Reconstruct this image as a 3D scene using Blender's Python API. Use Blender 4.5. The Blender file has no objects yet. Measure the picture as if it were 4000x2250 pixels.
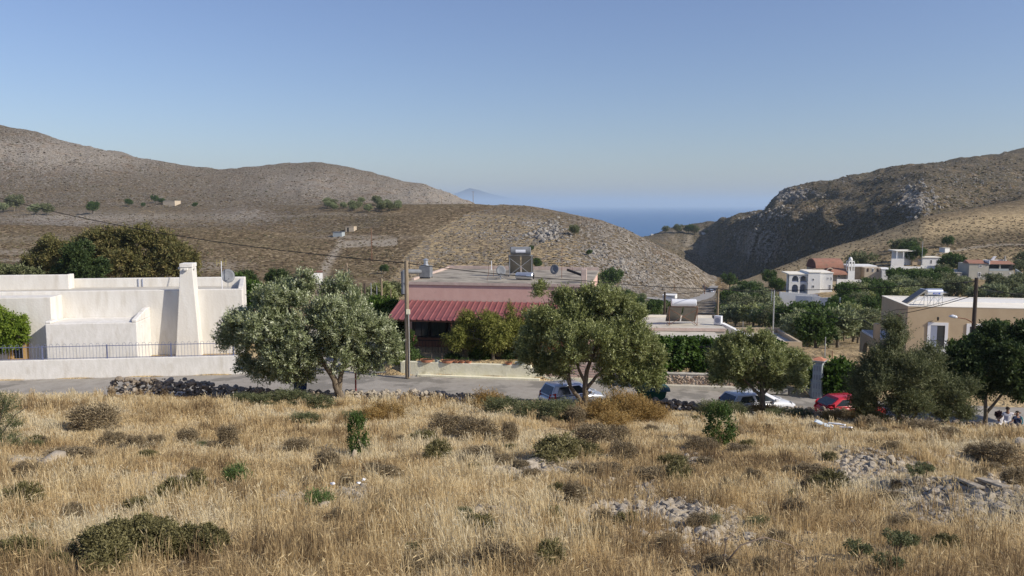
import bpy, math, random
import numpy as np
from mathutils import Vector, Matrix
R = math.radians
SC = bpy.context.scene
COL = SC.collection

# ------------------------------------------------------------------ camera, sky, sun, exposure
F = 3100.0                      # focal length in pixels of a 4000 px wide picture
PITCH = math.atan(325.0 / F)    # the sea horizon stands 325 px above the centre
cp, sp = math.cos(PITCH), math.sin(PITCH)
cam_d = bpy.data.cameras.new('camera')
cam = bpy.data.objects.new('camera', cam_d)
COL.objects.link(cam)
cam_d.sensor_width = 36.0
cam_d.lens = 36.0 * F / 4000.0
cam_d.clip_start = 0.1
cam_d.clip_end = 90000.0
cam.location = (0, 0, 0)
cam.rotation_euler = (math.pi / 2 - PITCH, 0, 0)
SC.camera = cam

SUN_EL, SUN_AZ = R(33), R(-24)          # azimuth from +X, turning towards the viewer
sv = Vector((math.cos(SUN_EL) * math.cos(SUN_AZ), math.cos(SUN_EL) * math.sin(SUN_AZ), math.sin(SUN_EL)))
W = bpy.data.worlds.new("World")
SC.world = W
W.use_nodes = True
nt = W.node_tree
bg = nt.nodes['Background']
sky = nt.nodes.new('ShaderNodeTexSky')
sky.sky_type = 'NISHITA'
sky.sun_disc = False
sky.sun_elevation = SUN_EL
sky.sun_rotation = math.pi / 2 - SUN_AZ
sky.altitude = 100
sky.air_density = 1.0
sky.dust_density = 0.7
sky.ozone_density = 4.0
tn = nt.nodes.new('ShaderNodeMix'); tn.data_type = 'RGBA'; tn.blend_type = 'MULTIPLY'; tn.inputs[0].default_value = 1.0
tc_ = nt.nodes.new('ShaderNodeTexCoord'); sx_ = nt.nodes.new('ShaderNodeSeparateXYZ'); nt.links.new(tc_.outputs['Generated'], sx_.inputs[0])
mr_ = nt.nodes.new('ShaderNodeMapRange'); mr_.inputs[1].default_value = 0.0; mr_.inputs[2].default_value = 0.38; nt.links.new(sx_.outputs[2], mr_.inputs[0])
tw_ = nt.nodes.new('ShaderNodeMix'); tw_.data_type = 'RGBA'; tw_.inputs[6].default_value = (.92, .87, .90, 1); tw_.inputs[7].default_value = (1.10, .96, 1.06, 1)
nt.links.new(mr_.outputs[0], tw_.inputs[0]); nt.links.new(tw_.outputs[2], tn.inputs[7])
nt.links.new(sky.outputs[0], tn.inputs[6]); nt.links.new(tn.outputs[2], bg.inputs[0])
bg.inputs[1].default_value = 0.10
sun_d = bpy.data.lights.new('sun', 'SUN')
sun_d.energy = 4.2
sun_d.angle = R(0.53)
sun_d.color = (1.0, 0.92, 0.79)
sun = bpy.data.objects.new('sun', sun_d)
COL.objects.link(sun)
sun.rotation_euler = (-sv).to_track_quat('-Z', 'Y').to_euler()
SC.view_settings.view_transform = 'Standard'
SC.view_settings.look = 'None'
SC.view_settings.gamma = 1.0
SC.view_settings.exposure = 0.30
SC.cycles.max_bounces = 5
SC.cycles.diffuse_bounces = 3
SC.cycles.transparent_max_bounces = 6
SC.cycles.volume_bounces = 1
SC.cycles.use_fast_gi = False

# ------------------------------------------------------------------ picture <-> world
def XP(px, Y, z):                       # world x of a point seen in column px at depth Y, height z
    return (px - 2000.0) / F * (Y * cp - z * sp)
def ZP(py, Y):                          # world z of a point seen in row py at depth Y
    return -Y * math.tan(math.atan((py - 1125.0) / F) + PITCH)
def PT(px, py, Y):
    z = ZP(py, Y)
    return Vector((XP(px, Y, z), Y, z))
def to_px(x, Y, z):
    d = Y * cp - z * sp
    return 2000 + F * x / d, 1125 + F * (-z * cp - Y * sp) / d

# ------------------------------------------------------------------ noise
class VN:
    def __init__(s, seed):
        s.t = np.random.RandomState(seed).rand(256, 256).astype(np.float64)
    def n(s, x, y):
        xi = np.floor(x).astype(int); yi = np.floor(y).astype(int)
        fx = x - xi; fy = y - yi
        fx = fx * fx * (3 - 2 * fx); fy = fy * fy * (3 - 2 * fy)
        a = s.t[xi & 255, yi & 255]; b = s.t[(xi + 1) & 255, yi & 255]
        c = s.t[xi & 255, (yi + 1) & 255]; d = s.t[(xi + 1) & 255, (yi + 1) & 255]
        return (a * (1 - fx) + b * fx) * (1 - fy) + (c * (1 - fx) + d * fx) * fy
    def fbm(s, x, y, o=4):
        r = 0; a = .5; k = 0
        for i in range(o):
            r = r + a * s.n(x + 17.3 * i, y - 9.1 * i); k += a
            x = x * 2.03; y = y * 2.03; a *= .5
        return r / k
    def ridge(s, x, y, o=4):
        r = 0; a = .5; k = 0
        for i in range(o):
            v = 1 - abs(2 * s.n(x + 31.3 * i, y - 5.1 * i) - 1)
            r = r + a * v * v; k += a
            x = x * 2.1; y = y * 2.1; a *= .5
        return r / k
N1, N2, N3 = VN(1), VN(2), VN(3)

# ------------------------------------------------------------------ object helpers
def tag(o, label=None, cat=None, group=None, kind=None):
    if label: o['label'] = label
    if cat: o['category'] = cat
    if group: o['group'] = group
    if kind: o['kind'] = kind
    return o
def empty(name, loc, rz=0.0, label=None, cat=None, group=None):
    o = bpy.data.objects.new(name, None)
    COL.objects.link(o)
    o.location = loc; o.rotation_euler = (0, 0, rz)
    o.empty_display_size = .2
    return tag(o, label, cat, group)
def copy_tree(o, parent=None):
    c = o.copy(); COL.objects.link(c)
    if parent: c.parent = parent
    for ch in o.children:
        copy_tree(ch, c)
    return c
def raw_mesh(name, V, Fc, material, parent=None, attrs=None, smooth=False, nper=4):
    """V (n,3) array; Fc (m,nper) int array or list of such arrays with different widths"""
    me = bpy.data.meshes.new(name)
    V = np.asarray(V, dtype=np.float32)
    if not isinstance(Fc, list): Fc = [Fc]
    Fc = [np.asarray(f, dtype=np.int32) for f in Fc if len(f)]
    me.vertices.add(len(V)); me.vertices.foreach_set('co', V.ravel())
    loops = np.concatenate([f.ravel() for f in Fc])
    tot = np.concatenate([np.full(len(f), f.shape[1], np.int32) for f in Fc])
    start = np.concatenate([[0], np.cumsum(tot)[:-1]]).astype(np.int32)
    me.loops.add(len(loops)); me.loops.foreach_set('vertex_index', loops)
    me.polygons.add(len(tot)); me.polygons.foreach_set('loop_start', start)
    me.polygons.foreach_set('loop_total', tot)
    if smooth: me.polygons.foreach_set('use_smooth', np.ones(len(tot), dtype=bool))
    if attrs:
        for k, a in attrs.items():
            a = np.asarray(a, dtype=np.float32)
            if a.ndim == 1:
                at = me.attributes.new(k, 'FLOAT', 'POINT'); at.data.foreach_set('value', a)
            else:
                at = me.attributes.new(k, 'FLOAT_COLOR', 'POINT'); at.data.foreach_set('color', a.ravel())
    me.materials.append(material)
    me.update(calc_edges=True)
    o = bpy.data.objects.new(name, me)
    COL.objects.link(o)
    if parent: o.parent = parent
    return o

class MB:
    def __init__(s): s.v = []; s.f = []
    def add(s, vs, fs):
        n = len(s.v); s.v += [tuple(v) for v in vs]; s.f += [tuple(i + n for i in f) for f in fs]; return s
    def box(s, x0, x1, y0, y1, z0, z1):
        if x0 > x1: x0, x1 = x1, x0
        if y0 > y1: y0, y1 = y1, y0
        if z0 > z1: z0, z1 = z1, z0
        return s.add([(x0, y0, z0), (x1, y0, z0), (x1, y1, z0), (x0, y1, z0), (x0, y0, z1), (x1, y0, z1), (x1, y1, z1), (x0, y1, z1)],
                     [(0, 3, 2, 1), (4, 5, 6, 7), (0, 1, 5, 4), (1, 2, 6, 5), (2, 3, 7, 6), (3, 0, 4, 7)])
    def hexa(s, b, t):      # 4 bottom corners, 4 top corners, both counter-clockwise from above
        return s.add(list(b) + list(t), [(0, 3, 2, 1), (4, 5, 6, 7), (0, 1, 5, 4), (1, 2, 6, 5), (2, 3, 7, 6), (3, 0, 4, 7)])
    def tube(s, pts, rad, n=8, cap=True):
        pts = [Vector(p) for p in pts]
        if not hasattr(rad, '__len__'): rad = [rad] * len(pts)
        base = len(s.v); up = Vector((0, 0, 1)); prev = None
        for i, p in enumerate(pts):
            d = (pts[min(i + 1, len(pts) - 1)] - pts[max(i - 1, 0)])
            if d.length < 1e-9: d = Vector((0, 0, 1))
            d.normalize()
            if prev is None:
                a = d.cross(up)
                if a.length < .1: a = d.cross(Vector((1, 0, 0)))
            else:
                a = prev - d * prev.dot(d)
                if a.length < 1e-4: a = d.cross(Vector((1, 0, 0)))
            a.normalize(); prev = a.copy(); b = d.cross(a)
            for k in range(n):
                t = 2 * math.pi * k / n
                q = p + (a * math.cos(t) + b * math.sin(t)) * rad[i]
                s.v.append(tuple(q))
        for i in range(len(pts) - 1):
            for k in range(n):
                a0 = base + i * n + k; a1 = base + i * n + (k + 1) % n
                s.f.append((a0, a1, a1 + n, a0 + n))
        if cap:
            s.f.append(tuple(base + k for k in reversed(range(n))))
            s.f.append(tuple(base + (len(pts) - 1) * n + k for k in range(n)))
        return s
    def cyl(s, p0, p1, r0, r1=None, n=12):
        return s.tube([p0, p1], [r0, r0 if r1 is None else r1], n)
    def extr(s, poly, axis, a, b):      # polygon in the two other axes, extruded along axis from a to b
        n = len(poly)
        def mk(p, t):
            return (t, p[0], p[1]) if axis == 'x' else (p[0], t, p[1]) if axis == 'y' else (p[0], p[1], t)
        vs = [mk(p, a) for p in poly] + [mk(p, b) for p in poly]
        fs = [tuple(range(n)), tuple(reversed(range(n, 2 * n)))] + [(i, i + n, (i + 1) % n + n, (i + 1) % n) for i in range(n)]
        return s.add(vs, fs)
    def build(s, name, material, parent=None, smooth=False, bevel=0.0):
        me = bpy.data.meshes.new(name)
        me.from_pydata(s.v, [], s.f)
        me.materials.append(material)
        import bmesh
        bm = bmesh.new(); bm.from_mesh(me)
        bmesh.ops.recalc_face_normals(bm, faces=bm.faces)
        bm.to_mesh(me); bm.free()
        if smooth:
            for p in me.polygons: p.use_smooth = True
        o = bpy.data.objects.new(name, me)
        COL.objects.link(o)
        if parent: o.parent = parent
        if bevel:
            m = o.modifiers.new('bevel', 'BEVEL'); m.width = bevel; m.segments = 2; m.limit_method = 'ANGLE'
        if smooth == 'auto':
            m = o.modifiers.new('split', 'EDGE_SPLIT'); m.split_angle = R(35)
        return o

# ------------------------------------------------------------------ materials
def mat(name, c1, c2=None, scale=3.0, rough=.85, bump=0.0, bscale=None, metal=0.0, detail=5.0, spec=.3, lo=.35, hi=.65, stretch=None, c3=None, s3=1.0, lo3=.6, hi3=.7):
    m = bpy.data.materials.new(name); m.use_nodes = True
    t = m.node_tree; b = t.nodes['Principled BSDF']
    b.inputs['Roughness'].default_value = rough
    b.inputs['Metallic'].default_value = metal
    b.inputs['Specular IOR Level'].default_value = spec
    b.inputs['Base Color'].default_value = (*c1, 1)
    co = t.nodes.new('ShaderNodeTexCoord'); src = co.outputs['Object']
    if stretch:
        mp = t.nodes.new('ShaderNodeMapping'); mp.inputs['Scale'].default_value = stretch
        t.links.new(src, mp.inputs[0]); src = mp.outputs[0]
    if c2:
        n = t.nodes.new('ShaderNodeTexNoise'); n.inputs['Scale'].default_value = scale; n.inputs['Detail'].default_value = detail
        n.inputs['Roughness'].default_value = .62
        t.links.new(src, n.inputs[0])
        r = t.nodes.new('ShaderNodeValToRGB')
        r.color_ramp.elements[0].position = lo; r.color_ramp.elements[1].position = hi
        r.color_ramp.elements[0].color = (*c1, 1); r.color_ramp.elements[1].color = (*c2, 1)
        t.links.new(n.outputs[0], r.inputs[0]); out = r.outputs[0]
        if c3:
            n3 = t.nodes.new('ShaderNodeTexNoise'); n3.inputs['Scale'].default_value = s3; n3.inputs['Detail'].default_value = 6
            t.links.new(src, n3.inputs[0])
            mr = t.nodes.new('ShaderNodeMapRange'); mr.inputs[1].default_value = lo3; mr.inputs[2].default_value = hi3
            t.links.new(n3.outputs[0], mr.inputs[0])
            mx = t.nodes.new('ShaderNodeMix'); mx.data_type = 'RGBA'
            t.links.new(mr.outputs[0], mx.inputs[0]); t.links.new(out, mx.inputs[6]); mx.inputs[7].default_value = (*c3, 1)
            out = mx.outputs[2]
        t.links.new(out, b.inputs['Base Color'])
    if bump:
        n2 = t.nodes.new('ShaderNodeTexNoise'); n2.inputs['Scale'].default_value = bscale or scale * 4; n2.inputs['Detail'].default_value = 6
        t.links.new(co.outputs['Object'], n2.inputs[0])
        bp = t.nodes.new('ShaderNodeBump'); bp.inputs['Strength'].default_value = bump; bp.inputs['Distance'].default_value = .03
        t.links.new(n2.outputs[0], bp.inputs['Height']); t.links.new(bp.outputs[0], b.inputs['Normal'])
    return m

def leaf_mat(name, stops, trans=.3, rough=.55, spec=.25):
    """colour picked along the ramp by each leaf's own 'tint'; part of the light passes through"""
    m = bpy.data.materials.new(name); m.use_nodes = True
    t = m.node_tree; b = t.nodes['Principled BSDF']; out = t.nodes['Material Output']
    a = t.nodes.new('ShaderNodeAttribute'); a.attribute_name = 'tint'
    r = t.nodes.new('ShaderNodeValToRGB')
    els = r.color_ramp.elements
    els[0].position = stops[0][0]; els[0].color = (*stops[0][1], 1)
    els[1].position = stops[-1][0]; els[1].color = (*stops[-1][1], 1)
    for p, c in stops[1:-1]:
        e = els.new(p); e.color = (*c, 1)
    t.links.new(a.outputs['Fac'], r.inputs[0]); t.links.new(r.outputs[0], b.inputs['Base Color'])
    b.inputs['Roughness'].default_value = rough; b.inputs['Specular IOR Level'].default_value = spec
    tr = t.nodes.new('ShaderNodeBsdfTranslucent'); t.links.new(r.outputs[0], tr.inputs[0])
    mx = t.nodes.new('ShaderNodeMixShader'); mx.inputs[0].default_value = trans
    t.links.new(b.outputs[0], mx.inputs[1]); t.links.new(tr.outputs[0], mx.inputs[2]); t.links.new(mx.outputs[0], out.inputs[0])
    return m

M = {}
M['white'] = mat('white_plaster', (.64, .61, .55), (.72, .70, .65), 1.2, .9, .5, 7, stretch=(1.6, 1.6, .35), c3=(.56, .52, .45), s3=1.1, lo3=.56, hi3=.8)
M['white2'] = mat('whitewash', (.66, .64, .59), (.76, .74, .70), 2.5, .9, .4, 9, stretch=(1.3, 1.3, .5), c3=(.55, .51, .44), s3=1.6, lo3=.56, hi3=.8)
M['farwhite'] = mat('far_whitewash', (.70, .70, .68), (.78, .78, .76), .5, .9)
M['cream'] = mat('cream_plaster', (.70, .67, .50), (.78, .75, .60), 2.0, .9, .6, 8, c3=(.52, .49, .36), s3=1.3, lo3=.58, hi3=.75)
M['pink'] = mat('pink_plaster', (.60, .39, .33), (.66, .45, .38), 1.5, .9, .2, 10, c3=(.45, .31, .26), s3=1.8, lo3=.6, hi3=.8)
M['pinklip'] = mat('roof_lip', (.58, .46, .40), (.45, .36, .31), 3, .9, .3, 10)
M['concrete'] = mat('concrete_roof', (.25, .22, .18), (.40, .36, .29), .9, .95, .4, 6, c3=(.13, .115, .095), s3=.6, lo3=.52, hi3=.68)
M['slab'] = mat('pale_roof', (.47, .44, .38), (.56, .53, .46), .8, .95, .3, 8, c3=(.33, .30, .25), s3=.7, lo3=.55, hi3=.75)
M['fascia'] = mat('grey_edge', (.20, .22, .25), (.30, .32, .35), 2, .8, .2)
M['red'] = mat('red_sheet_metal', (.20, .068, .07), (.25, .09, .09), 1.5, .5, 0, spec=.4)
M['wood'] = mat('weathered_wood', (.20, .15, .10), (.33, .27, .19), 2.0, .9, .5, 20, stretch=(6, 6, .5))
M['darkwood'] = mat('tarred_wood', (.045, .035, .03), (.09, .07, .055), 3, .85, .4, 20, stretch=(6, 6, .5))
M['steel'] = mat('galvanised', (.40, .42, .44), (.50, .52, .54), 4, .45, 0, metal=.6)
M['dull'] = mat('dull_galvanised', (.15, .16, .175), (.21, .22, .235), 3, .7, 0, metal=.1)
M['rust'] = mat('rusty_iron', (.16, .08, .05), (.26, .13, .08), 8, .9)
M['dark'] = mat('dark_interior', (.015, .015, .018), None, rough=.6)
M['glass'] = mat('window_glass', (.03, .04, .05), None, rough=.08, spec=.8)
M['panel'] = mat('collector_back', (.22, .21, .19), (.28, .27, .24), 2, .6, metal=.3)
M['black'] = mat('black_iron', (.02, .02, .022), None, rough=.6)
M['cable'] = mat('black_cable', (.02, .02, .02), None, rough=.8)
M['bluefence'] = mat('blue_grey_iron', (.12, .14, .24), (.16, .18, .28), 6, .7)
M['beige'] = mat('beige_plaster', (.47, .36, .235), (.52, .41, .27), 1.0, .9, .2, 12)
M['beige2'] = mat('old_beige_plaster', (.50, .40, .27), (.40, .32, .22), .6, .9, .2)
M['whiteroof'] = mat('white_roof_paint', (.78, .73, .62), (.84, .80, .70), .7, .85, c3=(.6, .55, .45), s3=.8, lo3=.6, hi3=.8)
M['trim'] = mat('white_trim', (.80, .80, .80), None, rough=.8)
M['ochre'] = mat('ochre_paint', (.55, .36, .14), (.48, .31, .13), 3, .9)
M['brown'] = mat('brown_paint', (.20, .11, .06), (.26, .15, .09), 3, .8)
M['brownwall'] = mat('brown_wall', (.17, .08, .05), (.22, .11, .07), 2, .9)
M['terracotta'] = mat('terracotta', (.42, .17, .10), (.50, .23, .14), 6, .85)
M['tile'] = mat('red_roof_tiles', (.27, .125, .085), (.34, .18, .125), 1.2, .85, c3=(.22, .13, .09), s3=.6, lo3=.55, hi3=.7)
M['church'] = mat('church_plaster', (.46, .38, .28), (.54, .46, .35), .7, .9)
M['greyhouse'] = mat('grey_plaster', (.36, .35, .30), (.44, .42, .36), .5, .9)
M['block'] = mat('grey_block', (.30, .34, .36), (.38, .42, .43), 3, .9, .3, 15)
M['silver'] = mat('tank_metal', (.62, .64, .67), (.70, .72, .74), 2, .32, 0, metal=.75)
M['tankwhite'] = mat('tank_white', (.68, .70, .74), None, rough=.35, spec=.5)
M['label_blue'] = mat('label_blue', (.06, .10, .38), None, rough=.5)
M['label_white'] = mat('label_white', (.75, .77, .82), None, rough=.5)
M['label_grey'] = mat('label_grey', (.30, .33, .42), None, rough=.5)
M['bark'] = mat('olive_bark', (.10, .075, .05), (.22, .18, .13), 5, .95, .9, 14, stretch=(3, 3, .6))
M['bark2'] = mat('grey_bark', (.12, .10, .075), (.20, .17, .13), 6, .95, .6, 14)
M['stone'] = mat('dry_stone', (.15, .12, .09), (.31, .26, .20), 1.4, .95, .8, 9, c3=(.42, .37, .30), s3=2.2, lo3=.58, hi3=.7)
M['darkstone'] = mat('dark_dry_stone', (.13, .11, .10), (.25, .22, .20), 1.4, .95, .8, 9)
M['pale_stone'] = mat('pale_limestone', (.30, .255, .195), (.43, .38, .30), 4, .95, .8, 9, c3=(.28, .24, .18), s3=2.5, lo3=.55, hi3=.7)
M['wallstone'] = mat('wall_stone_face', (.34, .24, .18), (.52, .44, .35), 3, .95, .6, 9)
M['mortar'] = mat('mortar', (.50, .47, .42), (.58, .55, .50), 3, .95, .4, 9)
M['car_silver'] = mat('silver_car_paint', (.50, .53, .57), None, rough=.28, spec=.6, metal=.5)
M['car_white'] = mat('white_car_paint', (.66, .68, .72), None, rough=.22, spec=.6)
M['car_red'] = mat('red_car_paint', (.48, .018, .03), None, rough=.25, spec=.6)
M['car_dark'] = mat('dark_car_paint', (.08, .02, .03), None, rough=.3, spec=.5)
M['rubber'] = mat('tyre_rubber', (.02, .02, .02), None, rough=.9)
M['taillight'] = mat('red_lens', (.45, .01, .02), None, rough=.2, spec=.6)
M['headlight'] = mat('clear_lens', (.6, .62, .64), None, rough=.15, spec=.7)
M['binlid'] = mat('dark_green_plastic', (.015, .05, .06), (.02, .07, .075), 3, .4)
M['binbody'] = mat('green_plastic', (.02, .09, .05), None, rough=.5)
M['bluesign'] = mat('blue_sign', (.012, .04, .13), (.018, .05, .15), 3, .5)
M['signred'] = mat('dark_red_paint', (.22, .04, .035), None, rough=.6)
M['sheet'] = mat('white_plastic', (.70, .74, .76), (.5, .6, .66), 6, .5)
M['skin'] = mat('skin', (.30, .17, .11), None, rough=.6)
M['hair'] = mat('dark_hair', (.03, .02, .015), None, rough=.7)
M['cloth_white'] = mat('white_cloth', (.74, .73, .76), None, rough=.9)
M['cloth_dark'] = mat('navy_cloth', (.03, .04, .08), None, rough=.9)
M['cloth_maroon'] = mat('dark_maroon_cloth', (.06, .03, .04), None, rough=.9)
M['cloth_tan'] = mat('tan_cloth', (.25, .19, .14), None, rough=.9)
M['strap'] = mat('turquoise_cloth', (.08, .38, .42), None, rough=.8)
M['asphalt'] = mat('worn_asphalt', (.285, .26, .225), (.35, .325, .285), 1.5, .95, .4, 30, c3=(.21, .195, .17), s3=.5, lo3=.54, hi3=.60)
M['valleyroad'] = mat('valley_road_asphalt', (.27, .26, .25), (.31, .30, .28), .2, .95)
M['kerb'] = mat('kerb_concrete', (.48, .45, .38), (.56, .53, .45), 2, .95, .4, 10)

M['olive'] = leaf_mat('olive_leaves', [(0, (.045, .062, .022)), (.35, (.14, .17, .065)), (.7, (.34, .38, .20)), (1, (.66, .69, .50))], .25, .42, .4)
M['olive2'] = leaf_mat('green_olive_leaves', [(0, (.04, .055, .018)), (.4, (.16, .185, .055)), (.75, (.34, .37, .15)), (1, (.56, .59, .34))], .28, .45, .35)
M['valley'] = leaf_mat('grove_leaves', [(0, (.06, .08, .032)), (.5, (.18, .21, .095)), (1, (.40, .44, .26))], .25)
M['green'] = leaf_mat('green_leaves', [(0, (.02, .04, .012)), (.5, (.055, .10, .022)), (1, (.13, .19, .05))], .35)
M['lime'] = leaf_mat('lime_leaves', [(0, (.06, .11, .015)), (.5, (.16, .24, .03)), (1, (.32, .40, .06))], .4)
M['vine'] = leaf_mat('vine_leaves', [(0, (.02, .045, .008)), (.5, (.05, .10, .015)), (1, (.14, .22, .04))], .35)
M['darkgreen'] = leaf_mat('dark_leaves', [(0, (.018, .032, .013)), (.6, (.05, .08, .026)), (1, (.13, .17, .055))], .3)
M['tamarisk'] = leaf_mat('rusty_green_leaves', [(0, (.06, .07, .026)), (.5, (.15, .15, .055)), (1, (.28, .22, .09))], .3)
M['pepper'] = leaf_mat('yellow_green_leaves', [(0, (.07, .09, .02)), (.5, (.21, .23, .05)), (1, (.44, .42, .13))], .35)
M['wispy'] = leaf_mat('grey_green_leaves', [(0, (.035, .05, .02)), (.5, (.11, .13, .055)), (1, (.31, .32, .17))], .28)
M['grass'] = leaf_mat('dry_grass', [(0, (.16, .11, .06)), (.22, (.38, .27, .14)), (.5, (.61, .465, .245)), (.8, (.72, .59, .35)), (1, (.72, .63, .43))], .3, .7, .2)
M['shrub_green'] = leaf_mat('green_cushion_leaves', [(0, (.035, .035, .014)), (.5, (.13, .12, .048)), (1, (.29, .26, .12))], .2)
M['shrub_brown'] = leaf_mat('brown_cushion_twigs', [(0, (.075, .058, .036)), (.5, (.21, .165, .10)), (1, (.42, .34, .21))], .2)
M['golden'] = leaf_mat('golden_stalks', [(0, (.12, .07, .02)), (.5, (.30, .19, .06)), (1, (.46, .33, .13))], .25)
M['bright'] = leaf_mat('bright_green_leaves', [(0, (.05, .09, .03)), (1, (.17, .25, .08))], .3)
# ------------------------------------------------------------------ terrain
RUB = [(2110, 1835, 130, 30), (2390, 1885, 90, 22), (2620, 1980, 190, 60), (2530, 1915, 120, 20), (3440, 1830, 190, 60), (3290, 1860, 60, 30), (3830, 1930, 200, 60), (3640, 1940, 150, 45), (120, 1800, 120, 14), (700, 1880, 60, 20), (2760, 2060, 110, 60),
       (1085, 1960, 110, 18), (1400, 1930, 60, 16), (1630, 2080, 40, 40), (1900, 2010, 80, 22), (2700, 1790, 80, 20), (3560, 2020, 160, 30), (2450, 2010, 120, 40)]
def zroad(x): return np.interp(x, [-40, 0, 7, 11, 19, 30, 45], [-11, -11, -11.05, -11.22, -11.52, -11.95, -12.25])
def yfar(x): return np.interp(x, [-60, -31, -17, -13, -7, 1.1, 7, 11, 19, 30, 60], [45.9, 49.45, 51.2, 51.3, 50.7, 49.4, 48.3, 47.6, 46.3, 46.0, 46.0])
def ynear(x): return np.interp(x, [-60, -31, 0, 8, 20, 32, 60], [41.5, 42.3, 41.3, 40.8, 40.0, 38.6, 38.0])
def yedge(x): return ynear(x) - 0.9
def zedge(x): return np.interp(x, [-30, -10, 0, 10, 19, 26, 34], [-10.0, -10.15, -10.4, -10.65, -11.05, -11.35, -11.6])
def zfield(x, Y):
    ye = yedge(x); t = (Y - 11) / (ye - 11)
    z = -5.3 + (zedge(x) + 5.3) * t
    z = z + .5 * (N1.fbm(x * .12 + 5, Y * .12 + 9, 3) - .5) * np.clip((ye - Y) / 6, 0, 1)
    z = z + .22 * (N2.fbm(x * .5, Y * .5, 3) - .5)
    z = z + .6 * np.exp(-(((x - 17.5) / 3.5) ** 2 + ((Y - 23.8) / 2.2) ** 2))
    z = z + .55 * np.exp(-(((x - 10.5) / 3.0) ** 2 + ((Y - 22.5) / 1.6) ** 2))
    z = z + .45 * np.exp(-(((x - 10) / 1.5) ** 2 + ((Y - 16.5) / 3) ** 2))
    return z
PX = [-700, 0, 400, 800, 1200, 1600, 1850, 2000, 2200, 2400, 2500, 2600, 2700, 2770, 2830, 2900, 3050, 3200, 3400, 3600, 4000, 4700]
ROWS = [
 # depth list, py list on the PX columns
 ([75]*22, None),
 ([130]*22, [1150,1150,1150,1150,1160,1170,1175,1180,1190,1230,1250,1275,1290,1295,1298,1300,1300,1300,1285,1262,1245,1240]),
 ([185]*22, [1095,1095,1100,1105,1115,1135,1142,1150,1165,1195,1215,1235,1245,1247,1247,1245,1200,1180,1178,1172,1160,1155]),
 ([260]*22, [1020,1030,1035,1045,1060,1090,1102,1110,1125,1155,1168,1176,1180,1175,1165,1150,1105,1078,1062,1052,1086,1086]),
 ([380,380,380,380,380,340,330,320,305,300,305,310,325,345,360,350,340,330,340,340,350,350], [880,880,885,895,915,935,945,955,985,1045,1075,1108,1140,1142,1130,1108,1058,1025,992,962,940,925]),
 ([560,560,560,560,520,500,480,450,430,400,390,375,362,360,375,390,430,440,435,425,470,480], [840,832,826,816,801,798,799,806,832,872,922,978,1040,1100,1113,1098,1042,988,925,850,780,720]),
 ([640,640,640,640,620,600,600,560,540,520,540,600,690,740,740,700,635,570,505,470,540,560], [830,812,808,808,812,835,850,905,985,1055,1075,1070,1078,1100,1106,1102,1066,1012,942,862,768,700]),
 ([800,800,800,820,840,820,800,750,720,700,720,790,850,850,810,755,690,615,550,520,650,680], [690,672,698,735,722,780,832,905,965,1005,975,955,962,968,930,900,850,832,800,752,694,620]),
 ([1000,1000,1000,1040,1150,1100,1030,950,900,850,860,930,990,970,940,900,830,830,840,850,880,950], [370,490,563,650,637,714,800,885,945,955,925,904,884,868,854,835,786,716,672,640,580,500]),
]
POFF = {}
tabY, tabZ = [], []
pxd = np.arange(-700, 4701, 20.0)
for dl, pl in ROWS:
    Yk = np.interp(pxd, PX, dl)
    if pl is None:
        zk = np.interp(pxd, [0, 1600, 2000, 2400, 2900, 3600, 4000], [-12.5, -12.5, -12.8, -13.6, -14.6, -14.6, -14])
    else:
        pyk = np.interp(pxd, PX, pl)
        zk = -Yk * np.tan(np.arctan((pyk - 1125) / F) + PITCH)
    tabY.append(Yk); tabZ.append(zk)
# crest line of the far hills, finer than the table
cr_px = [-700, 0, 130, 300, 450, 600, 700, 800, 870, 1000, 1130, 1240, 1330, 1450, 1600, 1660, 1750, 1830, 1860]
cr_py = [370, 488, 510, 558, 590, 625, 646, 655, 660, 652, 640, 635, 645, 672, 712, 718, 752, 788, 800]
rk = [2470, 2560, 2620, 2700, 2760, 2850, 2950, 3010, 3040, 3060, 3100, 3200, 3300, 3500, 3700, 4000, 4700]
ry = [932, 915, 895, 882, 868, 848, 818, 796, 770, 745, 728, 708, 690, 655, 628, 580, 480]
k = len(tabY) - 1
c = np.interp(pxd, PX, ROWS[-1][1])
c = np.where(pxd <= 1860, np.interp(pxd, cr_px, cr_py), c)
c = np.where(pxd >= 2470, np.interp(pxd, rk, ry), c)
tabZ[k] = -tabY[k] * np.tan(np.arctan((c - 1125) / F) + PITCH)
# finer crest of the middle hill
mk = [900, 1200, 1500, 1850, 1960, 2060, 2160, 2260, 2340, 2390, 2440, 2500, 2560, 2620, 2680, 2730, 2765, 2790]
my = [812, 800, 797, 797, 801, 808, 822, 838, 856, 872, 892, 925, 957, 990, 1026, 1062, 1092, 1110]
c = np.interp(pxd, mk, my)
z5 = -tabY[5] * np.tan(np.arctan((c - 1125) / F) + PITCH)
tabZ[5] = np.where((pxd >= 900) & (pxd <= 2790), z5, tabZ[5])
tabY.append(tabY[-1] + 320); tabZ.append(np.full_like(pxd, -104.0))
tabY.append(tabY[-1] + 800); tabZ.append(np.full_like(pxd, -112.0))
TABY = np.array(tabY); TABZ = np.array(tabZ)

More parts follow.
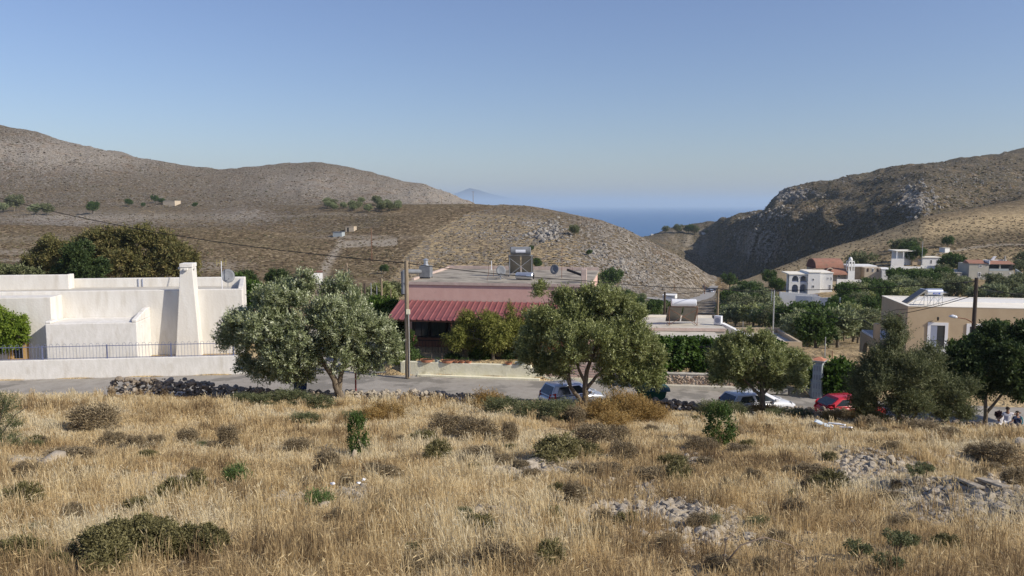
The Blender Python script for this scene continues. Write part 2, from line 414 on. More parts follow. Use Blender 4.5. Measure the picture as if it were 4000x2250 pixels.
NU, UMAX = 760, 1.02
us = np.linspace(-UMAX, UMAX, NU)
Ys = [-8.0]
while Ys[-1] < 2100:
    y = Ys[-1]
    Ys.append(y + max(.28, .0105 * y) if y < 700 else y + .02 * y)
Ys = np.array(Ys)
def terrain_eval(x, Y):
    Yc = np.maximum(Y, 30)
    z0 = np.full_like(x, -12.0)
    px = 2000 + F * x / (Yc * cp + sp * np.where(Yc < 100, 12, np.where(Yc < 400, 25, 10)))
    wf = np.clip((Y - 470) / 100, 0, 1)
    px = px + wf * np.where(px > 2550, 1, .25) * (170 * (N1.fbm(x / 55 + 3, Y / 55, 4) - .5) + 90 * (N3.ridge(x / 28, Y / 40, 3) - .5)) * np.clip((np.abs(px - 2480) - 70) / 200, 0, 1)
    px = np.clip(px, -690, 4690)
    fi = (px + 700) / 20.0; i0 = np.floor(fi).astype(int); i0 = np.clip(i0, 0, len(pxd) - 2); fr = fi - i0
    yy = TABY[:, i0] * (1 - fr) + TABY[:, i0 + 1] * fr
    zz = TABZ[:, i0] * (1 - fr) + TABZ[:, i0 + 1] * fr
    zf = np.where(Y <= yy[0], zz[0], zz[-1])
    # smooth (Catmull-Rom style, slope limited) interpolation between rows
    K = len(yy)
    sl = (zz[1:] - zz[:-1]) / (yy[1:] - yy[:-1])
    m = np.zeros_like(zz)
    m[0] = sl[0]; m[-1] = sl[-1]
    for q in range(1, K - 1):
        s1, s2 = sl[q - 1], sl[q]
        m[q] = np.where(s1 * s2 > 0, 2 * s1 * s2 / (s1 + s2 + 1e-12 * np.sign(s1 + s2)), 0)
    for q in range(K - 1):
        h = yy[q + 1] - yy[q]
        t = np.clip((Y - yy[q]) / h, 0, 1)
        v = (2*t**3 - 3*t**2 + 1) * zz[q] + (t**3 - 2*t**2 + t) * h * m[q] + (-2*t**3 + 3*t**2) * zz[q+1] + (t**3 - t**2) * h * m[q+1]
        zf = np.where((Y > yy[q]) & (Y <= yy[q + 1]), v, zf)
    return zf
def near_eval(x, Y):
    """field, bank, road and the level ground round the houses"""
    ye, yn, yf = yedge(x), ynear(x), yfar(x)
    zr = zroad(x)
    zf = zfield(x, np.minimum(Y, ye))
    t = np.clip((Y - ye) / (yn - ye), 0, 1)
    z = np.where(Y < ye, zf, zf * (1 - t) + zr * t)
    z = np.where(Y >= yn, zr, z)
    hz = np.interp(x, [-20, -17, -15.5, -9, -8, 2, 3, 6, 24, 30, 60], [-10.3, -10.3, -11, -11, -10.1, -10.1, -11.3, -11.6, -11.7, -12.3, -12.6])
    t2 = np.clip((Y - yf) / .6, 0, 1)
    z = np.where(Y > yf, zr * (1 - t2) + hz * t2, z)
    return z
def zones(x, Y, z):
    px, py = to_px(x, Y, z)
    far = Y > 90
    def g(cx, cy, rx, ry): return np.exp(-(((px - cx) / rx) ** 2 + ((py - cy) / ry) ** 2))
    rock = np.zeros_like(x)
    mid = (Y > 150) & (Y < 520) & (px > 1500) & (px < 2800)
    bnd = np.interp(py, [797, 820, 835, 900, 990, 1060, 1120], [1960, 1890, 1830, 1700, 1590, 1555, 1500])
    gold = np.where(mid & (px > bnd), 1.0, 0.0)
    # golden hill face; towards the crest and the right the dark scrub takes over
    gold = gold * np.clip(1.1 - np.clip((px - (2060 + (py - 850) * .9)) / 160, 0, 1) * .85 - np.clip((np.interp(px, [1800, 2000, 2300], [836, 848, 900]) - py) / 12, 0, 1) * .9, .15, 1)
    for a in [(2150, 905, 75, 42, 1), (2010, 930, 90, 22, .8), (1860, 905, 90, 30, .5), (2070, 870, 120, 22, .8), (2330, 985, 50, 30, 1), (2420, 1030, 60, 35, 1), (2500, 1080, 60, 30, 1),
              (2560, 1120, 70, 22, .9), (2380, 1120, 120, 22, .6), (1750, 1000, 120, 30, .5), (2060, 960, 130, 30, .4)]:
        rock = np.maximum(rock, a[4] * g(*a[:4]) * mid)
    rock = np.maximum(rock, np.where(mid & (px > bnd), .55 + .18 * np.clip((px - 2150) / 200, 0, 1), 0))
    lh = (Y > 640) & (px < 1950)
    rock = np.where(lh, .56 + .35 * g(200, 600, 500, 70) + .4 * g(1750, 770, 250, 60) + .25 * g(1250, 720, 300, 60), rock)
    rh = (Y > 470) & (px > 2480)
    cl = np.maximum.reduce([g(3080, 760, 90, 35), g(2960, 940, 160, 75), g(3560, 770, 70, 60), g(2760, 1010, 160, 55) * .6, g(3300, 860, 200, 60) * .5])
    rock = np.where(rh, np.maximum(cl, .46), rock)
    rock = np.where((Y > 380) & (Y < 640) & (px < 1500), np.maximum(rock, .42 + .5 * g(300, 860, 330, 30) + .4 * g(950, 840, 160, 30)), rock)
    # right spur: dry grass strip
    sp_ = (Y > 200) & (Y < 520) & (px > 2840)
    gold = np.where(sp_, np.clip(np.exp(-((py - np.interp(px, [2850, 3100, 3400, 3600, 4000], [1120, 1060, 950, 900, 860])) / 42) ** 2) * 1.1, 0, .95), gold)
    gold = np.where((Y > 60) & (Y <= 330) & (px > 2200) & (gold < .1), .62, gold)
    gold = np.where((Y > 60) & (Y <= 150) & (px <= 2200), .6, gold)
    pale = np.zeros_like(x)
    pth = np.interp(py, [930, 960, 1010, 1060, 1120, 1180], [1335, 1325, 1290, 1262, 1245, 1260])
    pale = np.where((Y > 120) & (Y < 500) & (py > 935) & (py < 1170), np.exp(-((px - pth) / np.interp(py, [930, 1150], [12, 26])) ** 2), 0)
    pale = np.maximum(pale, np.where((Y > 200) & (Y < 520), (np.abs(px - 1450) < 105) * (np.abs(py - (948 - (px - 1450) * .05)) < 13) * .9, 0))
    pale = np.maximum(pale, np.where((Y > 200) & (Y < 520), g(1400, 925, 190, 7) * .7, 0))
    for a in [(300, 848, 350, 7, .8), (80, 985, 260, 12, .7), (60, 1015, 200, 5, .7), (100, 1040, 200, 6, .6), (830, 1040, 120, 20, .6), (1200, 838, 260, 5, .6), (640, 845, 170, 12, .8), (150, 935, 300, 18, .3)]:
        pale = np.maximum(pale, a[4] * g(*a[:4]) * ((Y > 150) & (Y < 640)))
    # terraces on the seaward ridge and footpaths across the right slope
    pale = np.maximum(pale, np.where(rh & (px < 2800), np.maximum.reduce([g(2700, 905 + q * 17, 120 - 14 * q, 3.5) for q in range(5)]) * .7, 0))
    pp = np.interp(px, [3400, 3700, 3860, 4000], [1075, 985, 962, 957])
    pale = np.maximum(pale, np.where((Y > 220) & (Y < 620) & (px > 3560), np.exp(-((py - pp) / 3.5) ** 2) * .9, 0))
    gold = np.maximum(gold, np.where((Y > 400) & (Y < 640) & (px < 1000), .35 * g(500, 850, 700, 26), 0))
    green = np.where(rh, .80, 0) + np.where(lh, .12, 0) + np.where(sp_ & (px > 3350), .35 * np.clip((py - 850) / 80, 0, 1), 0)
    nearf = (Y < 60)
    gold = np.where(nearf, 1.0, gold); rock = np.where(nearf, .08, rock)
    for a in RUB: pale = np.maximum(pale, nearf * (Y < 40) * .95 * np.exp(-((px - a[0]) / a[2] / 1.1) ** 2 - ((py - a[1]) / a[3] / 1.2) ** 2))
    return np.stack([gold, np.clip(rock, 0, 1), np.clip(pale, 0, 1), np.clip(green, 0, 1)], -1)

UU, YY = np.meshgrid(us, Ys)
XX = UU * (np.abs(YY) + 12)
blend = np.clip((YY - 64) / 14, 0, 1); blend = blend * blend * (3 - 2 * blend)
ZZ = near_eval(XX, YY) * (1 - blend) + terrain_eval(XX, YY) * blend
# smooth the joints between table columns
def blur(a, n):
    for _ in range(n):
        a = a.copy()
        a[:, 1:-1] = .25 * a[:, :-2] + .5 * a[:, 1:-1] + .25 * a[:, 2:]
    return a
fb = np.clip((YY - 90) / 60, 0, 1)
ZZ = ZZ * (1 - fb) + blur(ZZ, 3) * fb
ZN = zones(XX, YY, ZZ)
pxg, pyg = to_px(XX, YY, ZZ)
# gullies and outcrops as real relief
amp = np.interp(YY, [90, 150, 300, 600, 1000, 1400, 2000], [0, .5, 1.1, 2.6, 4.5, 4.5, 1])
ZZ = ZZ + amp * (N1.fbm(XX / 34, YY / 34, 5) - .5)
rid = N2.ridge(XX / 26, YY / 26, 4)
rid = .6 * rid + .4 * N3.ridge(XX / 13, YY / 30, 4)
ra = np.interp(YY, [150, 250, 400, 550, 700, 1100], [0, 1.5, 3.0, 14.0, 16.0, 8.0])
rk_w = np.where((YY > 470) & (pxg > 2480), ZN[..., 1], ZN[..., 1] ** 2 * .7)
ZZ = ZZ + ra * rk_w * (rid - .5)
gul = N3.fbm(XX / 70 + YY / 160, YY / 240, 3)
ZZ = ZZ + np.where((YY > 470) & (pxg > 2480), 9.0, 0) * (gul - .5) * np.clip((YY - 470) / 80, 0, 1) * np.clip((1250 - YY) / 200, 0, 1)
LU = (NU - 1) / (2 * UMAX)
def ground(x, Y):
    Y = max(Ys[0], min(Ys[-2], Y)); j = int(np.searchsorted(Ys, Y)) - 1; j = max(0, j)
    out = []
    for jj in (j, j + 1):
        u = x / (abs(Ys[jj]) + 12); fi = (u + UMAX) * LU; i = int(min(max(fi, 0), NU - 2)); f = min(max(fi - i, 0), 1)
        out.append(ZZ[jj, i] * (1 - f) + ZZ[jj, i + 1] * f)
    t = (Y - Ys[j]) / (Ys[j + 1] - Ys[j])
    return float(out[0] * (1 - t) + out[1] * t)
def groundv(x, Y):
    j = np.clip(np.searchsorted(Ys, Y) - 1, 0, len(Ys) - 2)
    def at(jj):
        fi = (x / (np.abs(Ys[jj]) + 12) + UMAX) * LU; i = np.clip(fi.astype(int), 0, NU - 2); f = np.clip(fi - i, 0, 1)
        return ZZ[jj, i] * (1 - f) + ZZ[jj, i + 1] * f
    t = (Y - Ys[j]) / (Ys[j + 1] - Ys[j])
    return at(j) * (1 - t) + at(j + 1) * t
def G(px, py, y0=5.0, y1=1500.0):
    """first ground point seen at a pixel, from depth y0 on"""
    Y = y0; prev = None
    while Y < y1:
        z = ZP(py, Y); x = XP(px, Y, z)
        if z < ground(x, Y): break
        Y *= 1.004
    else:
        Y = y1
    z = ZP(py, Y); x = XP(px, Y, z)
    return Vector((x, Y, ground(x, Y)))

def terrain_material():
    m = bpy.data.materials.new('hillside'); m.use_nodes = True
    t = m.node_tree; b = t.nodes['Principled BSDF']; L = t.links.new
    b.inputs['Roughness'].default_value = 1; b.inputs['Specular IOR Level'].default_value = .1
    co = t.nodes.new('ShaderNodeTexCoord')
    at = t.nodes.new('ShaderNodeAttribute'); at.attribute_name = 'zone'
    sep = t.nodes.new('ShaderNodeSeparateColor'); L(at.outputs['Color'], sep.inputs[0])
    gold, rock, pale, green = sep.outputs[0], sep.outputs[1], sep.outputs[2], at.outputs['Alpha']
    def noise(s, d=4, r=.6):
        n = t.nodes.new('ShaderNodeTexNoise'); n.inputs['Scale'].default_value = s; n.inputs['Detail'].default_value = d; n.inputs['Roughness'].default_value = r
        L(co.outputs['Object'], n.inputs[0]); return n.outputs[0]
    def ramp(src, stops):
        r = t.nodes.new('ShaderNodeValToRGB'); e = r.color_ramp.elements
        e[0].position = stops[0][0]; e[0].color = (*stops[0][1], 1); e[1].position = stops[-1][0]; e[1].color = (*stops[-1][1], 1)
        for p, c in stops[1:-1]: q = e.new(p); q.color = (*c, 1)
        L(src, r.inputs[0]); return r.outputs[0]
    def mix(f, a, c):
        x = t.nodes.new('ShaderNodeMix'); x.data_type = 'RGBA'; L(f, x.inputs[0])
        for s, i in ((a, 6), (c, 7)):
            if isinstance(s, tuple): x.inputs[i].default_value = (*s, 1)
            else: L(s, x.inputs[i])
        return x.outputs[2]
    def math_(op, a, c, clamp=False):
        x = t.nodes.new('ShaderNodeMath'); x.operation = op; x.use_clamp = clamp
        for s, i in ((a, 0), (c, 1)):
            if isinstance(s, (int, float)): x.inputs[i].default_value = s
            else: L(s, x.inputs[i])
        return x.outputs[0]
    fine = noise(.55, 5, .7); med = noise(.09, 7, .68); big = noise(.02, 4, .55); tiny = noise(3.0, 4, .6)
    scrub = ramp(fine, [(.40, (.055, .038, .021)), (.47, (.115, .080, .043)), (.55, (.20, .145, .08)), (.63, (.44, .345, .215))])
    scrub = mix(ramp(big, [(.4, (0, 0, 0)), (.65, (.55, .55, .55))]), scrub, ramp(fine, [(.38, (.065, .055, .03)), (.5, (.13, .105, .055)), (.62, (.24, .195, .11))]))
    grs = ramp(fine, [(.30, (.20, .15, .08)), (.42, (.38, .285, .16)), (.55, (.50, .385, .22)), (.7, (.57, .45, .27))])
    grs = mix(ramp(tiny, [(.35, (.25, .25, .25)), (.6, (0, 0, 0))]), grs, (.20, .145, .075))
    scrub = mix(ramp(noise(.035, 6, .65), [(.50, (0, 0, 0)), (.68, (.35, .35, .35))]), scrub, ramp(fine, [(.36, (.13, .095, .05)), (.5, (.30, .23, .135)), (.62, (.42, .34, .22))]))
    c = mix(gold, scrub, grs)
    gm = math_('MULTIPLY', ramp(med, [(.40, (0, 0, 0)), (.50, (1, 1, 1))]), green)
    c = mix(gm, c, ramp(fine, [(.42, (.045, .042, .022)), (.6, (.13, .105, .06))]))
    # rock: noise threshold lowered where the zone says rock
    rn = noise(.42, 6, .75)
    thr = math_('SUBTRACT', rn, math_('SUBTRACT', .66, math_('MULTIPLY', rock, .33)))
    rf = math_('MULTIPLY', thr, 11.0, True)
    rf = math_('MULTIPLY', rf, math_('MULTIPLY', math_('SUBTRACT', rock, .04), 40, True))
    rocc = ramp(noise(.9, 5, .7), [(.34, (.12, .10, .08)), (.5, (.28, .245, .20)), (.64, (.43, .39, .33))])
    rocc = mix(ramp(noise(.05, 3), [(.5, (0, 0, 0)), (.68, (.6, .6, .6))]), rocc, (.24, .17, .11))
    c = mix(rf, c, rocc)
    pm = math_('MULTIPLY', pale, ramp(noise(.8, 3), [(.25, (.3, .3, .3)), (.5, (1, 1, 1))]))
    c = mix(pm, c, ramp(noise(1.5, 3), [(.35, (.30, .26, .20)), (.65, (.42, .37, .30))]))
    L(c, b.inputs['Base Color'])
    bp = t.nodes.new('ShaderNodeBump'); bp.inputs['Strength'].default_value = .9; bp.inputs['Distance'].default_value = 1.1
    L(math_('ADD', math_('MULTIPLY', rf, .8), math_('SUBTRACT', 1, math_('MULTIPLY', fine, 1.0))), bp.inputs['Height']); L(bp.outputs[0], b.inputs['Normal'])
    return m
M['terrain'] = terrain_material()
nj = len(Ys)
idx = np.arange(nj * NU).reshape(nj, NU)
quads = np.stack([idx[:-1, :-1], idx[:-1, 1:], idx[1:, 1:], idx[1:, :-1]], -1).reshape(-1, 4)
o = raw_mesh('terrain', np.stack([XX, YY, ZZ], -1).reshape(-1, 3), quads, M['terrain'], attrs={'zone': ZN.reshape(-1, 4)}, smooth=True)
tag(o, 'dry hillsides, valley and straw coloured ground of the whole view', 'terrain', kind='structure')

# sea
def sea_material():
    m = bpy.data.materials.new('sea_water'); m.use_nodes = True
    t = m.node_tree; b = t.nodes['Principled BSDF']
    b.inputs['Base Color'].default_value = (.012, .10, .26, 1); b.inputs['Roughness'].default_value = .35
    b.inputs['Specular IOR Level'].default_value = .5
    co = t.nodes.new('ShaderNodeTexCoord'); mp = t.nodes.new('ShaderNodeMapping'); mp.inputs['Scale'].default_value = (.02, .06, 1)
    n = t.nodes.new('ShaderNodeTexNoise'); n.inputs['Scale'].default_value = 1; n.inputs['Detail'].default_value = 8
    t.links.new(co.outputs['Object'], mp.inputs[0]); t.links.new(mp.outputs[0], n.inputs[0])
    bp = t.nodes.new('ShaderNodeBump'); bp.inputs['Strength'].default_value = .5; bp.inputs['Distance'].default_value = 4
    t.links.new(n.outputs[0], bp.inputs['Height']); t.links.new(bp.outputs[0], b.inputs['Normal'])
    return m
M['sea'] = sea_material()
mb = MB(); SEA = -100.0
NS = 96; RS = [0, 1500, 5000, 15000, 40000, 60000]
vs = [(0, 900, SEA)]
for r in RS[1:]:
    for q in range(NS):
        a = 2 * math.pi * q / NS; vs.append((r * math.cos(a), 900 + r * math.sin(a), SEA))
fs = [(0, 1 + q, 1 + (q + 1) % NS) for q in range(NS)]
for j in range(len(RS) - 2):
    for q in range(NS):
        a = 1 + j * NS + q; b_ = 1 + j * NS + (q + 1) % NS
        fs.append((a, a + NS, b_ + NS, b_))
mb.add(vs, fs); o = mb.build('sea', M['sea']); tag(o, 'calm blue sea reaching the hazy horizon', 'sea', kind='structure')
# faint island on the horizon
M['island'] = mat('island_rock', (.10, .10, .09), (.14, .13, .11), .002, 1)
ipx = np.array([1700, 1745, 1775, 1800, 1835, 1870, 1900, 1940, 1990, 2050, 2120]); ipy = np.array([803, 775, 757, 748, 735, 742, 752, 762, 772, 785, 803])
iv = []; D = 46000.0
for dk, hk in ((-1500, 0), (0, 1), (1500, 0)):
    for a, b_ in zip(ipx, ipy):
        Y = D + dk; iv.append((XP(a, Y, 0), Y, SEA - 5 + hk * (ZP(b_, Y) - SEA + 5)))
n_ = len(ipx); fi = [(r * n_ + q, r * n_ + q + 1, (r + 1) * n_ + q + 1, (r + 1) * n_ + q) for r in range(2) for q in range(n_ - 1)]
o = MB().add(iv, fi).build('island', M['island'], smooth=True); tag(o, 'faint bluish island on the sea horizon', 'island', kind='structure')

# haze: the air between here and the horizon
def haze():
    m = bpy.data.materials.new('haze_air'); m.use_nodes = True
    t = m.node_tree; t.nodes.remove(t.nodes['Principled BSDF'])
    v = t.nodes.new('ShaderNodeVolumePrincipled')
    v.inputs['Color'].default_value = (.62, .76, .88, 1); v.inputs['Density'].default_value = 0.00008; v.inputs['Anisotropy'].default_value = .1
    t.links.new(v.outputs[0], t.nodes['Material Output'].inputs['Volume'])
    o = MB().box(-62000, 62000, -62000, 62000, -125, 260).build('haze', m)
    tag(o, 'thin bluish haze over the valley and the sea', 'haze', kind='stuff')
HAZE = True
if HAZE: haze()

# near road sheet
xs = np.arange(-60, 60.1, .8); T = np.linspace(0, 1, 9)
rx = np.repeat(xs[:, None], 9, 1); ry_ = ynear(rx) * (1 - T) + (yfar(rx) - .02) * T
rz = zroad(rx) + .012
ii = np.arange(len(xs) * 9).reshape(len(xs), 9)
q4 = np.stack([ii[:-1, :-1], ii[1:, :-1], ii[1:, 1:], ii[:-1, 1:]], -1).reshape(-1, 4)
o = raw_mesh('road', np.stack([rx, ry_, rz], -1).reshape(-1, 3), q4, M['asphalt'])
tag(o, 'worn grey village road passing in front of the houses', 'road', kind='structure')
# driveway between the two walls on the left
xs2 = np.linspace(-16.8, -8.2, 8); ys2 = np.linspace(0, 1, 10)
vx = np.repeat(xs2[:, None], 10, 1); vy = yfar(vx) - .05 + ys2 * 22
vz = groundv(vx, np.minimum(vy, 63)) + .03
ii = np.arange(80).reshape(8, 10)
o = raw_mesh('driveway', np.stack([vx, vy, vz], -1).reshape(-1, 3), np.stack([ii[:-1, :-1], ii[1:, :-1], ii[1:, 1:], ii[:-1, 1:]], -1).reshape(-1, 4), M['asphalt'])
tag(o, 'grey side lane between the white and the cream walls', 'lane', kind='structure')
# far valley road
def ribbon(name, pts, w, label, mt, lift=.18):
    P_ = [Vector(p) for p in pts]; cen = []
    for a, b_ in zip(P_[:-1], P_[1:]):
        n = max(2, int((b_ - a).length / 4))
        for q in range(n): cen.append(a.lerp(b_, q / n))
    cen.append(P_[-1]); V = []; n = len(cen)
    for i_, c_ in enumerate(cen):
        d = cen[min(i_ + 3, n - 1)] - cen[max(i_ - 3, 0)]; d.z = 0; d.normalize(); s_ = Vector((-d.y, d.x, 0)) * w / 2
        zc = sum(ground(c_.x + s_.x * q, c_.y + s_.y * q) for q in (-1, 0, 1)) / 3 + lift
        for q in (-1, 1): V.append((c_.x + s_.x * q, c_.y + s_.y * q, zc))
    Fc = [(2 * i_, 2 * i_ + 1, 2 * i_ + 3, 2 * i_ + 2) for i_ in range(n - 1)]
    o = MB().add(V, Fc).build(name, mt); tag(o, label, 'road', kind='structure'); return o
rp = [G(*p, y0=150) for p in ((2250, 1142), (2390, 1152), (2480, 1160), (2560, 1168), (2650, 1178), (2720, 1178), (2757, 1160), (2772, 1140), (2782, 1122))]
ribbon('valley_road', rp, 5.5, 'far valley road winding between the hills towards the sea', M['valleyroad'])
# ------------------------------------------------------------------ foliage builders
def unit(v): return v / (np.linalg.norm(v, axis=-1, keepdims=True) + 1e-9)
def leaf_quads(P0, D, L, Wd, rs, tint, nrm=None):
    """one diamond leaf per row: base P0, direction D, length L, width Wd"""
    side = unit(np.cross(D, rs.normal(size=D.shape) if nrm is None else nrm + rs.normal(size=D.shape) * .55))
    up = np.cross(side, D)
    mid = P0 + D * (L * .5)[:, None] + up * (L * .08)[:, None]
    V = np.stack([P0, mid + side * (Wd * .5)[:, None], P0 + D * L[:, None], mid - side * (Wd * .5)[:, None]], 1)
    n = len(P0)
    return V.reshape(-1, 3), np.arange(n * 4).reshape(n, 4), np.repeat(tint, 4)
def crown(name, blobs, parent, material, nsh, nleaf=12, shoot=.45, leaf=(.09, .03), seed=0, up=.5, lean=(0, 0, 0), droop=0.0, rmin=.55, rag=.25, tint_top=.25, shootcurve=0.0):
    rs = np.random.RandomState(seed)
    B = np.array([b[:6] for b in blobs], float)
    wt = (B[:, 3] * B[:, 4] + B[:, 3] * B[:, 5] + B[:, 4] * B[:, 5]); wt /= wt.sum()
    k = rs.choice(len(B), nsh, p=wt)
    d = unit(rs.normal(size=(nsh, 3)))
    r = rmin + (1.0 - rmin) * rs.rand(nsh) ** .6
    r = r * (1 + rag * rs.normal(size=nsh) * .5)
    c = B[k, :3] + d * B[k, 3:] * r[:, None]
    # clumps: pull shoots towards nearby clump points so that gaps open between them
    ncl = max(12, nsh // 55)
    cc = c[rs.choice(nsh, ncl)]
    for q in range(0, nsh, 4000):
        dd = ((c[q:q + 4000, None, :] - cc[None]) ** 2).sum(-1); j = dd.argmin(1)
        c[q:q + 4000] += (cc[j] - c[q:q + 4000]) * .28
        
    ctr = np.average(B[:, :3], axis=0, weights=wt)
    out = unit(d / B[k, 3:]) * .7 + unit(c - ctr) * .3
    ax = unit(out + np.array([0, 0, up]) + np.array(lean) + rs.normal(size=(nsh, 3)) * .35)
    sh_t = rs.rand(nsh)
    Lsh = shoot * (.6 + .8 * rs.rand(nsh))
    t = (np.arange(nleaf) + .5) / nleaf
    P0 = c[:, None, :] + ax[:, None, :] * (Lsh[:, None] * t[None])[..., None]
    P0 = P0 + np.array([0, 0, -1]) * (droop * (Lsh[:, None] * t[None]) ** 2)[..., None]
    D = unit(ax[:, None, :] * .9 + rs.normal(size=(nsh, nleaf, 3)) * .6 + np.array([0, 0, -droop]))
    P0 = P0.reshape(-1, 3) + rs.normal(size=(nsh * nleaf, 3)) * leaf[0] * .3; D = D.reshape(-1, 3)
    n = len(P0)
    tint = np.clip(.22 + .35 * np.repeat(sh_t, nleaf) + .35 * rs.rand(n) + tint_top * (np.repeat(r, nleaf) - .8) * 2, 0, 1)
    V, Fc, T_ = leaf_quads(P0, D, leaf[0] * (.7 + .6 * rs.rand(n)), leaf[1] * (.7 + .6 * rs.rand(n)), rs, tint, np.repeat(unit(out + np.array([0, 0, .35])), nleaf, axis=0))
    return raw_mesh(name, V, Fc, material, parent, attrs={'tint': T_})
def trunk(parent, base_r, limbs, material, twigs=None, seed=0, n=8):
    """limbs: list of point lists with start radius; twigs: blob centres reached by thin branches"""
    rs = random.Random(seed); mb = MB()
    for pts, r0, r1 in limbs:
        m = len(pts); P_ = []
        for i in range(m - 1):
            a, b = Vector(pts[i]), Vector(pts[i + 1])
            for q in range(3):
                t = q / 3; p = a.lerp(b, t)
                if 0 < i + t: p += Vector((rs.uniform(-1, 1), rs.uniform(-1, 1), 0)) * base_r * .18
                P_.append(p)
        P_.append(Vector(pts[-1]))
        rr = [r0 + (r1 - r0) * (i / (len(P_) - 1)) ** .8 for i in range(len(P_))]
        mb.tube(P_, rr, n)
    if twigs:
        for a, b, r in twigs:
            a, b = Vector(a), Vector(b); c_ = a.lerp(b, .5) + Vector((rs.uniform(-.2, .2), rs.uniform(-.2, .2), rs.uniform(0, .25)))
            mb.tube([a, a.lerp(c_, .5), c_, b], [r, r * .8, r * .6, r * .3], 5)
    return mb.build('trunk', material, parent, smooth=True)
def big_tree(name, label, cat, px, py, Y, blobs_px, limbs_px, cmat, tmat, nsh, seed, group=None, dz=0.0, depthk=.9, twig_r=.035, lumps=0, shr_=.5, **kw):
    """base at picture point; blobs and limbs are laid out at the tree's own depth in metres (px/py of the photograph turned into metres)"""
    z0 = ground(XP(px, Y, -10), Y) if py is None else ZP(py, Y)
    x0 = XP(px, Y, z0)
    root = empty(name, (x0, Y, z0 + dz), 0, label, cat, group)
    s = Y * 1.02 / F
    def loc(q, w, dy=0.0):
        z = ZP(w, Y + dy); return (XP(q, Y + dy, z) - x0, dy, z - z0 - dz)
    rs = random.Random(seed)
    B = []
    for b in blobs_px:
        dy = b[4] if len(b) > 4 else 0
        c_ = loc(b[0], b[1], dy); rx = max(b[2] * s - shr_ * kw.get('shoot', .45), b[2] * s * .6); rz = max(b[3] * s - shr_ * kw.get('shoot', .45), b[3] * s * .55)
        B.append((c_[0], c_[1], c_[2], rx, min(rx, rz) * depthk + .1, rz))
    limbs = [([loc(*p) for p in L[0]], L[1], L[2]) for L in limbs_px]
    ends = [Vector(L[0][-1]) for L in limbs]; mids = [Vector(L[0][max(0, len(L[0]) - 2)]) for L in limbs]
    tw = []
    for i, b in enumerate(B):
        c_ = Vector(b[:3]); e = min(ends + mids, key=lambda v: (v - c_).length); tw.append((e, c_, twig_r))
        for q in range(4):
            a = Vector((rs.gauss(0, 1), rs.gauss(0, 1), rs.gauss(0.3, 1))).normalized()
            tw.append((c_, c_ + Vector((a.x * b[3], a.y * b[4], a.z * b[5])) * .8, twig_r * .6))
    trunk(root, limbs_px[0][1], limbs, tmat, tw, seed)
    if lumps:
        B2 = []; rl_ = random.Random(seed + 7)
        for b in B:
            for q in range(lumps):
                a = Vector((rl_.gauss(0, 1), rl_.gauss(0, 1), rl_.gauss(0.1, 1))).normalized(); f = rl_.uniform(.45, .90); r_ = rl_.uniform(.32, .52)
                m3 = (b[3] * b[4] * b[5]) ** (1 / 3)
                B2.append((b[0] + a.x * b[3] * f, b[1] + a.y * b[4] * f, b[2] + a.z * b[5] * f, m3 * r_ * 1.1, m3 * r_, m3 * r_))
        B = B2; kw.setdefault('rmin', .5)
    crown('crown', B, root, cmat, nsh, seed=seed, **kw)
    return root

# ------------------------------------------------------------------ the large trees along the road
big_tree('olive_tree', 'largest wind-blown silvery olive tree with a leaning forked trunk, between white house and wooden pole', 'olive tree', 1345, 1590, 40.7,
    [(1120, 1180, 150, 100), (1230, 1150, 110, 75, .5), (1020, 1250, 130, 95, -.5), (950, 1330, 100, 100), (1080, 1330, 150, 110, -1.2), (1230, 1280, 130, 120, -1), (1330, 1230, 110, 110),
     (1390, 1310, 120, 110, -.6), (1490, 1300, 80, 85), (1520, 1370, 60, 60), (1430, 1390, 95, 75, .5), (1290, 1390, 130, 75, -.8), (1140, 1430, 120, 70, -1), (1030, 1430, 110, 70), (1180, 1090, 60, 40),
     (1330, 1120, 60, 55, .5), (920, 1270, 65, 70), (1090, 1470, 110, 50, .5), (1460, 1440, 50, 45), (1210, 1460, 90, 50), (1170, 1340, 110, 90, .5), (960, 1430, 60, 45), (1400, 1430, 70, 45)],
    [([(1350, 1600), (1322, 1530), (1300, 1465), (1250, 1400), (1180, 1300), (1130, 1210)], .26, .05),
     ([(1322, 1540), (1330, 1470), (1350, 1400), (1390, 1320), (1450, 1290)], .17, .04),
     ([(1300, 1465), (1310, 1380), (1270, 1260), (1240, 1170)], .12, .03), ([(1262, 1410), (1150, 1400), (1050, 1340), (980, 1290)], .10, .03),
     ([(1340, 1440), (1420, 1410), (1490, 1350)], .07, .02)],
    M['olive'], M['bark'], 9600, 11, nleaf=17, shoot=.36, leaf=(.14, .052), up=.6, lean=(.2, 0, 0), rag=.12, lumps=10, shr_=.65, tint_top=.45)
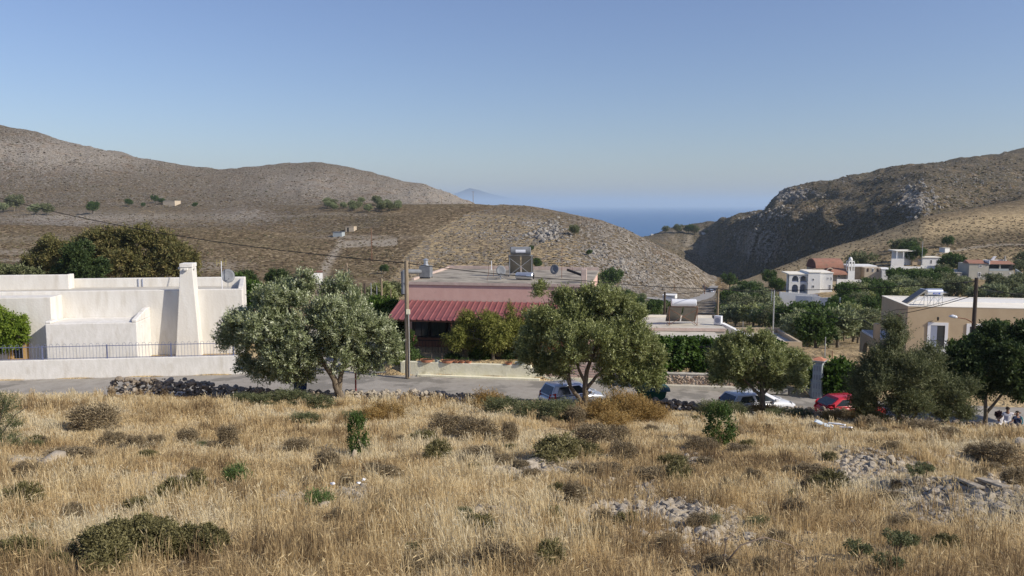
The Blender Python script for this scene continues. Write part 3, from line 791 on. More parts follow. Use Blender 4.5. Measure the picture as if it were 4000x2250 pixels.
big_tree('olive_tree', 'wide tall olive tree with a branching trunk, growing behind the silver car', 'olive tree', 2285, 1612, 39.8,
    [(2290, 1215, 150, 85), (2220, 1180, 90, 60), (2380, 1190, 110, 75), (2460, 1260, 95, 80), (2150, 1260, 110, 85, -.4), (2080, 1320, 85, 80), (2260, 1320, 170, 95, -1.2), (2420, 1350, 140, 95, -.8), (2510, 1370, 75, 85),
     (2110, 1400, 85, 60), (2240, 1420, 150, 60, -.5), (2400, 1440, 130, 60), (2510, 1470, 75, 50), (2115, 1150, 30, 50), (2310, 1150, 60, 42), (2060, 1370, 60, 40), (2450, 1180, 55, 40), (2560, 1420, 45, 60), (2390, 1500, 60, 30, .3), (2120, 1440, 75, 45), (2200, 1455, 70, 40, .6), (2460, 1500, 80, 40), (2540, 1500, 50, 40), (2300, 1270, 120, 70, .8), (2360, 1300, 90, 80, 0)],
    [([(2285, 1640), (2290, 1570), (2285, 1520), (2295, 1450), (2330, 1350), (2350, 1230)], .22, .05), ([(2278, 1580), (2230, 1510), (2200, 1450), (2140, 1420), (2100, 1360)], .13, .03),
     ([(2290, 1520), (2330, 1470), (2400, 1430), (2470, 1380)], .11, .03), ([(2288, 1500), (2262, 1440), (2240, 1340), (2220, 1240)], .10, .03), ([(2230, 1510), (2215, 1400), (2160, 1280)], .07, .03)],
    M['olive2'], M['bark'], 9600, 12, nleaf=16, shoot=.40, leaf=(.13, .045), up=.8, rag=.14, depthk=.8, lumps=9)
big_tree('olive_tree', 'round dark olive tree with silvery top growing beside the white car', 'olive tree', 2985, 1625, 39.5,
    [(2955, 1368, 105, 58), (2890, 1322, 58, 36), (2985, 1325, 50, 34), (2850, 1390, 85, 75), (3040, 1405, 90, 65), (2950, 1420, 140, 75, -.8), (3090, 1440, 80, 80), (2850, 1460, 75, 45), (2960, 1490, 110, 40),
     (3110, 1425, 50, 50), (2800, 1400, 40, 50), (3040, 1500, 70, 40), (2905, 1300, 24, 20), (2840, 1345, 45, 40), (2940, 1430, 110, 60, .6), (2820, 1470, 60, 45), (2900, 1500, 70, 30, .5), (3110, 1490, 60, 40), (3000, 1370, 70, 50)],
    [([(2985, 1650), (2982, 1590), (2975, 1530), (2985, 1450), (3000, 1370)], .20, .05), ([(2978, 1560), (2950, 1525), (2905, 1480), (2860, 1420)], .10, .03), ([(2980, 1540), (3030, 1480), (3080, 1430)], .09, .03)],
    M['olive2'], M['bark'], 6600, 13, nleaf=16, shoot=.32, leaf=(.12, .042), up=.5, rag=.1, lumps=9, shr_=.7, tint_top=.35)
big_tree('wispy_tree', 'wide sprawling grey-green tree with feathery shoots standing beside the red car', 'tree', 3505, 1690, 37.0,
    [(3510, 1300, 45, 40), (3500, 1360, 65, 50), (3610, 1430, 85, 65), (3450, 1430, 95, 75), (3520, 1480, 160, 95, -.6), (3400, 1520, 75, 85), (3640, 1520, 110, 80), (3420, 1590, 110, 50), (3560, 1600, 150, 60, -.5),
     (3720, 1570, 80, 70), (3750, 1620, 60, 45), (3660, 1620, 80, 45), (3480, 1290, 30, 30), (3630, 1370, 35, 35), (3430, 1380, 40, 40), (3780, 1530, 35, 45)],
    [([(3505, 1700), (3512, 1620), (3505, 1540), (3530, 1420), (3515, 1320)], .13, .03), ([(3545, 1700), (3560, 1640), (3600, 1580), (3640, 1480), (3620, 1400)], .11, .03), ([(3508, 1620), (3470, 1560), (3430, 1480)], .09, .03),
     ([(3512, 1610), (3600, 1600), (3700, 1580)], .07, .02)],
    M['wispy'], M['bark'], 7600, 14, nleaf=17, shoot=.6, leaf=(.11, .032), up=1.0, lean=(-.25, 0, 0), rag=.3, rmin=.35, lumps=6, shr_=.35)
big_tree('leafy_tree', 'big dark leafy tree overhanging the three people at the road', 'tree', 3845, 1668, 41.5,
    [(3900, 1330, 90, 60), (3970, 1310, 100, 60), (3830, 1380, 75, 65), (3950, 1400, 120, 80, -.7), (3870, 1450, 110, 70, -.7), (4040, 1420, 110, 100), (3960, 1500, 120, 60, -.5), (3850, 1520, 65, 45), (4060, 1530, 100, 60),
     (3790, 1440, 55, 60), (4150, 1400, 110, 110), (3980, 1555, 60, 20), (3760, 1380, 50, 45), (3720, 1440, 45, 50), (3760, 1500, 60, 40)],
    [([(3845, 1690), (3848, 1620), (3850, 1550), (3880, 1450), (3920, 1360)], .14, .04), ([(3848, 1620), (3885, 1575), (3950, 1500), (4020, 1420)], .10, .03), ([(3850, 1560), (3820, 1480), (3810, 1400)], .08, .03)],
    M['darkgreen'], M['bark'], 6400, 15, nleaf=14, shoot=.35, leaf=(.15, .085), up=.3, rag=.15, lumps=6)
big_tree('leafy_tree', 'fresh green sunlit tree in front of the beige house balcony', 'tree', 3745, 1560, 50.0,
    [(3745, 1380, 85, 55), (3690, 1430, 80, 60), (3790, 1430, 80, 60), (3740, 1480, 100, 50), (3820, 1350, 60, 50), (3880, 1290, 60, 40)],
    [([(3745, 1570), (3745, 1480), (3740, 1400)], .12, .03)],
    M['green'], M['bark2'], 2600, 16, nleaf=12, shoot=.35, leaf=(.16, .09), up=.3, lumps=5)
big_tree('citrus_tree', 'bright lime-green round tree at the left end of the blue fence', 'tree', -20, 1460, 50.6,
    [(30, 1270, 75, 55), (-30, 1250, 80, 60), (60, 1310, 50, 45), (-20, 1320, 90, 50), (20, 1350, 60, 25)],
    [([(-20, 1470), (-15, 1400), (0, 1320)], .12, .05)],
    M['lime'], M['bark2'], 1700, 17, nleaf=12, shoot=.3, leaf=(.13, .075), up=.2, rag=.12)
big_tree('pepper_tree', 'feathery yellow-green tree in front of the red awning', 'tree', 1930, 1440, 51.3,
    [(1860, 1255, 80, 38), (1960, 1250, 85, 38), (1830, 1290, 80, 50), (1930, 1280, 100, 60, -.5), (2010, 1270, 70, 55), (1780, 1330, 55, 35), (1880, 1340, 100, 35), (1990, 1330, 80, 40), (2040, 1340, 60, 30),
     (1990, 1185, 14, 34), (2040, 1215, 24, 26), (1750, 1320, 35, 18), (2075, 1300, 40, 40)],
    [([(1930, 1448), (1926, 1390), (1925, 1330), (1880, 1270), (1860, 1210)], .15, .03), ([(1925, 1345), (1980, 1290), (2010, 1230)], .08, .02), ([(1925, 1340), (1850, 1320), (1780, 1320)], .06, .02)],
    M['pepper'], M['bark2'], 3800, 18, nleaf=14, shoot=.4, leaf=(.12, .04), up=.1, droop=.5, rag=.2, rmin=.35, lumps=5, shr_=.3)
big_tree('fig_tree', 'bright green fig tree with big leaves beside the pierced block pillar', 'fig tree', 3275, 1550, 46.6,
    [(3260, 1440, 55, 35), (3300, 1470, 60, 45), (3230, 1480, 40, 45), (3270, 1515, 65, 35), (3190, 1490, 45, 30, .8), (3170, 1465, 25, 20, 1.2)],
    [([(3275, 1560), (3270, 1500), (3265, 1440)], .08, .03), ([(3275, 1550), (3300, 1500), (3310, 1460)], .06, .02)],
    M['vine'], M['bark2'], 700, 19, nleaf=8, shoot=.4, leaf=(.22, .17), up=.3, rag=.15)

# trees between the houses and behind them
big_tree('broad_tree', 'broad rusty green tree behind the white house, widest of the row', 'tree', 520, None, 92,
    [(420, 960, 130, 55), (560, 950, 130, 55), (680, 990, 80, 60), (480, 1030, 150, 60, -1), (620, 1050, 130, 60, -1), (360, 1010, 80, 60), (720, 1060, 60, 55)],
    [([(520, 1160), (520, 1080), (500, 1000)], .35, .1), ([(520, 1080), (600, 1010), (640, 980)], .2, .06)],
    M['tamarisk'], M['bark2'], 5600, 21, nleaf=12, shoot=.7, leaf=(.30, .13), up=.5, rag=.2, twig_r=.06, lumps=9, shr_=.15)
big_tree('broad_tree', 'blackish green tree in the middle of the trees behind the white house', 'tree', 330, None, 86,
    [(320, 1000, 60, 50), (300, 1060, 60, 50), (360, 1070, 55, 50), (250, 1080, 40, 35)], [([(330, 1160), (325, 1080), (320, 1010)], .25, .1)],
    M['darkgreen'], M['bark2'], 2000, 22, nleaf=12, shoot=.55, leaf=(.26, .14), up=.3, twig_r=.05, lumps=9, shr_=.15)
big_tree('broad_tree', 'olive-brown tree rising left of the blackish one behind the white house', 'tree', 190, None, 95,
    [(200, 990, 75, 50), (150, 1040, 80, 45), (230, 1050, 60, 45), (110, 1070, 60, 30)], [([(190, 1150), (190, 1080), (195, 1000)], .25, .1)],
    M['tamarisk'], M['bark2'], 2200, 23, nleaf=12, shoot=.65, leaf=(.28, .13), up=.5, rag=.2, twig_r=.05, lumps=9, shr_=.15)
big_tree('broad_tree', 'low dark green tree at the left end behind the white house', 'tree', 40, None, 84,
    [(60, 1075, 80, 30), (-20, 1075, 80, 35), (130, 1085, 50, 22), (-100, 1060, 70, 40)], [([(40, 1160), (45, 1100), (50, 1075)], .2, .08)],
    M['wispy'], M['bark2'], 1500, 24, nleaf=12, shoot=.7, leaf=(.26, .12), up=.4, twig_r=.05)
for i, (px, py, rx, rz, Y, mt, lab) in enumerate([
        (915, 1115, 55, 40, 78, 'green', 'fresh green tree behind the right end of the white house'), (990, 1150, 50, 45, 74, 'vine', 'leafy green tree seen left of the big olive crown'),
        (1085, 1085, 42, 28, 105, 'darkgreen', 'dark green bush-like tree rising above the big olive'), (960, 1090, 30, 22, 84, 'darkgreen', 'small dark tree just behind the white house antenna'),
        (1490, 1225, 75, 60, 64, 'vine', 'leafy green citrus tree left of the red awning'), (1440, 1270, 60, 45, 60, 'green', 'dark citrus tree between big olive and red awning'),
        (1530, 1280, 45, 55, 58, 'green', 'shaded tree tucked beside the awning left edge'), (1490, 1150, 55, 45, 100, 'olive2', 'soft green tree between the thin poles'),
        (1540, 1130, 30, 22, 110, 'wispy', 'small round tree behind the smoke duct'), (1430, 1165, 30, 35, 96, 'wispy', 'bluish green tree among the thin poles'),
        ]):
    b = [(px, py, rx, rz), (px - rx * .5, py + rz * .5, rx * .7, rz * .6), (px + rx * .5, py + rz * .5, rx * .7, rz * .6)]
    big_tree('leafy_tree', lab, 'tree', px, None, Y, b, [([(px, py + rz * 2.6), (px, py + rz), (px, py)], .14, .05)], M[mt], M['bark2'], int(500 + rx * rz * .28), 40 + i, nleaf=10, shoot=.5, leaf=(.22, .12), up=.4, twig_r=.04)

# prototype trees for the grove
def proto_tree(mt, seed, w=5.0, h=4.2, nsh=420, leaf=(.36, .17), form='round'):
    root = empty('grove_tree', (0, 0, -300))
    rs = random.Random(seed); B = []
    for q in range(7 if form == 'round' else 9):
        a = rs.uniform(0, 6.28); d = rs.uniform(.1, .55) * w * .5
        B.append((math.cos(a) * d, math.sin(a) * d, h * rs.uniform(.48, .74), w * rs.uniform(.22, .34), w * rs.uniform(.22, .34), h * rs.uniform(.18, .28)))
    limbs = [([(0, 0, -.6), (.05, 0, h * .22), (b[0] * .5, b[1] * .5, h * .38), b[:3]], .22, .05) for b in B[:4]]
    trunk(root, .2, limbs, M['bark2'], None, seed, 6)
    crown('crown', B, root, M[mt], nsh, nleaf=9, shoot=.5, leaf=leaf, seed=seed, up=.5, rag=.25)
    return root
PROT = [proto_tree('valley', 61), proto_tree('valley', 62, 5.5, 3.8), proto_tree('wispy', 63, 5.5, 4.4), proto_tree('valley', 64, 4.2, 3.6), proto_tree('olive2', 65, 5, 4), proto_tree('green', 66, 5.5, 5.0, leaf=(.36, .2))]
used_p = set()
def plant(k, pos, s, rz, label, group, cat='tree', name=None):
    if k in used_p: o = copy_tree(PROT[k])
    else: o = PROT[k]; used_p.add(k)
    o.location = pos; o.scale = (s, s, s); o.rotation_euler = (0, 0, rz)
    if name: o.name = name
    tag(o, label, cat, group); return o
rg = random.Random(5)
# (picture region, depth hint, how many, rows) ; forbidden boxes keep roads and houses clear
FORB = [(3060, 1060, 3262, 1200), (3170, 1000, 3500, 1122), (3480, 955, 3690, 1068), (3760, 1010, 3990, 1095), (2690, 1100, 2830, 1240), (2560, 1135, 2670, 1192), (3020, 1160, 3300, 1172), (2500, 1150, 2720, 1176), (3060, 1172, 3300, 1186)]
def ok_spot(px, py, top):
    for a, b, c_, d in FORB:
        if a - 8 < px < c_ + 8 and b < py < d: return False
        if a + 6 < px < c_ - 6 and top < d and py > d and top < b + (d - b) * .82: return False
    return True
placed = []
def region(poly, n, kinds, smin, smax, label, group, mind):
    xs_ = [p[0] for p in poly]; ys_ = [p[1] for p in poly]; c_ = 0; tr = 0
    def inside(x, y):
        r = False
        for i in range(len(poly)):
            (x1, y1), (x2, y2) = poly[i], poly[i - 1]
            if (y1 > y) != (y2 > y) and x < (x2 - x1) * (y - y1) / (y2 - y1) + x1: r = not r
        return r
    while c_ < n and tr < n * 60:
        tr += 1
        px, py = rg.uniform(min(xs_), max(xs_)), rg.uniform(min(ys_), max(ys_))
        if not inside(px, py): continue
        p = G(px, py, y0=72, y1=900)
        if p.y > 620: continue
        s = rg.uniform(smin, smax); top = py - 4 * s * F / p.y
        if not ok_spot(px, py, top): continue
        if any((p - q).length < mind * s for q in placed): continue
        placed.append(p); c_ += 1
        plant(rg.choice(kinds), p, s, rg.uniform(0, 6.28), label, group)
region([(2850, 1215), (3040, 1195), (3330, 1195), (3420, 1250), (3380, 1330), (3200, 1400), (3060, 1330), (2930, 1300), (2830, 1260)], 58, [0, 1, 2, 3, 4, 5], .8, 1.25, 'grey-green tree in the dense grove below the white arched villa', 'grove trees below the villa', 3.7)
region([(3230, 1120), (3500, 1075), (3700, 1090), (3720, 1150), (3560, 1185), (3250, 1200)], 46, [0, 1, 2, 4, 5], .8, 1.3, 'rounded tree in the olive grove right of the church', 'grove trees right of the church', 3.2)
region([(3700, 1110), (4050, 1115), (4150, 1200), (3700, 1180)], 30, [0, 1, 2, 3], .8, 1.2, 'rounded tree in the grove below the red-roofed stone house', 'grove trees below the red-roofed house', 3.4)
region([(2520, 1195), (2700, 1195), (2830, 1240), (2860, 1275), (2540, 1250)], 20, [0, 1, 2, 4, 5], .7, 1.1, 'bushy tree on the valley floor behind the flat grey roof', 'valley floor trees behind the grey roof', 4)
region([(2830, 1160), (3050, 1130), (3080, 1180), (3000, 1205), (2840, 1215)], 15, [0, 1, 3, 4, 5], .8, 1.15, 'scattered tree between the valley road and the arched villa', 'trees left of the villa', 4.5)
region([(2300, 1150), (2560, 1185), (2560, 1215), (2340, 1190)], 8, [0, 4, 5], .6, .9, 'small tree beside the valley road behind the wide olive', 'small trees by the valley road', 4)
region([(1250, 795), (1310, 795), (1550, 800), (1600, 822), (1560, 835), (1260, 826)], 24, [0, 1, 2], .9, 1.2, 'grey-green tree in the walled olive plot on the plateau', 'plateau olive plot trees', 3.2)
for i, (px, py, s, k, lab) in enumerate([(2850, 1131, 1.5, 5, 'dark green tree at the mouth of the valley road'), (2335, 1142, 1.3, 2, 'green tree at the right foot corner of the pink house roof'), (2375, 1146, 1.7, 5, 'bigger green tree at the foot of the rocky hill'),
        (3005, 1118, 1.1, 5, 'green tree just left of the arched villa'), (55, 826, 2.6, 2, 'large dark tree on the left plateau, biggest up there'), (15, 832, 1.8, 0, 'tree at the far left of the plateau'), (140, 838, 1.7, 1, 'mid sized bush tree right of the big plateau tree'), (185, 842, 1.6, 2, 'low bush tree beside the mid sized plateau tree'),
        (363, 836, 1.7, 5, 'lone round green tree under the power line on the plateau'), (505, 808, 1.3, 5, 'small bright green tree beside the plateau ruins'), (608, 796, 1.4, 5, 'green tree left of the stone hut'), (632, 800, 1.1, 5, 'low tree touching the stone hut'), (760, 812, .8, 5, 'tiny green tree right of the stone hut'),
        (560, 812, .8, 5, 'little bush among the plateau ruins'), (2600, 893, 1.7, 2, 'first dark tree of the ridge above the sea, lowest'), (2650, 884, 2.2, 2, 'bushy dark tree in the middle of the sea ridge'), (2690, 872, 2.3, 5, 'broad dark tree on the sea ridge near the white hut'), (2715, 864, 2.2, 2, 'dark tree just left of the white ridge hut'),
        (2760, 863, 1.0, 2, 'small dark tree right of the white ridge hut'), (3355, 1086, 1.7, 2, 'dense dark round tree in front of the church hall'), (3545, 1020, 1.5, 5, 'tall green tree before the hillside house'), (3570, 1035, 1.3, 5, 'leafy tree beside the ochre wall of the hillside house'),
        (3500, 990, 1.2, 2, 'shadowy tree at the left of the hillside house'), (3530, 975, 1.0, 2, 'dark tree behind the hillside house'), (3570, 972, 1.0, 2, 'dark tree behind the white porch roof'), (3700, 968, 1.0, 5, 'small bush tree beside the little white shed'),
        (3700, 1062, 1.3, 5, 'green hedge-like tree left of the red-roofed stone house'), (3740, 1068, 1.2, 5, 'second hedge-like tree near the red-roofed stone house'), (4000, 1050, 1.3, 2, 'dark tree right of the red-roofed stone house'), (3985, 1075, 1.1, 2, 'dark low tree by the right picture edge on the slope'),
        (2245, 922, 1.0, 2, 'single dark bush on the rocky hill near the crag'), (2300, 1000, .5, 5, 'tiny round bush on the golden slope'), (2075, 985, .5, 5, 'small bush beside the upper water tank'), (2100, 1030, .45, 5, 'little green bush on the slope behind the tanks'), (2098, 1053, .8, 5, 'wider green bush right behind the roof edge'), (1500, 1072, .7, 5, 'lone bush on the slope above the thin poles')]):
    y0 = 72
    p = G(px, py, y0=y0, y1=900)
    plant(k, p, s, i * 1.3, lab, None)
for i in range(len(PROT)):
    if i not in used_p: PROT[i].location = (0, 0, -300)

# ------------------------------------------------------------------ field: shrubs, grass, stones
def cushion(mt, seed, nsh=900, leaf=(.045, .018), up=.6, name='cushion_shrub', nleaf=7, shoot=.10, tall=.5, parts=6, rk_=1.0):
    """low dome of short twigs, 1 m wide; returns a single mesh"""
    rs = random.Random(seed); B = []
    for q in range(parts):
        a = rs.uniform(0, 6.28); d = rs.uniform(0, .26) * (1.35 if rk_ < 1 else 1)
        B.append((math.cos(a) * d, math.sin(a) * d, tall * rs.uniform(.30, .52), rs.uniform(.17, .27) * rk_, rs.uniform(.17, .27) * rk_, tall * rs.uniform(.32, .5) * rk_))
    o = crown(name, B, None, M[mt], nsh, nleaf=nleaf, shoot=shoot, leaf=leaf, seed=seed, up=up, rmin=.72, rag=.1, tint_top=.3)
    o.location = (0, 0, -300)
    return o
BIGC = cushion('shrub_green', 21, 5200, (.026, .012), .5, 'cushion_shrub', 9, .06, .5, 18, .62)
CU = {'g': [cushion('shrub_green', 1), cushion('shrub_green', 2)], 'b': [cushion('shrub_brown', 3, leaf=(.05, .012)), cushion('shrub_brown', 4, leaf=(.055, .012))],
      'w': [cushion('golden', 5, 500, (.10, .014), 1.6, 'golden_weed', 8, .3, .6)], 'u': [cushion('green', 6, 420, (.055, .03), .5, 'leafy_bush', 8, .12, .9)], 'h': [cushion('bright', 7, 260, (.12, .02), 1.6, 'green_clump', 6, .2, .5)],
      'x': [cushion('wispy', 8, 700, (.05, .016), 1.2, 'grey_shrub', 8, .2, .8)]}
cu_used = set()
LABK = {'g': ('dark green', 'shrub'), 'b': ('brown twiggy', 'shrub'), 'w': ('golden stalky', 'weed'), 'u': ('leafy green', 'bush'), 'h': ('fresh green', 'plant'), 'x': ('grey-green', 'shrub')}
SHR = [(430,2215,440,200,'g','largest dark green cushion shrub, bottom left of the dry field'),(720,2190,310,150,'g','dark green cushion shrub touching the right side of the largest one'),(380,2250,260,110,'g','green cushion shrub in front of the largest one, bottom left'),(60,2215,230,110,'g','low green shrub in the bottom left corner'),(50,1990,190,90,'g','green shrub cut by the left picture edge, middle of the field'),
 (330,1690,250,110,'b','broad brown-green shrub in the grass left of the dark stone wall'),(240,1805,260,55,'b','flat brown shrub on a pale rock at the left'),(430,1745,120,60,'b',None),(520,1755,90,60,'b',None),(600,1745,90,50,'b',None),(720,1740,120,70,'b',None),(880,1755,110,100,'b',None),
 (650,1970,150,90,'g',None),(745,1950,120,100,'g',None),(540,2010,150,60,'g',None),(920,1905,120,80,'h','fresh green leafy clump in the grass left of centre'),(1240,1990,130,70,'h','small bright green clump beside pale rocks'),(1395,1785,95,150,'u','narrow upright green bush near the foot of the big olive'),(1480,1885,190,75,'b','dark brown shrub over a hollow in the centre-left grass'),
 (1270,1850,150,90,'b',None),(1150,1770,140,60,'b',None),(1750,1705,190,90,'b',None),(1860,1725,180,95,'b',None),(1990,1730,80,90,'b','tall narrow brown shrub in the middle of the field'),(1700,1800,140,70,'g',None),(1870,1800,200,55,'b',None),(1960,1815,110,45,'b',None),(2170,1812,300,90,'g','wide green-brown mound above the rubble patch'),
 (2270,1790,180,60,'g',None),(2320,1745,210,95,'b',None),(2420,1740,110,80,'b',None),(2440,1800,130,80,'b',None),(2300,1868,230,52,'b',None),(2380,1850,160,45,'b',None),(2530,1885,190,60,'b',None),(2650,1890,150,80,'g','dark green cushion right of the rubble patch'),(2640,1830,130,50,'g',None),(2820,1745,135,150,'u','upright leafy green bush in front of the white car'),
 (2750,1765,150,60,'b',None),(2900,1775,130,45,'b',None),(2240,1975,110,100,'b',None),(2150,2060,130,70,'g',None),(2350,2060,120,75,'b',None),(2450,2060,120,60,'g',None),(3180,1875,170,60,'b',None),(3110,1860,110,40,'b',None),(3250,1945,190,95,'g','dark green shrub beside the rubble mound'),(3190,1920,120,60,'b',None),
 (2860,1940,100,75,'b',None),(2760,1830,110,50,'b',None),(2950,1880,90,50,'b',None),(3110,2030,120,90,'b','brown shrub half sunk in the tall grass right of centre'),(1930,2160,180,90,'b',None),(1850,2090,190,65,'g',None),(1940,2250,260,130,'b','dark brown shrub at the bottom centre'),(2140,2220,200,90,'g',None),(2070,2250,170,80,'b',None),
 (2830,2245,200,70,'b',None),(2990,2240,120,60,'b',None),(3920,1830,220,90,'b','dark brown shrub on the right mound'),(3990,1900,160,80,'b',None),(3830,1790,110,50,'b',None),(1650,1735,110,50,'g',None),(1180,1660,130,50,'x',None),(1370,1655,120,50,'x',None),(2620,2150,140,60,'b',None),(2740,2070,120,70,'b',None),
 (1640,2260,160,60,'b',None),(1500,2000,120,50,'b',None),(300,1880,150,60,'b',None),(90,1870,140,60,'b','grey-brown shrub under the left edge bush'),(3050,2130,110,60,'b',None),(3500,2070,100,60,'b',None),
 (1120,1590,180,70,'x',None),(1230,1600,140,60,'x',None),(1020,1590,140,55,'x',None),(940,1585,120,50,'x',None),(1960,1625,170,75,'x','grey shrub in the shade left of the silver car'),(2080,1640,150,80,'x',None),(2190,1650,150,95,'x','tall grey shrub in front of the silver car'),(2370,1640,110,80,'x',None),(2245,1655,120,70,'b',None),
 (2430,1640,170,95,'w','golden stalky weed clump in front of the green bin'),(2340,1650,120,80,'w',None),(2500,1650,140,80,'w',None),(2560,1650,110,60,'w',None),(2400,1680,150,60,'w',None),(1500,1640,150,60,'w','golden weed below the rubble of the low wall'),(1440,1650,110,50,'w',None),(1900,1605,120,70,'w',None),
 (2790,1640,130,80,'x',None),(2870,1640,110,70,'x','grey-green shrub under the bumper of the white car'),(3040,1640,110,50,'x',None),(3330,1650,120,60,'b',None),(3400,1680,140,60,'b',None),(3620,1690,160,50,'b',None),(3720,1715,130,50,'b',None),(3250,1650,90,40,'w',None),
 (2840,1625,140,62,'x',None),(2925,1622,120,52,'w',None),(3050,1628,130,50,'x',None),(3215,1640,120,55,'b',None),(3290,1645,120,55,'w',None),(2160,1622,120,60,'x',None),(2470,1612,110,60,'w',None)]
rs_ = random.Random(9)
for _ in range(75):
    px_, py_ = rs_.uniform(20, 3980), 1640 + 600 * rs_.random() ** 1.1
    w_ = rs_.uniform(60, 150) * (.5 + (py_ - 1600) / 900); SHR.append((px_, py_, w_, w_ * rs_.uniform(.2, .32), rs_.choice('gbbbbx'), None))
def region_word(px, py):
    v = 'near the stone wall' if py < 1680 else 'in the upper field' if py < 1830 else 'in the middle of the field' if py < 2030 else 'in the nearest grass'
    h = 'at the left' if px < 1300 else 'at the centre' if px < 2700 else 'at the right'
    return h + ' ' + v
shr_pos = []
cnt = {}
for (px, py, w, h, k, lab) in SHR:
    p = G(px, py, y0=5, y1=45)
    if p.y > yedge(p.x) - .3: p.y = yedge(p.x) - .4; p.z = ground(p.x, p.y)
    sw = w * (p.y * 1.03) / F; sh = h * p.y * 1.05 / F
    i = rs_.randrange(len(CU[k])); src = CU[k][i]
    if w > 300 and k == 'g': i = 9; src = BIGC
    if (k, i) in cu_used: o = src.copy(); COL.objects.link(o)
    else: o = src; cu_used.add((k, i))
    tall = {'g': .55, 'b': .55, 'w': .85, 'u': .95, 'h': .7, 'x': .9}[k]
    o.location = (p.x, p.y + sw * .25, ground(p.x, p.y + sw * .25) - .03)
    o.scale = (sw * 1.15, min(sw * 1.1, max(sh * 1.6, sw * .8)), max(sh, .26) / tall * (1.15 if w > 300 else 1.05 if k in 'bx' else 1.25)); o.rotation_euler = (0, 0, rs_.uniform(-.5, .5))
    desc, cat = LABK[k]; rw = region_word(px, py)
    tag(o, lab or f'{desc} {cat} among the dry grass {rw}', cat, None if lab else f'{desc} plants {rw}')
    if lab and 'group' in o.keys(): del o['group']
    shr_pos.append((p.x, p.y + sw * .25, sw * .5))
# big bush at the left picture edge
big_tree('wild_bush', 'open dark green bush with bare twigs cut by the left picture edge', 'bush', -40, None, 24.0,
    [(20, 1590, 60, 55), (-40, 1620, 80, 70), (50, 1660, 45, 40), (0, 1720, 80, 55), (-60, 1700, 70, 80), (60, 1740, 40, 25)],
    [([(-40, 1830), (-30, 1740), (0, 1640), (20, 1570)], .06, .02), ([(-35, 1800), (20, 1740), (80, 1700)], .03, .01), ([(-30, 1740), (60, 1620), (105, 1590)], .03, .008), ([(-20, 1780), (70, 1770), (112, 1740)], .025, .008)],
    M['wispy'], M['bark2'], 1500, 31, nleaf=12, shoot=.28, leaf=(.045, .014), up=.7, rag=.5, rmin=.3, twig_r=.012)

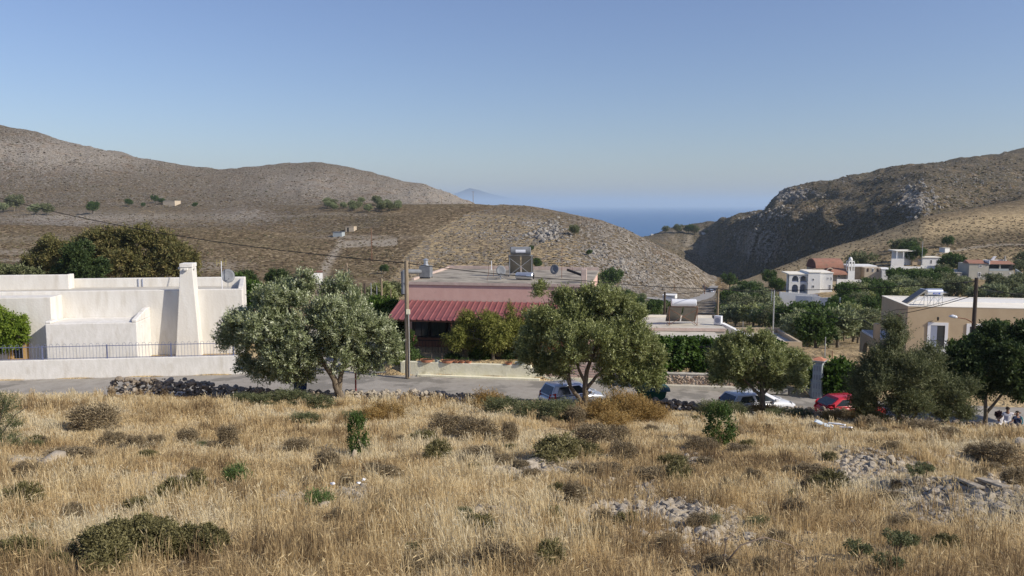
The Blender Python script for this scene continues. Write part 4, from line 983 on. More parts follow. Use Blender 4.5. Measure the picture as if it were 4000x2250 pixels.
rsn = np.random.RandomState(77)
def make_grass():
    NC = 28500
    Yc = 5.0 + (41.5 - 5.0) * rsn.rand(NC); u = (rsn.rand(NC) * 2 - 1) * .90; x = u * (Yc + 1)
    ok = Yc < yedge(x) + .1; x, Yc = x[ok], Yc[ok]
    z = groundv(x, Yc); px, py = to_px(x, Yc, z)
    # thinner on the rubble patches
    dens = .05 + 1.5 * (N1.fbm(x * .55 + 3, Yc * .55, 3))
    for a in RUB: dens = dens - .62 * np.exp(-(((px - a[0]) / a[2]) ** 2 + ((py - a[1]) / a[3]) ** 2))
    for sx, sy, sr in shr_pos: dens = np.where((x - sx) ** 2 + (Yc - sy) ** 2 < (sr * .95) ** 2, .10, dens)
    ok = rsn.rand(len(x)) < dens; x, Yc, px, py = x[ok], Yc[ok], px[ok], py[ok]
    n = len(x)
    big = N2.fbm(x * .18, Yc * .18 + 40, 3); hue = N3.fbm(x * .3 + 9, Yc * .3, 3)
    tall = rsn.rand(n) < np.clip((big - .45) * 1.8, .04, .6)
    h = np.where(tall, .40, .17) * (.7 + .6 * rsn.rand(n)); h *= np.clip(1.2 - .5 * (x > 0) * (Yc > 28) * .4, 0, 2)
    nb = 38
    rad = np.where(tall, .10, .20)
    X = x[:, None] + rsn.normal(size=(n, nb)) * rad[:, None]; Yb = Yc[:, None] + rsn.normal(size=(n, nb)) * rad[:, None]
    inside = (Yb < yedge(X) + .35).ravel()
    X = X.ravel()[inside]; Yb = Yb.ravel()[inside]
    rep = lambda a: np.repeat(a, nb)[inside]
    Z = groundv(X, Yb) - .02; m = len(X)
    H = rep(h) * (.55 + .7 * rsn.rand(m))
    a = rsn.rand(m) * 6.283; sp_ = rep(np.where(tall, .32, .6)) * rsn.rand(m)
    flat = rep(rsn.rand(n) < .28); sp_ = np.where(flat, .9 + 1.3 * sp_, sp_); H = np.where(flat, H * .8, H)
    wind = .10 + .8 * (rep(hue) - .4)
    dx = np.cos(a) * sp_ * 1.25 - wind * .35; dy = np.sin(a) * sp_ * 1.1
    w = .0019 + .00028 * Yb * (.7 + .6 * rsn.rand(m))
    fa = rsn.rand(m) * 3.14; wx, wy = np.cos(fa) * w, np.sin(fa) * w * .4
    P0 = np.stack([X, Yb, Z], -1); P1 = P0 + np.stack([dx * H * .35, dy * H * .35, H * .62], -1); P2 = P0 + np.stack([dx * H * .95, dy * H * .95, H * np.clip(1 - .30 * sp_, .25, 1)], -1)
    s = np.stack([wx, wy, 0 * w], -1)
    V = np.stack([P0 - s, P0 + s, P1 + s * .75, P1 - s * .75, P2], 1).reshape(-1, 3)
    b = np.arange(m)[:, None] * 5
    q = b + np.array([0, 1, 2, 3]); t = b + np.array([3, 2, 4])
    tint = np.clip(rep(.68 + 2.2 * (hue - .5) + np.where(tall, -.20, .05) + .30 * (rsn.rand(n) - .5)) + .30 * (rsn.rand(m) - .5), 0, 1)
    tint = np.where(rep(rsn.rand(n)) < .14, tint * .40, tint)
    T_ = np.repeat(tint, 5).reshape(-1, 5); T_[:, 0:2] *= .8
    # seed heads on every third blade
    hd = (rsn.rand(m) < .38) & (H > .25); k = hd.sum()
    D = (P2 - P1)[hd]; D /= np.linalg.norm(D, axis=1, keepdims=True)
    Lh = (.06 + .07 * rsn.rand(k))[:, None]; sw = (s[hd] * 1.6 + np.stack([np.zeros(k), np.zeros(k), .004 * np.ones(k)], -1))
    B0 = P2[hd] - D * Lh; VH = np.stack([B0, B0 + D * Lh * .5 + sw, P2[hd] + D * Lh * .3, B0 + D * Lh * .5 - sw], 1).reshape(-1, 3)
    qh = np.arange(k * 4).reshape(k, 4) + len(V)
    TH = np.repeat(np.clip(tint[hd] + .18, 0, 1), 4)
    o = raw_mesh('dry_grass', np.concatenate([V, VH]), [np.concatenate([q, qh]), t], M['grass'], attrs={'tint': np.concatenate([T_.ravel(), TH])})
    tag(o, 'tall dry straw coloured grass covering the whole field', 'grass', kind='stuff')
make_grass()

# ---- loose stones
def rock_shape(rs, n=2, rough=.28):
    import bmesh
    bm = bmesh.new(); bmesh.ops.create_icosphere(bm, subdivisions=n, radius=.5)
    ph = [rs.uniform(0, 6) for _ in range(6)]
    pl = [(Vector((rs.gauss(0, 1), rs.gauss(0, 1), rs.gauss(0, 1))).normalized(), rs.uniform(.24, .42)) for _ in range(7)]
    for v in bm.verts:
        c_ = v.co
        for nn, d in pl:
            e = c_.dot(nn)
            if e > d: c_ -= nn * (e - d) * .9
        c_ *= 1 + rough * .4 * (math.sin(c_.x * 9 + ph[0]) * math.sin(c_.y * 8 + ph[1]) + .5 * math.sin(c_.z * 17 + ph[2]))
    V = [tuple(v.co) for v in bm.verts]; Fc = [tuple(v.index for v in f.verts) for f in bm.faces]; bm.free()
    return V, Fc
rsk = random.Random(31); SH = [rock_shape(rsk, 1) for _ in range(14)]; SH2 = [rock_shape(rsk, 2) for _ in range(8)]
def add_rock(mb, c_, s, shapes=SH, rs=rsk):
    V, Fc = rs.choice(shapes); a = rs.uniform(0, 6.28); ca, sa = math.cos(a), math.sin(a); ti = rs.uniform(-.5, .5); ct, st = math.cos(ti), math.sin(ti)
    out = []
    for x, y, z in V:
        x, y, z = x * s[0], y * s[1], z * s[2]; y, z = y * ct - z * st, y * st + z * ct
        out.append((c_[0] + x * ca - y * sa, c_[1] + x * sa + y * ca, c_[2] + z))
    mb.add(out, Fc)
mb = MB()
for (cx_, cy_, rx_, ry_2) in RUB:
    n = int(34 + rx_ * ry_2 * .05)
    for _ in range(n):
        px, py = rsk.gauss(cx_, rx_ * .8), rsk.gauss(cy_, ry_2 * .85)
        if not (-100 < px < 4100) or py > 2300: continue
        p = G(px, py, 5, 44); s = .03 + .26 * rsk.random() ** 3.2
        add_rock(mb, (p.x, p.y, p.z + s * .05), (s * rsk.uniform(.9, 1.7), s, s * rsk.uniform(.45, .9)))
for _ in range(500):
    px, py = rsk.uniform(0, 4000), rsk.uniform(1620, 2250); p = G(px, py, 5, 44); s = rsk.uniform(.04, .11)
    add_rock(mb, (p.x, p.y, p.z + s * .1), (s * 1.3, s, s * .7))
o = mb.build('rubble', M['pale_stone']); tag(o, 'pale limestone rubble lying in patches on the field', 'rubble', kind='stuff')
for (px, py, w, h, lab) in [(770, 1905, 75, 45, 'pale boulder half hidden behind the largest dark shrub'), (60, 1815, 90, 35, 'flat pale rock at the left edge of the field'), (200, 1815, 130, 45, 'broad pale rock under the flat brown shrub'), (1385, 1790, 22, 40, 'small upright stone below the narrow green bush'),
        (1190, 1975, 45, 26, 'pale rock left of the bright green clump'), (1275, 1985, 60, 32, 'pale rock right of the bright green clump'), (3480, 1810, 45, 42, 'roundish pale boulder on top of the rubble mound'), (3980, 1740, 60, 40, 'whitish boulder on the dark mound at the right edge'),
        (2060, 1830, 90, 22, 'flat pink-beige bedrock slab by the rubble patch'), (2110, 1812, 110, 14, 'long flat bedrock ledge under the green mound'), (2580, 1775, 60, 20, 'small flat ledge rock in the upper field'), (2640, 2010, 50, 26, 'pale stone in the central rubble strip'),
        (3290, 1860, 45, 30, 'bright broken stone beside the dark green shrub'), (3620, 1850, 60, 20, 'low pale stone on the slope of the rubble mound')]:
    p = G(px, py, 5, 44); k = p.y * 1.03 / F; m_ = MB(); add_rock(m_, (0, 0, h * k * .3), (w * k * 1.15, w * k * .8, h * k * 1.2), SH2)
    o = m_.build('boulder', M['pale_stone'], smooth='auto'); o.location = p; tag(o, lab, 'boulder')
# two broken concrete planks
for (a, b, lab) in [((3735, 1885), (3830, 1925), 'pale concrete plank lying on the right rubble, upper one'), ((3825, 1890), (3930, 1925), 'pale concrete plank lying on the right rubble, lower one')]:
    A, B = G(*a, 5, 44), G(*b, 5, 44); d = B - A; m_ = MB().box(0, d.length, -.09, .09, .0, .05)
    o = m_.build('concrete_plank', M['pale_stone'], bevel=.01); o.location = A + Vector((0, 0, .08)); o.rotation_euler = d.to_track_quat('X', 'Z').to_euler(); tag(o, lab, 'plank')

# ---- dry stone walls along the road
def stone_wall(px0, px1, hts, mt, label, seed, dens=1.0):
    rs = random.Random(seed); m_ = MB(); n = 60
    base = None
    x0, x1 = XP(px0, 41, -10), XP(px1, 41, -10)
    o_x = (x0 + x1) / 2; L_ = x1 - x0; cnt_ = int(L_ * 62 * dens)
    hx = [h[0] for h in hts]; hh = [h[1] for h in hts]
    for i in range(cnt_):
        x = rs.uniform(x0, x1); ye = float(yedge(x)) + .55; px = to_px(x, ye, -10)[0]
        H = float(np.interp(px, hx, hh)) * (.85 + .3 * N1.fbm(np.array(x * 1.3), np.array(0.5), 2)); t = rs.random() ** .75
        zb = float(zedge(x)) - .25
        z = zb + t * (H + .25); yoff = rs.uniform(-.42, .42) * (1.25 - t * .6)
        s = rs.choice([.11, .14, .18, .24, .3]) * rs.uniform(.8, 1.25)
        add_rock(m_, (x - o_x, ye + yoff, z), (s * 1.25, s, s * .85), SH if s < .25 else SH2, rs)
    o = m_.build('dry_stone_wall', M[mt]); o.location = (o_x, 0, 0); tag(o, label, 'stone wall'); return o
stone_wall(405, 1020, [(405, .2), (450, .85), (560, .8), (720, .85), (850, .55), (1020, .45)], 'stone', 'high dark dry stone wall along the road in front of the white house', 1, 1.1)
stone_wall(1010, 1330, [(1010, .35), (1330, .3)], 'stone', 'low dry stone wall under the big olive crown', 2)
stone_wall(1345, 1730, [(1345, .35), (1550, .45), (1700, .5)], 'pale_stone', 'low wall of pale rubble stones right of the big olive trunk', 3, 1.1)
stone_wall(1690, 2130, [(1690, .5), (1850, .4), (1980, .25), (2130, .12)], 'stone', 'low dark stone wall before the silver car', 4)
stone_wall(2430, 2760, [(2430, .2), (2520, .5), (2620, .5), (2760, .3)], 'stone', 'collapsed stone wall in front of the green bin', 5, 1.1)
stone_wall(2750, 3420, [(2750, .35), (2850, .42), (3050, .4), (3180, .5), (3250, .5), (3420, .35)], 'stone', 'low stone wall in front of the white and red cars', 6)
stone_wall(3420, 4080, [(3420, .25), (3700, .2), (4080, .3)], 'stone', 'stone wall under the right hand trees', 7)
for (px, dz, s, lab, mt) in [(2490, .45, .3, 'white stone on the collapsed wall by the bin', 'pale_stone'), (3160, .1, .5, 'dark round boulder left of the red car', 'stone'), (2650, .45, .32, 'orange-brown boulder right of the bin', 'stone')]:
    x = XP(px, 40.5, -10.3); y = float(yedge(x)) + .3; m_ = MB(); add_rock(m_, (0, 0, 0), (s * 1.3, s, s), SH2)
    o = m_.build('boulder', M[mt], smooth='auto'); o.location = (x, y, float(zedge(x)) + dz); tag(o, lab, 'boulder')

# ---- crags and scrub on the hills
mb = MB()
for (cx_, cy_, rx_, ry_2, n, s0, y0) in [(2150, 905, 60, 38, 130, 2.6, 250), (2130, 925, 40, 22, 40, 4.0, 250), (2010, 928, 80, 18, 70, 1.8, 250), (1860, 905, 80, 26, 60, 1.5, 200), (2070, 872, 120, 16, 60, 1.6, 250), (2330, 982, 45, 24, 60, 2.6, 250), (2425, 1030, 50, 28, 90, 2.4, 240), (2500, 1080, 50, 26, 90, 2.0, 230),
        (2560, 1120, 60, 18, 60, 1.6, 230), (2380, 1125, 110, 18, 110, 1.3, 200), (1700, 1000, 120, 35, 120, .9, 150), (2050, 965, 130, 30, 90, .9, 200), (2350, 900, 120, 30, 160, 1.4, 250), (2550, 1010, 90, 50, 200, 1.5, 250), (2250, 1060, 150, 30, 120, 1.0, 200), (1640, 1060, 60, 40, 60, .8, 120), (1500, 1080, 120, 40, 60, .6, 120),
        (3090, 762, 80, 24, 130, 5.0, 500), (3590, 790, 60, 60, 150, 4.5, 480), (3000, 850, 90, 40, 150, 4.0, 500), (3300, 700, 300, 12, 160, 2.2, 500), (3800, 700, 300, 60, 260, 2.2, 480), (1700, 760, 140, 25, 160, 2.6, 640), (1250, 740, 300, 60, 260, 2.0, 640), (300, 640, 450, 70, 380, 2.6, 640), (600, 850, 500, 30, 220, 1.0, 350), (900, 850, 200, 20, 120, .9, 380)]:
    for _ in range(int(n * 2.2)):
        px, py = rsk.gauss(cx_, rx_ * .6), rsk.gauss(cy_, ry_2 * .6)
        p = G(px, py, y0, 1400)
        if p.y > 1390: continue
        s = s0 * (.2 + .75 * rsk.random() ** 2.2)
        add_rock(mb, (p.x, p.y, p.z - s * .05), (s * 1.3, s * .9, s * rsk.uniform(.6, 1.25)))
M['crag'] = mat('crag_limestone', (.17, .155, .135), (.33, .31, .275), .35, 1, .9, 1.2, c3=(.11, .095, .08), s3=.5, lo3=.55, hi3=.65)
o = mb.build('crags', M['crag']); tag(o, 'grey limestone crags and boulders scattered on the hillsides', 'rocks', kind='stuff')
def scrub():
    rs = np.random.RandomState(8); A = []
    ico = SH[0]
    # (px range, py range, min depth, count, size)
    S = []
    for (x0, x1, y0_, y1_, d0, n, s0) in [(0, 1560, 835, 1090, 120, 5200, .85), (1700, 2750, 800, 1110, 220, 2600, .8), (1560, 2000, 1000, 1100, 120, 300, .6), (2850, 4000, 850, 1060, 200, 3200, .9), (2600, 4000, 620, 1100, 480, 3500, 1.8), (0, 1850, 500, 830, 640, 3500, 1.7)]:
        for _ in range(n):
            px, py = rs.uniform(x0, x1), rs.uniform(y0_, y1_)
            Y = d0; 
            S.append((px, py, d0, s0 * rs.uniform(.5, 1.3)))
    S = np.array(S); Y = S[:, 2].copy(); done = np.zeros(len(S), bool)
    while not done.all() and Y[~done].min() < 1300:
        z = -Y * np.tan(np.arctan((S[:, 1] - 1125) / F) + PITCH); x = (S[:, 0] - 2000) / F * (Y * cp - z * sp)
        hit_ = (z < groundv(x, np.minimum(Y, 1900)))
        done |= hit_; Y = np.where(done, Y, Y * 1.008)
        done |= Y > 1300
    keep = Y < 1290; S = S[keep]; Y = Y[keep]
    z = -Y * np.tan(np.arctan((S[:, 1] - 1125) / F) + PITCH); x = (S[:, 0] - 2000) / F * (Y * cp - z * sp); g = groundv(x, Y)
    V0 = np.array(ico[0]); F0 = np.array(ico[1]); n = len(x)
    sc_ = S[:, 3][:, None] * (np.array([1.5, 1.2, .62]) * (.7 + .6 * rs.rand(n, 3)))
    an = rs.rand(n) * 6.28; ca, sa = np.cos(an)[:, None], np.sin(an)[:, None]
    v = V0[None] * sc_[:, None, :]
    vx = v[..., 0] * ca - v[..., 1] * sa; vy = v[..., 0] * sa + v[..., 1] * ca
    P = np.stack([vx + x[:, None], vy + Y[:, None], v[..., 2] + (g + sc_[:, 2] * .15)[:, None]], -1)
    Fc = (F0[None] + (np.arange(n) * len(V0))[:, None, None]).reshape(-1, 3)
    o = raw_mesh('scrub', P.reshape(-1, 3), Fc, M['scrub'], attrs={'tint': np.repeat(rs.rand(n), len(V0))})
    tag(o, 'low brown and olive thorn scrub dotted over the hillsides', 'scrub', kind='stuff')
M['scrub'] = leaf_mat('hill_scrub', [(0, (.06, .042, .026)), (.5, (.105, .078, .045)), (.8, (.13, .11, .06)), (1, (.085, .085, .045))], .05, .95, .05)
scrub()
# ------------------------------------------------------------------ frames that follow a wall
class Fr:
    """local frame: s along the wall, t into the depth, h up from z0"""
    def __init__(s, cx, cy, z0, deg):
        s.cx, s.cy, s.z0, s.a = cx, cy, z0, R(deg); s.c, s.n = math.cos(s.a), math.sin(s.a)
    def s(s_, px, t=0.0, z=-8.0):
        r = (px - 2000) / F
        return (r * ((s_.cy + t * s_.c) * cp - sp * z) - s_.cx + t * s_.n) / (s_.c - r * cp * s_.n)
    def h(s_, py, s, t=0.0):
        return ZP(py, s_.cy + s * s_.n + t * s_.c) - s_.z0
    def at(s_, px, py, t=0.0):
        s = s_.s(px, t); h = s_.h(py, s, t); s = s_.s(px, t, h + s_.z0); return s, s_.h(py, s, t)
    def w(s_, s, t, h=0.0):
        return Vector((s_.cx + s * s_.c - t * s_.n, s_.cy + s * s_.n + t * s_.c, s_.z0 + h))
    def root(s_, name, label, cat, group=None):
        return empty(name, (s_.cx, s_.cy, s_.z0), s_.a, label, cat, group)
def window(parent, s, t, h, w, ht, frame=.08, depth=.06, name='window', fm='trim', gm='glass', bars=1, sill=False):
    """framed opening on a wall whose outer face is at t; frame proud, pane set back into it"""
    f = MB()
    f.box(s, s + frame, t - depth, t + .02, h, h + ht); f.box(s + w - frame, s + w, t - depth, t + .02, h, h + ht)
    f.box(s + frame, s + w - frame, t - depth, t + .02, h + ht - frame, h + ht); f.box(s + frame, s + w - frame, t - depth, t + .02, h, h + frame)
    for i in range(bars):
        x = s + w * (i + 1) / (bars + 1); f.box(x - .02, x + .02, t - depth * .7, t + .01, h + frame, h + ht - frame)
    if sill: f.box(s - .06, s + w + .06, t - depth - .06, t + .02, h - .08, h)
    o = f.build(name, M[fm], parent)
    g = MB().box(s + frame, s + w - frame, t - depth * .35, t - .005, h + frame, h + ht - frame).build('pane', M[gm], o)
    return o
def arch_panel(mb, x0, x1, z0, z1, y0, y1, ops, seg=10):
    """wall panel x0..x1 with round-headed openings ops=(centre, width, sill, spring)"""
    ops = sorted(ops); cur = x0
    for (c_, w, sill, spring) in ops:
        a, b = c_ - w / 2, c_ + w / 2
        mb.box(cur, a, y0, y1, z0, z1)
        if sill > z0 + .01: mb.box(a, b, y0, y1, z0, sill)
        P_ = [(a + w * i / seg, spring + math.sqrt(max(0, (w / 2) ** 2 - (a + w * i / seg - c_) ** 2))) for i in range(seg + 1)]
        for (p, q) in zip(P_[:-1], P_[1:]):
            mb.extr([(p[0], p[1]), (q[0], q[1]), (q[0], z1), (p[0], z1)], 'y', y0, y1)
        cur = b
    mb.box(cur, x1, y0, y1, z0, z1)

# ================================================================== white house on the left
f1 = Fr(-18.7, 54.7, -10.35, 7.0)
h = f1.root('white_house', 'long white cubic house with a tapering chimney behind the blue fence', 'house')
top = f1.h(1132, f1.s(700))                       # front parapet
mb = MB()
sL = -30.0
mb.box(sL, 0, 0, .35, 0, top)                      # main front wall
mb.hexa([(-.35, .351, 0), (0, .351, 0), (-1.25, 7.0, 0), (-1.6, 7.0, 0)], [(-.35, .351, top + .12), (0, .351, top + .12), (-1.25, 7.0, top + .12), (-1.6, 7.0, top + .12)])            # right end wall
mb.box(sL, -1.25, 7.001, 7.4, 0, top + .22)           # back wall with parapet
b0, b1 = f1.s(-300), f1.s(207, -1.6)
mb.box(sL, b1, -1.7, -.002, 0, top - .22)          # left block
sl = f1.s(287, 6.5); mb.box(sL, sl, 6.0, 6.35, top - .6, top + .62); mb.box(sl - .3, sl, 6.35, 7.0, top - .6, top + .62)
mb.build('wall', M['white'], h, bevel=.05)
mb = MB().hexa([(sL + .1, .36, top - .75), (-.36, .36, top - .75), (-1.61, 6.99, top - .75), (sL + .1, 6.99, top - .75)], [(sL + .1, .36, top - .45), (-.36, .36, top - .45), (-1.61, 6.99, top - .45), (sL + .1, 6.99, top - .45)]); mb.build('roof', M['slab'], h)
# lower annex
a0, ah = f1.at(178, 1262, -2.7); a1, _ = f1.at(535, 1255, -2.7)
mb = MB(); mb.box(a0, a1, -2.8, -.35 if False else -.003, 0, ah - .05)
mb.box(a0, a0 + .35, -2.8, -1.72, ah - .05, ah + .12)
mb.extr([(-2.8, ah - .05), (-.01, ah - .05), (-.01, ah + .62), (-.7, ah + .62), (-2.8, ah + .14)], 'x', a1 - .32, a1)
mb.build('annex', M['white2'], h, bevel=.05)
window(h, 0, 0, 0, .01, .01, name='window') if False else None
# annex side opening (ochre edged) on the right face
mb = MB().box(a1 - .01, a1 + .03, -1.9, -1.4, ah - 1.55, ah - .35); mb.build('vent_slot', M['white2'], h)
# chimney
c0, ct = f1.at(700, 1045, -.9); c1, _ = f1.at(748, 1045, -.9); d0, _ = f1.at(686, 1400, -1.0); d1, _ = f1.at(784, 1400, -1.0)
mb = MB(); mb.hexa([(d0, -1.0, 0), (d1, -1.0, 0), (d1 - .05, .002, 0), (d0, .002, 0)], [(c0, -.75, ct), (c1, -.75, ct), (c1, .3, ct), (c0, .3, ct)])
ch = mb.build('chimney', M['white'], h, bevel=.04)
mb = MB().box(c0 - .02, c1 + .02, -.8, .35, ct, ct + .25); mb.box(c0 - .17, c1 + .17, -.62, -.38, ct - .14, ct - .002); mb.box((c0 + c1) / 2 - .1, (c0 + c1) / 2 + .14, -1.0, -.81, ct - .2, ct - .03)
mb.build('chimney_cap', M['white2'], ch, bevel=.02)
# ochre framed window at the far left
w0, wh = f1.at(30, 1340, -1.72); w1, wb = f1.at(118, 1412, -1.72)
mb = MB().box(w0, w0 + .35, -1.78, -1.69, wb, wh); mb.box(w1 - .38, w1, -1.78, -1.69, wb, wh); mb.box(w0 + .35, w1 - .38, -1.78, -1.69, wb, wb + .22)
wf = mb.build('window_frame', M['ochre'], h)
MB().box(w0 + .36, w1 - .39, -1.735, -1.71, wb + .23, wh).build('pane', M['glass'], wf)
gr = MB()
for i in range(8):
    x = w0 + .42 + i * (w1 - w0 - .85) / 7; gr.cyl((x, -1.77, wb + .23), (x, -1.77, wh), .012, n=5)
gr.build('window_grille', M['black'], wf)
mb = MB()
for px in (540, 556): s_, hh = f1.at(px, 1110, 6.9); mb.box(s_ - .02, s_ + .02, 6.93, 6.998, top - .45, top + .18)
mb.build('joint_strips', M['label_grey'], h)
# rooftop antenna and dish
s_, hh = f1.at(866, 1075, 3.0)
r = empty('tv_antenna', f1.w(s_, 3.0, top - .45), 0, 'yellow tipped TV antenna mast on the right end of the white house roof', 'antenna')
H = f1.h(1020, s_, 3.0) - (top - .45)
MB().cyl((0, 0, 0), (0, 0, H), .025, n=6).build('mast', M['label_white'], r)
el = MB().cyl((-.35, 0, H - .15), (.35, .1, H - .0), .012, n=5)
for q in (-.33, -.1, .1, .33): el.cyl((q, 0, H - .35), (q + .02, 0, H + .12), .010, n=5)
M['yellow'] = mat('yellow_paint', (.50, .42, .12), None, rough=.7)
el.build('elements', M['yellow'], r)
def dish(loc, rad, yaw, label, tripod=False, ht=.6):
    r = empty('satellite_dish', loc, yaw, label, 'satellite dish', 'satellite dishes on the roofs')
    m_ = MB(); n = 20; V = []; Fc = []
    for j, (q, dp) in enumerate([(0, .12), (.35, .105), (.7, .06), (1, 0)]):
        if j == 0: V.append((0, dp * rad * 1.3, 0)); continue
        for k_ in range(n):
            a = 2 * math.pi * k_ / n; V.append((math.cos(a) * rad * q, dp * rad * 1.3, math.sin(a) * rad * q * 1.08))
    for k_ in range(n): Fc.append((0, 1 + k_, 1 + (k_ + 1) % n))
    for j in range(2):
        for k_ in range(n): a = 1 + j * n + k_; b = 1 + j * n + (k_ + 1) % n; Fc.append((a, a + n, b + n, b))
    V = [(x, y * math.cos(.3) - z * math.sin(.3) * -1 * 0 + z * .28, ht + rad + z * .96) for x, y, z in V]
    o = m_.add(V, Fc).build('reflector', M['dull'], r, smooth=True)
    md = o.modifiers.new('thick', 'SOLIDIFY'); md.thickness = .015
    m_ = MB().cyl((0, .18, 0), (0, .16, ht + rad), .022, n=6); m_.cyl((0, .1, ht + .15), (.0, -.5 * rad, ht + rad * .6), .012, n=5); m_.cyl((0, -.5 * rad, ht + rad * .5), (0, -.5 * rad - .1, ht + rad * .75), .03, n=6)
    if tripod:
        for a in (0.4, 2.5, 4.6): m_.cyl((0, .17, ht * .8), (math.cos(a) * .4, .17 + math.sin(a) * .4, 0), .015, n=5)
    m_.build('stand', M['steel'], r); return r
dish(f1.w(s_ + .35, 3.4, top - .45), .48, .5, 'grey satellite dish beside the TV antenna on the white house')
# blue hoop-top fence on a white retaining wall
mb = MB(); sR = f1.s(955, -4.3); f2 = Fr(-17.6, 50.95, -11.0, 7.2)
wall_h = 1.22
o = empty('retaining_wall', (f2.cx, f2.cy, f2.z0), f2.a, 'long whitewashed retaining wall under the blue hoop-top fence', 'wall')
mb.box(-34, f2.s(920), 0, .35, -.1, wall_h); mb.hexa([(f2.s(920), 0, -.1), (f2.s(965), 0, -.1), (f2.s(965), .35, -.1), (f2.s(920), .35, -.1)], [(f2.s(920), 0, wall_h), (f2.s(965), 0, .25), (f2.s(965), .35, .25), (f2.s(920), .35, wall_h)])
mb.build('wall_body', M['white2'], o, bevel=.03)
fe = empty('iron_fence', (f2.cx, f2.cy, f2.z0), f2.a, 'blue-grey iron fence with hoop-topped bars in front of the white house', 'fence')
bars = MB(); sx0, sx1 = -31.0, f2.s(925); n = int((sx1 - sx0) / .20)
for i in range(n):
    x = sx0 + i * .20
    bars.cyl((x, .18, wall_h), (x, .18, wall_h + .88), .009, n=4)
    if i % 2 == 0: bars.tube([(x + .20 * (1 - math.cos(t)) / 2, .18, wall_h + .88 + math.sin(t) * .12) for t in np.linspace(0, math.pi, 6)], .009, 4)
bars.build('bars', M['bluefence'], fe)
rl = MB().box(sx0, sx1, .165, .195, wall_h + .80, wall_h + .84); rl.box(sx0, sx1, .165, .195, wall_h + .04, wall_h + .07); rl.build('rail', M['bluefence'], fe)
for i in range(14):
    x = sx1 - .3 - i * 3.9
    if x > sx0: MB().box(x - .03, x + .03, .15, .21, wall_h, wall_h + .9).build('post', M['bluefence'], fe)
s_, hh = f2.at(953, 1434, -.1); MB().box(-.22, .22, -.02, .02, -.16, .16).build('blue_plate', M['label_blue']) .location = f2.w(s_, -.1, hh)
ob = bpy.data.objects['blue_plate']; ob.name = 'blue_sign'; tag(ob, 'small bright blue plate on the end of the white wall under the olive', 'sign')

# ================================================================== pink house with red awning
f3 = Fr(-7.45, 56.3, -10.2, -9.0)
h = f3.root('pink_house', 'pink flat-roofed house with a red ribbed metal awning', 'house')
W3 = f3.s(2297); top = f3.h(1103, .5); D3 = 12.5
mb = MB().box(0, W3, 0, .3, 0, top - .12); mb.box(0, .3, .3, D3 - .3, 0, top - .12); mb.box(W3 - .3, W3, .3, D3 - .3, 0, top - .12); mb.box(0, W3, D3 - .3, D3, 0, top - .12)
wl = mb.build('wall', M['pink'], h)
mb = MB().box(-.12, W3 + .12, -.05, D3 + .1, top - .12, top); mb.build('roof', M['concrete'], h)
mb = MB().box(-.14, W3 + .14, -.09, -.051, top - .15, top + .05); mb.build('roof_edge', M['pinklip'], h)
mb = MB().box(-.1, W3 + .1, D3 - .05, D3 + .14, top + .001, top + .25); mb.box(-.14, .05, 1.5, D3 - .06, top + .001, top + .15); mb.build('parapet', M['pinklip'], h)
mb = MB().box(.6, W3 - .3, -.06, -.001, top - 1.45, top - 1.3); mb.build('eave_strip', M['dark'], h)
# awning
cs0, cth = -.55, top - 1.28; ch_ = f3.h(1247, -.3, -3.3)
aw = MB(); nr = 31; Wc = f3.s(2200) + 1.2; pitch = (Wc - cs0) / nr; y0_, y1_ = -3.3, -.08
prof = [(0, 0), (.035, .055), (.10, .055), (.135, 0)]
pts = []
for i in range(nr):
    for (a, b) in prof: pts.append((cs0 + i * pitch + a, b))
pts.append((cs0 + nr * pitch, 0))
V = [(x, y0_, ch_ + z) for x, z in pts] + [(x, y1_, cth + z) for x, z in pts]; n = len(pts)
V += [(x, y, z - .03) for x, y, z in V]; Fc = []
for i in range(n - 1):
    Fc.append((i, i + 1, n + i + 1, n + i)); Fc.append((2 * n + i, 3 * n + i, 3 * n + i + 1, 2 * n + i + 1)); Fc.append((i, 2 * n + i, 2 * n + i + 1, i + 1)); Fc.append((n + i, n + i + 1, 3 * n + i + 1, 3 * n + i))
Fc.append((0, n, 3 * n, 2 * n)); Fc.append((n - 1, 3 * n - 1, 4 * n - 1, 2 * n - 1))
aw.add(V, Fc); awo = aw.build('awning', M['red'], h)
st = MB()
for x in (cs0 + .15, cs0 + 4.5, cs0 + 9, Wc - .2): st.box(x - .05, x + .05, y0_ + .1, y0_ + .2, 0, ch_ - .03)
st.box(cs0, Wc, y0_ + .05, y0_ + .13, ch_ - .13, ch_ - .035); st.build('awning_frame', M['brownwall'], awo)
# shaded porch wall: windows band above a brown wall
x0 = f3.s(1608, -.1); wz1 = cth - .05; wz0 = f3.h(1318, 1, -.1)
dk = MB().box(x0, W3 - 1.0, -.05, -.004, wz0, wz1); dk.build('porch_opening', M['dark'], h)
for i in range(9):
    s0 = x0 + .15 + i * 1.25
    if s0 + 1.2 < W3 - 1: window(h, s0, -.055, wz0 + .05, 1.1, wz1 - wz0 - .25, .05, .05, fm='black', bars=1)
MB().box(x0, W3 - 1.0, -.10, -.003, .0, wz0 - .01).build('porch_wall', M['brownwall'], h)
pr = MB(); 
for i in range(50):
    x = .9 + i * .22; pr.cyl((x, -2.6, .15), (x, -2.6, 1.0), .012, n=4)
pr.box(.8, 12, -2.63, -2.57, 1.0, 1.05); pr.build('porch_railing', M['dark'], h)
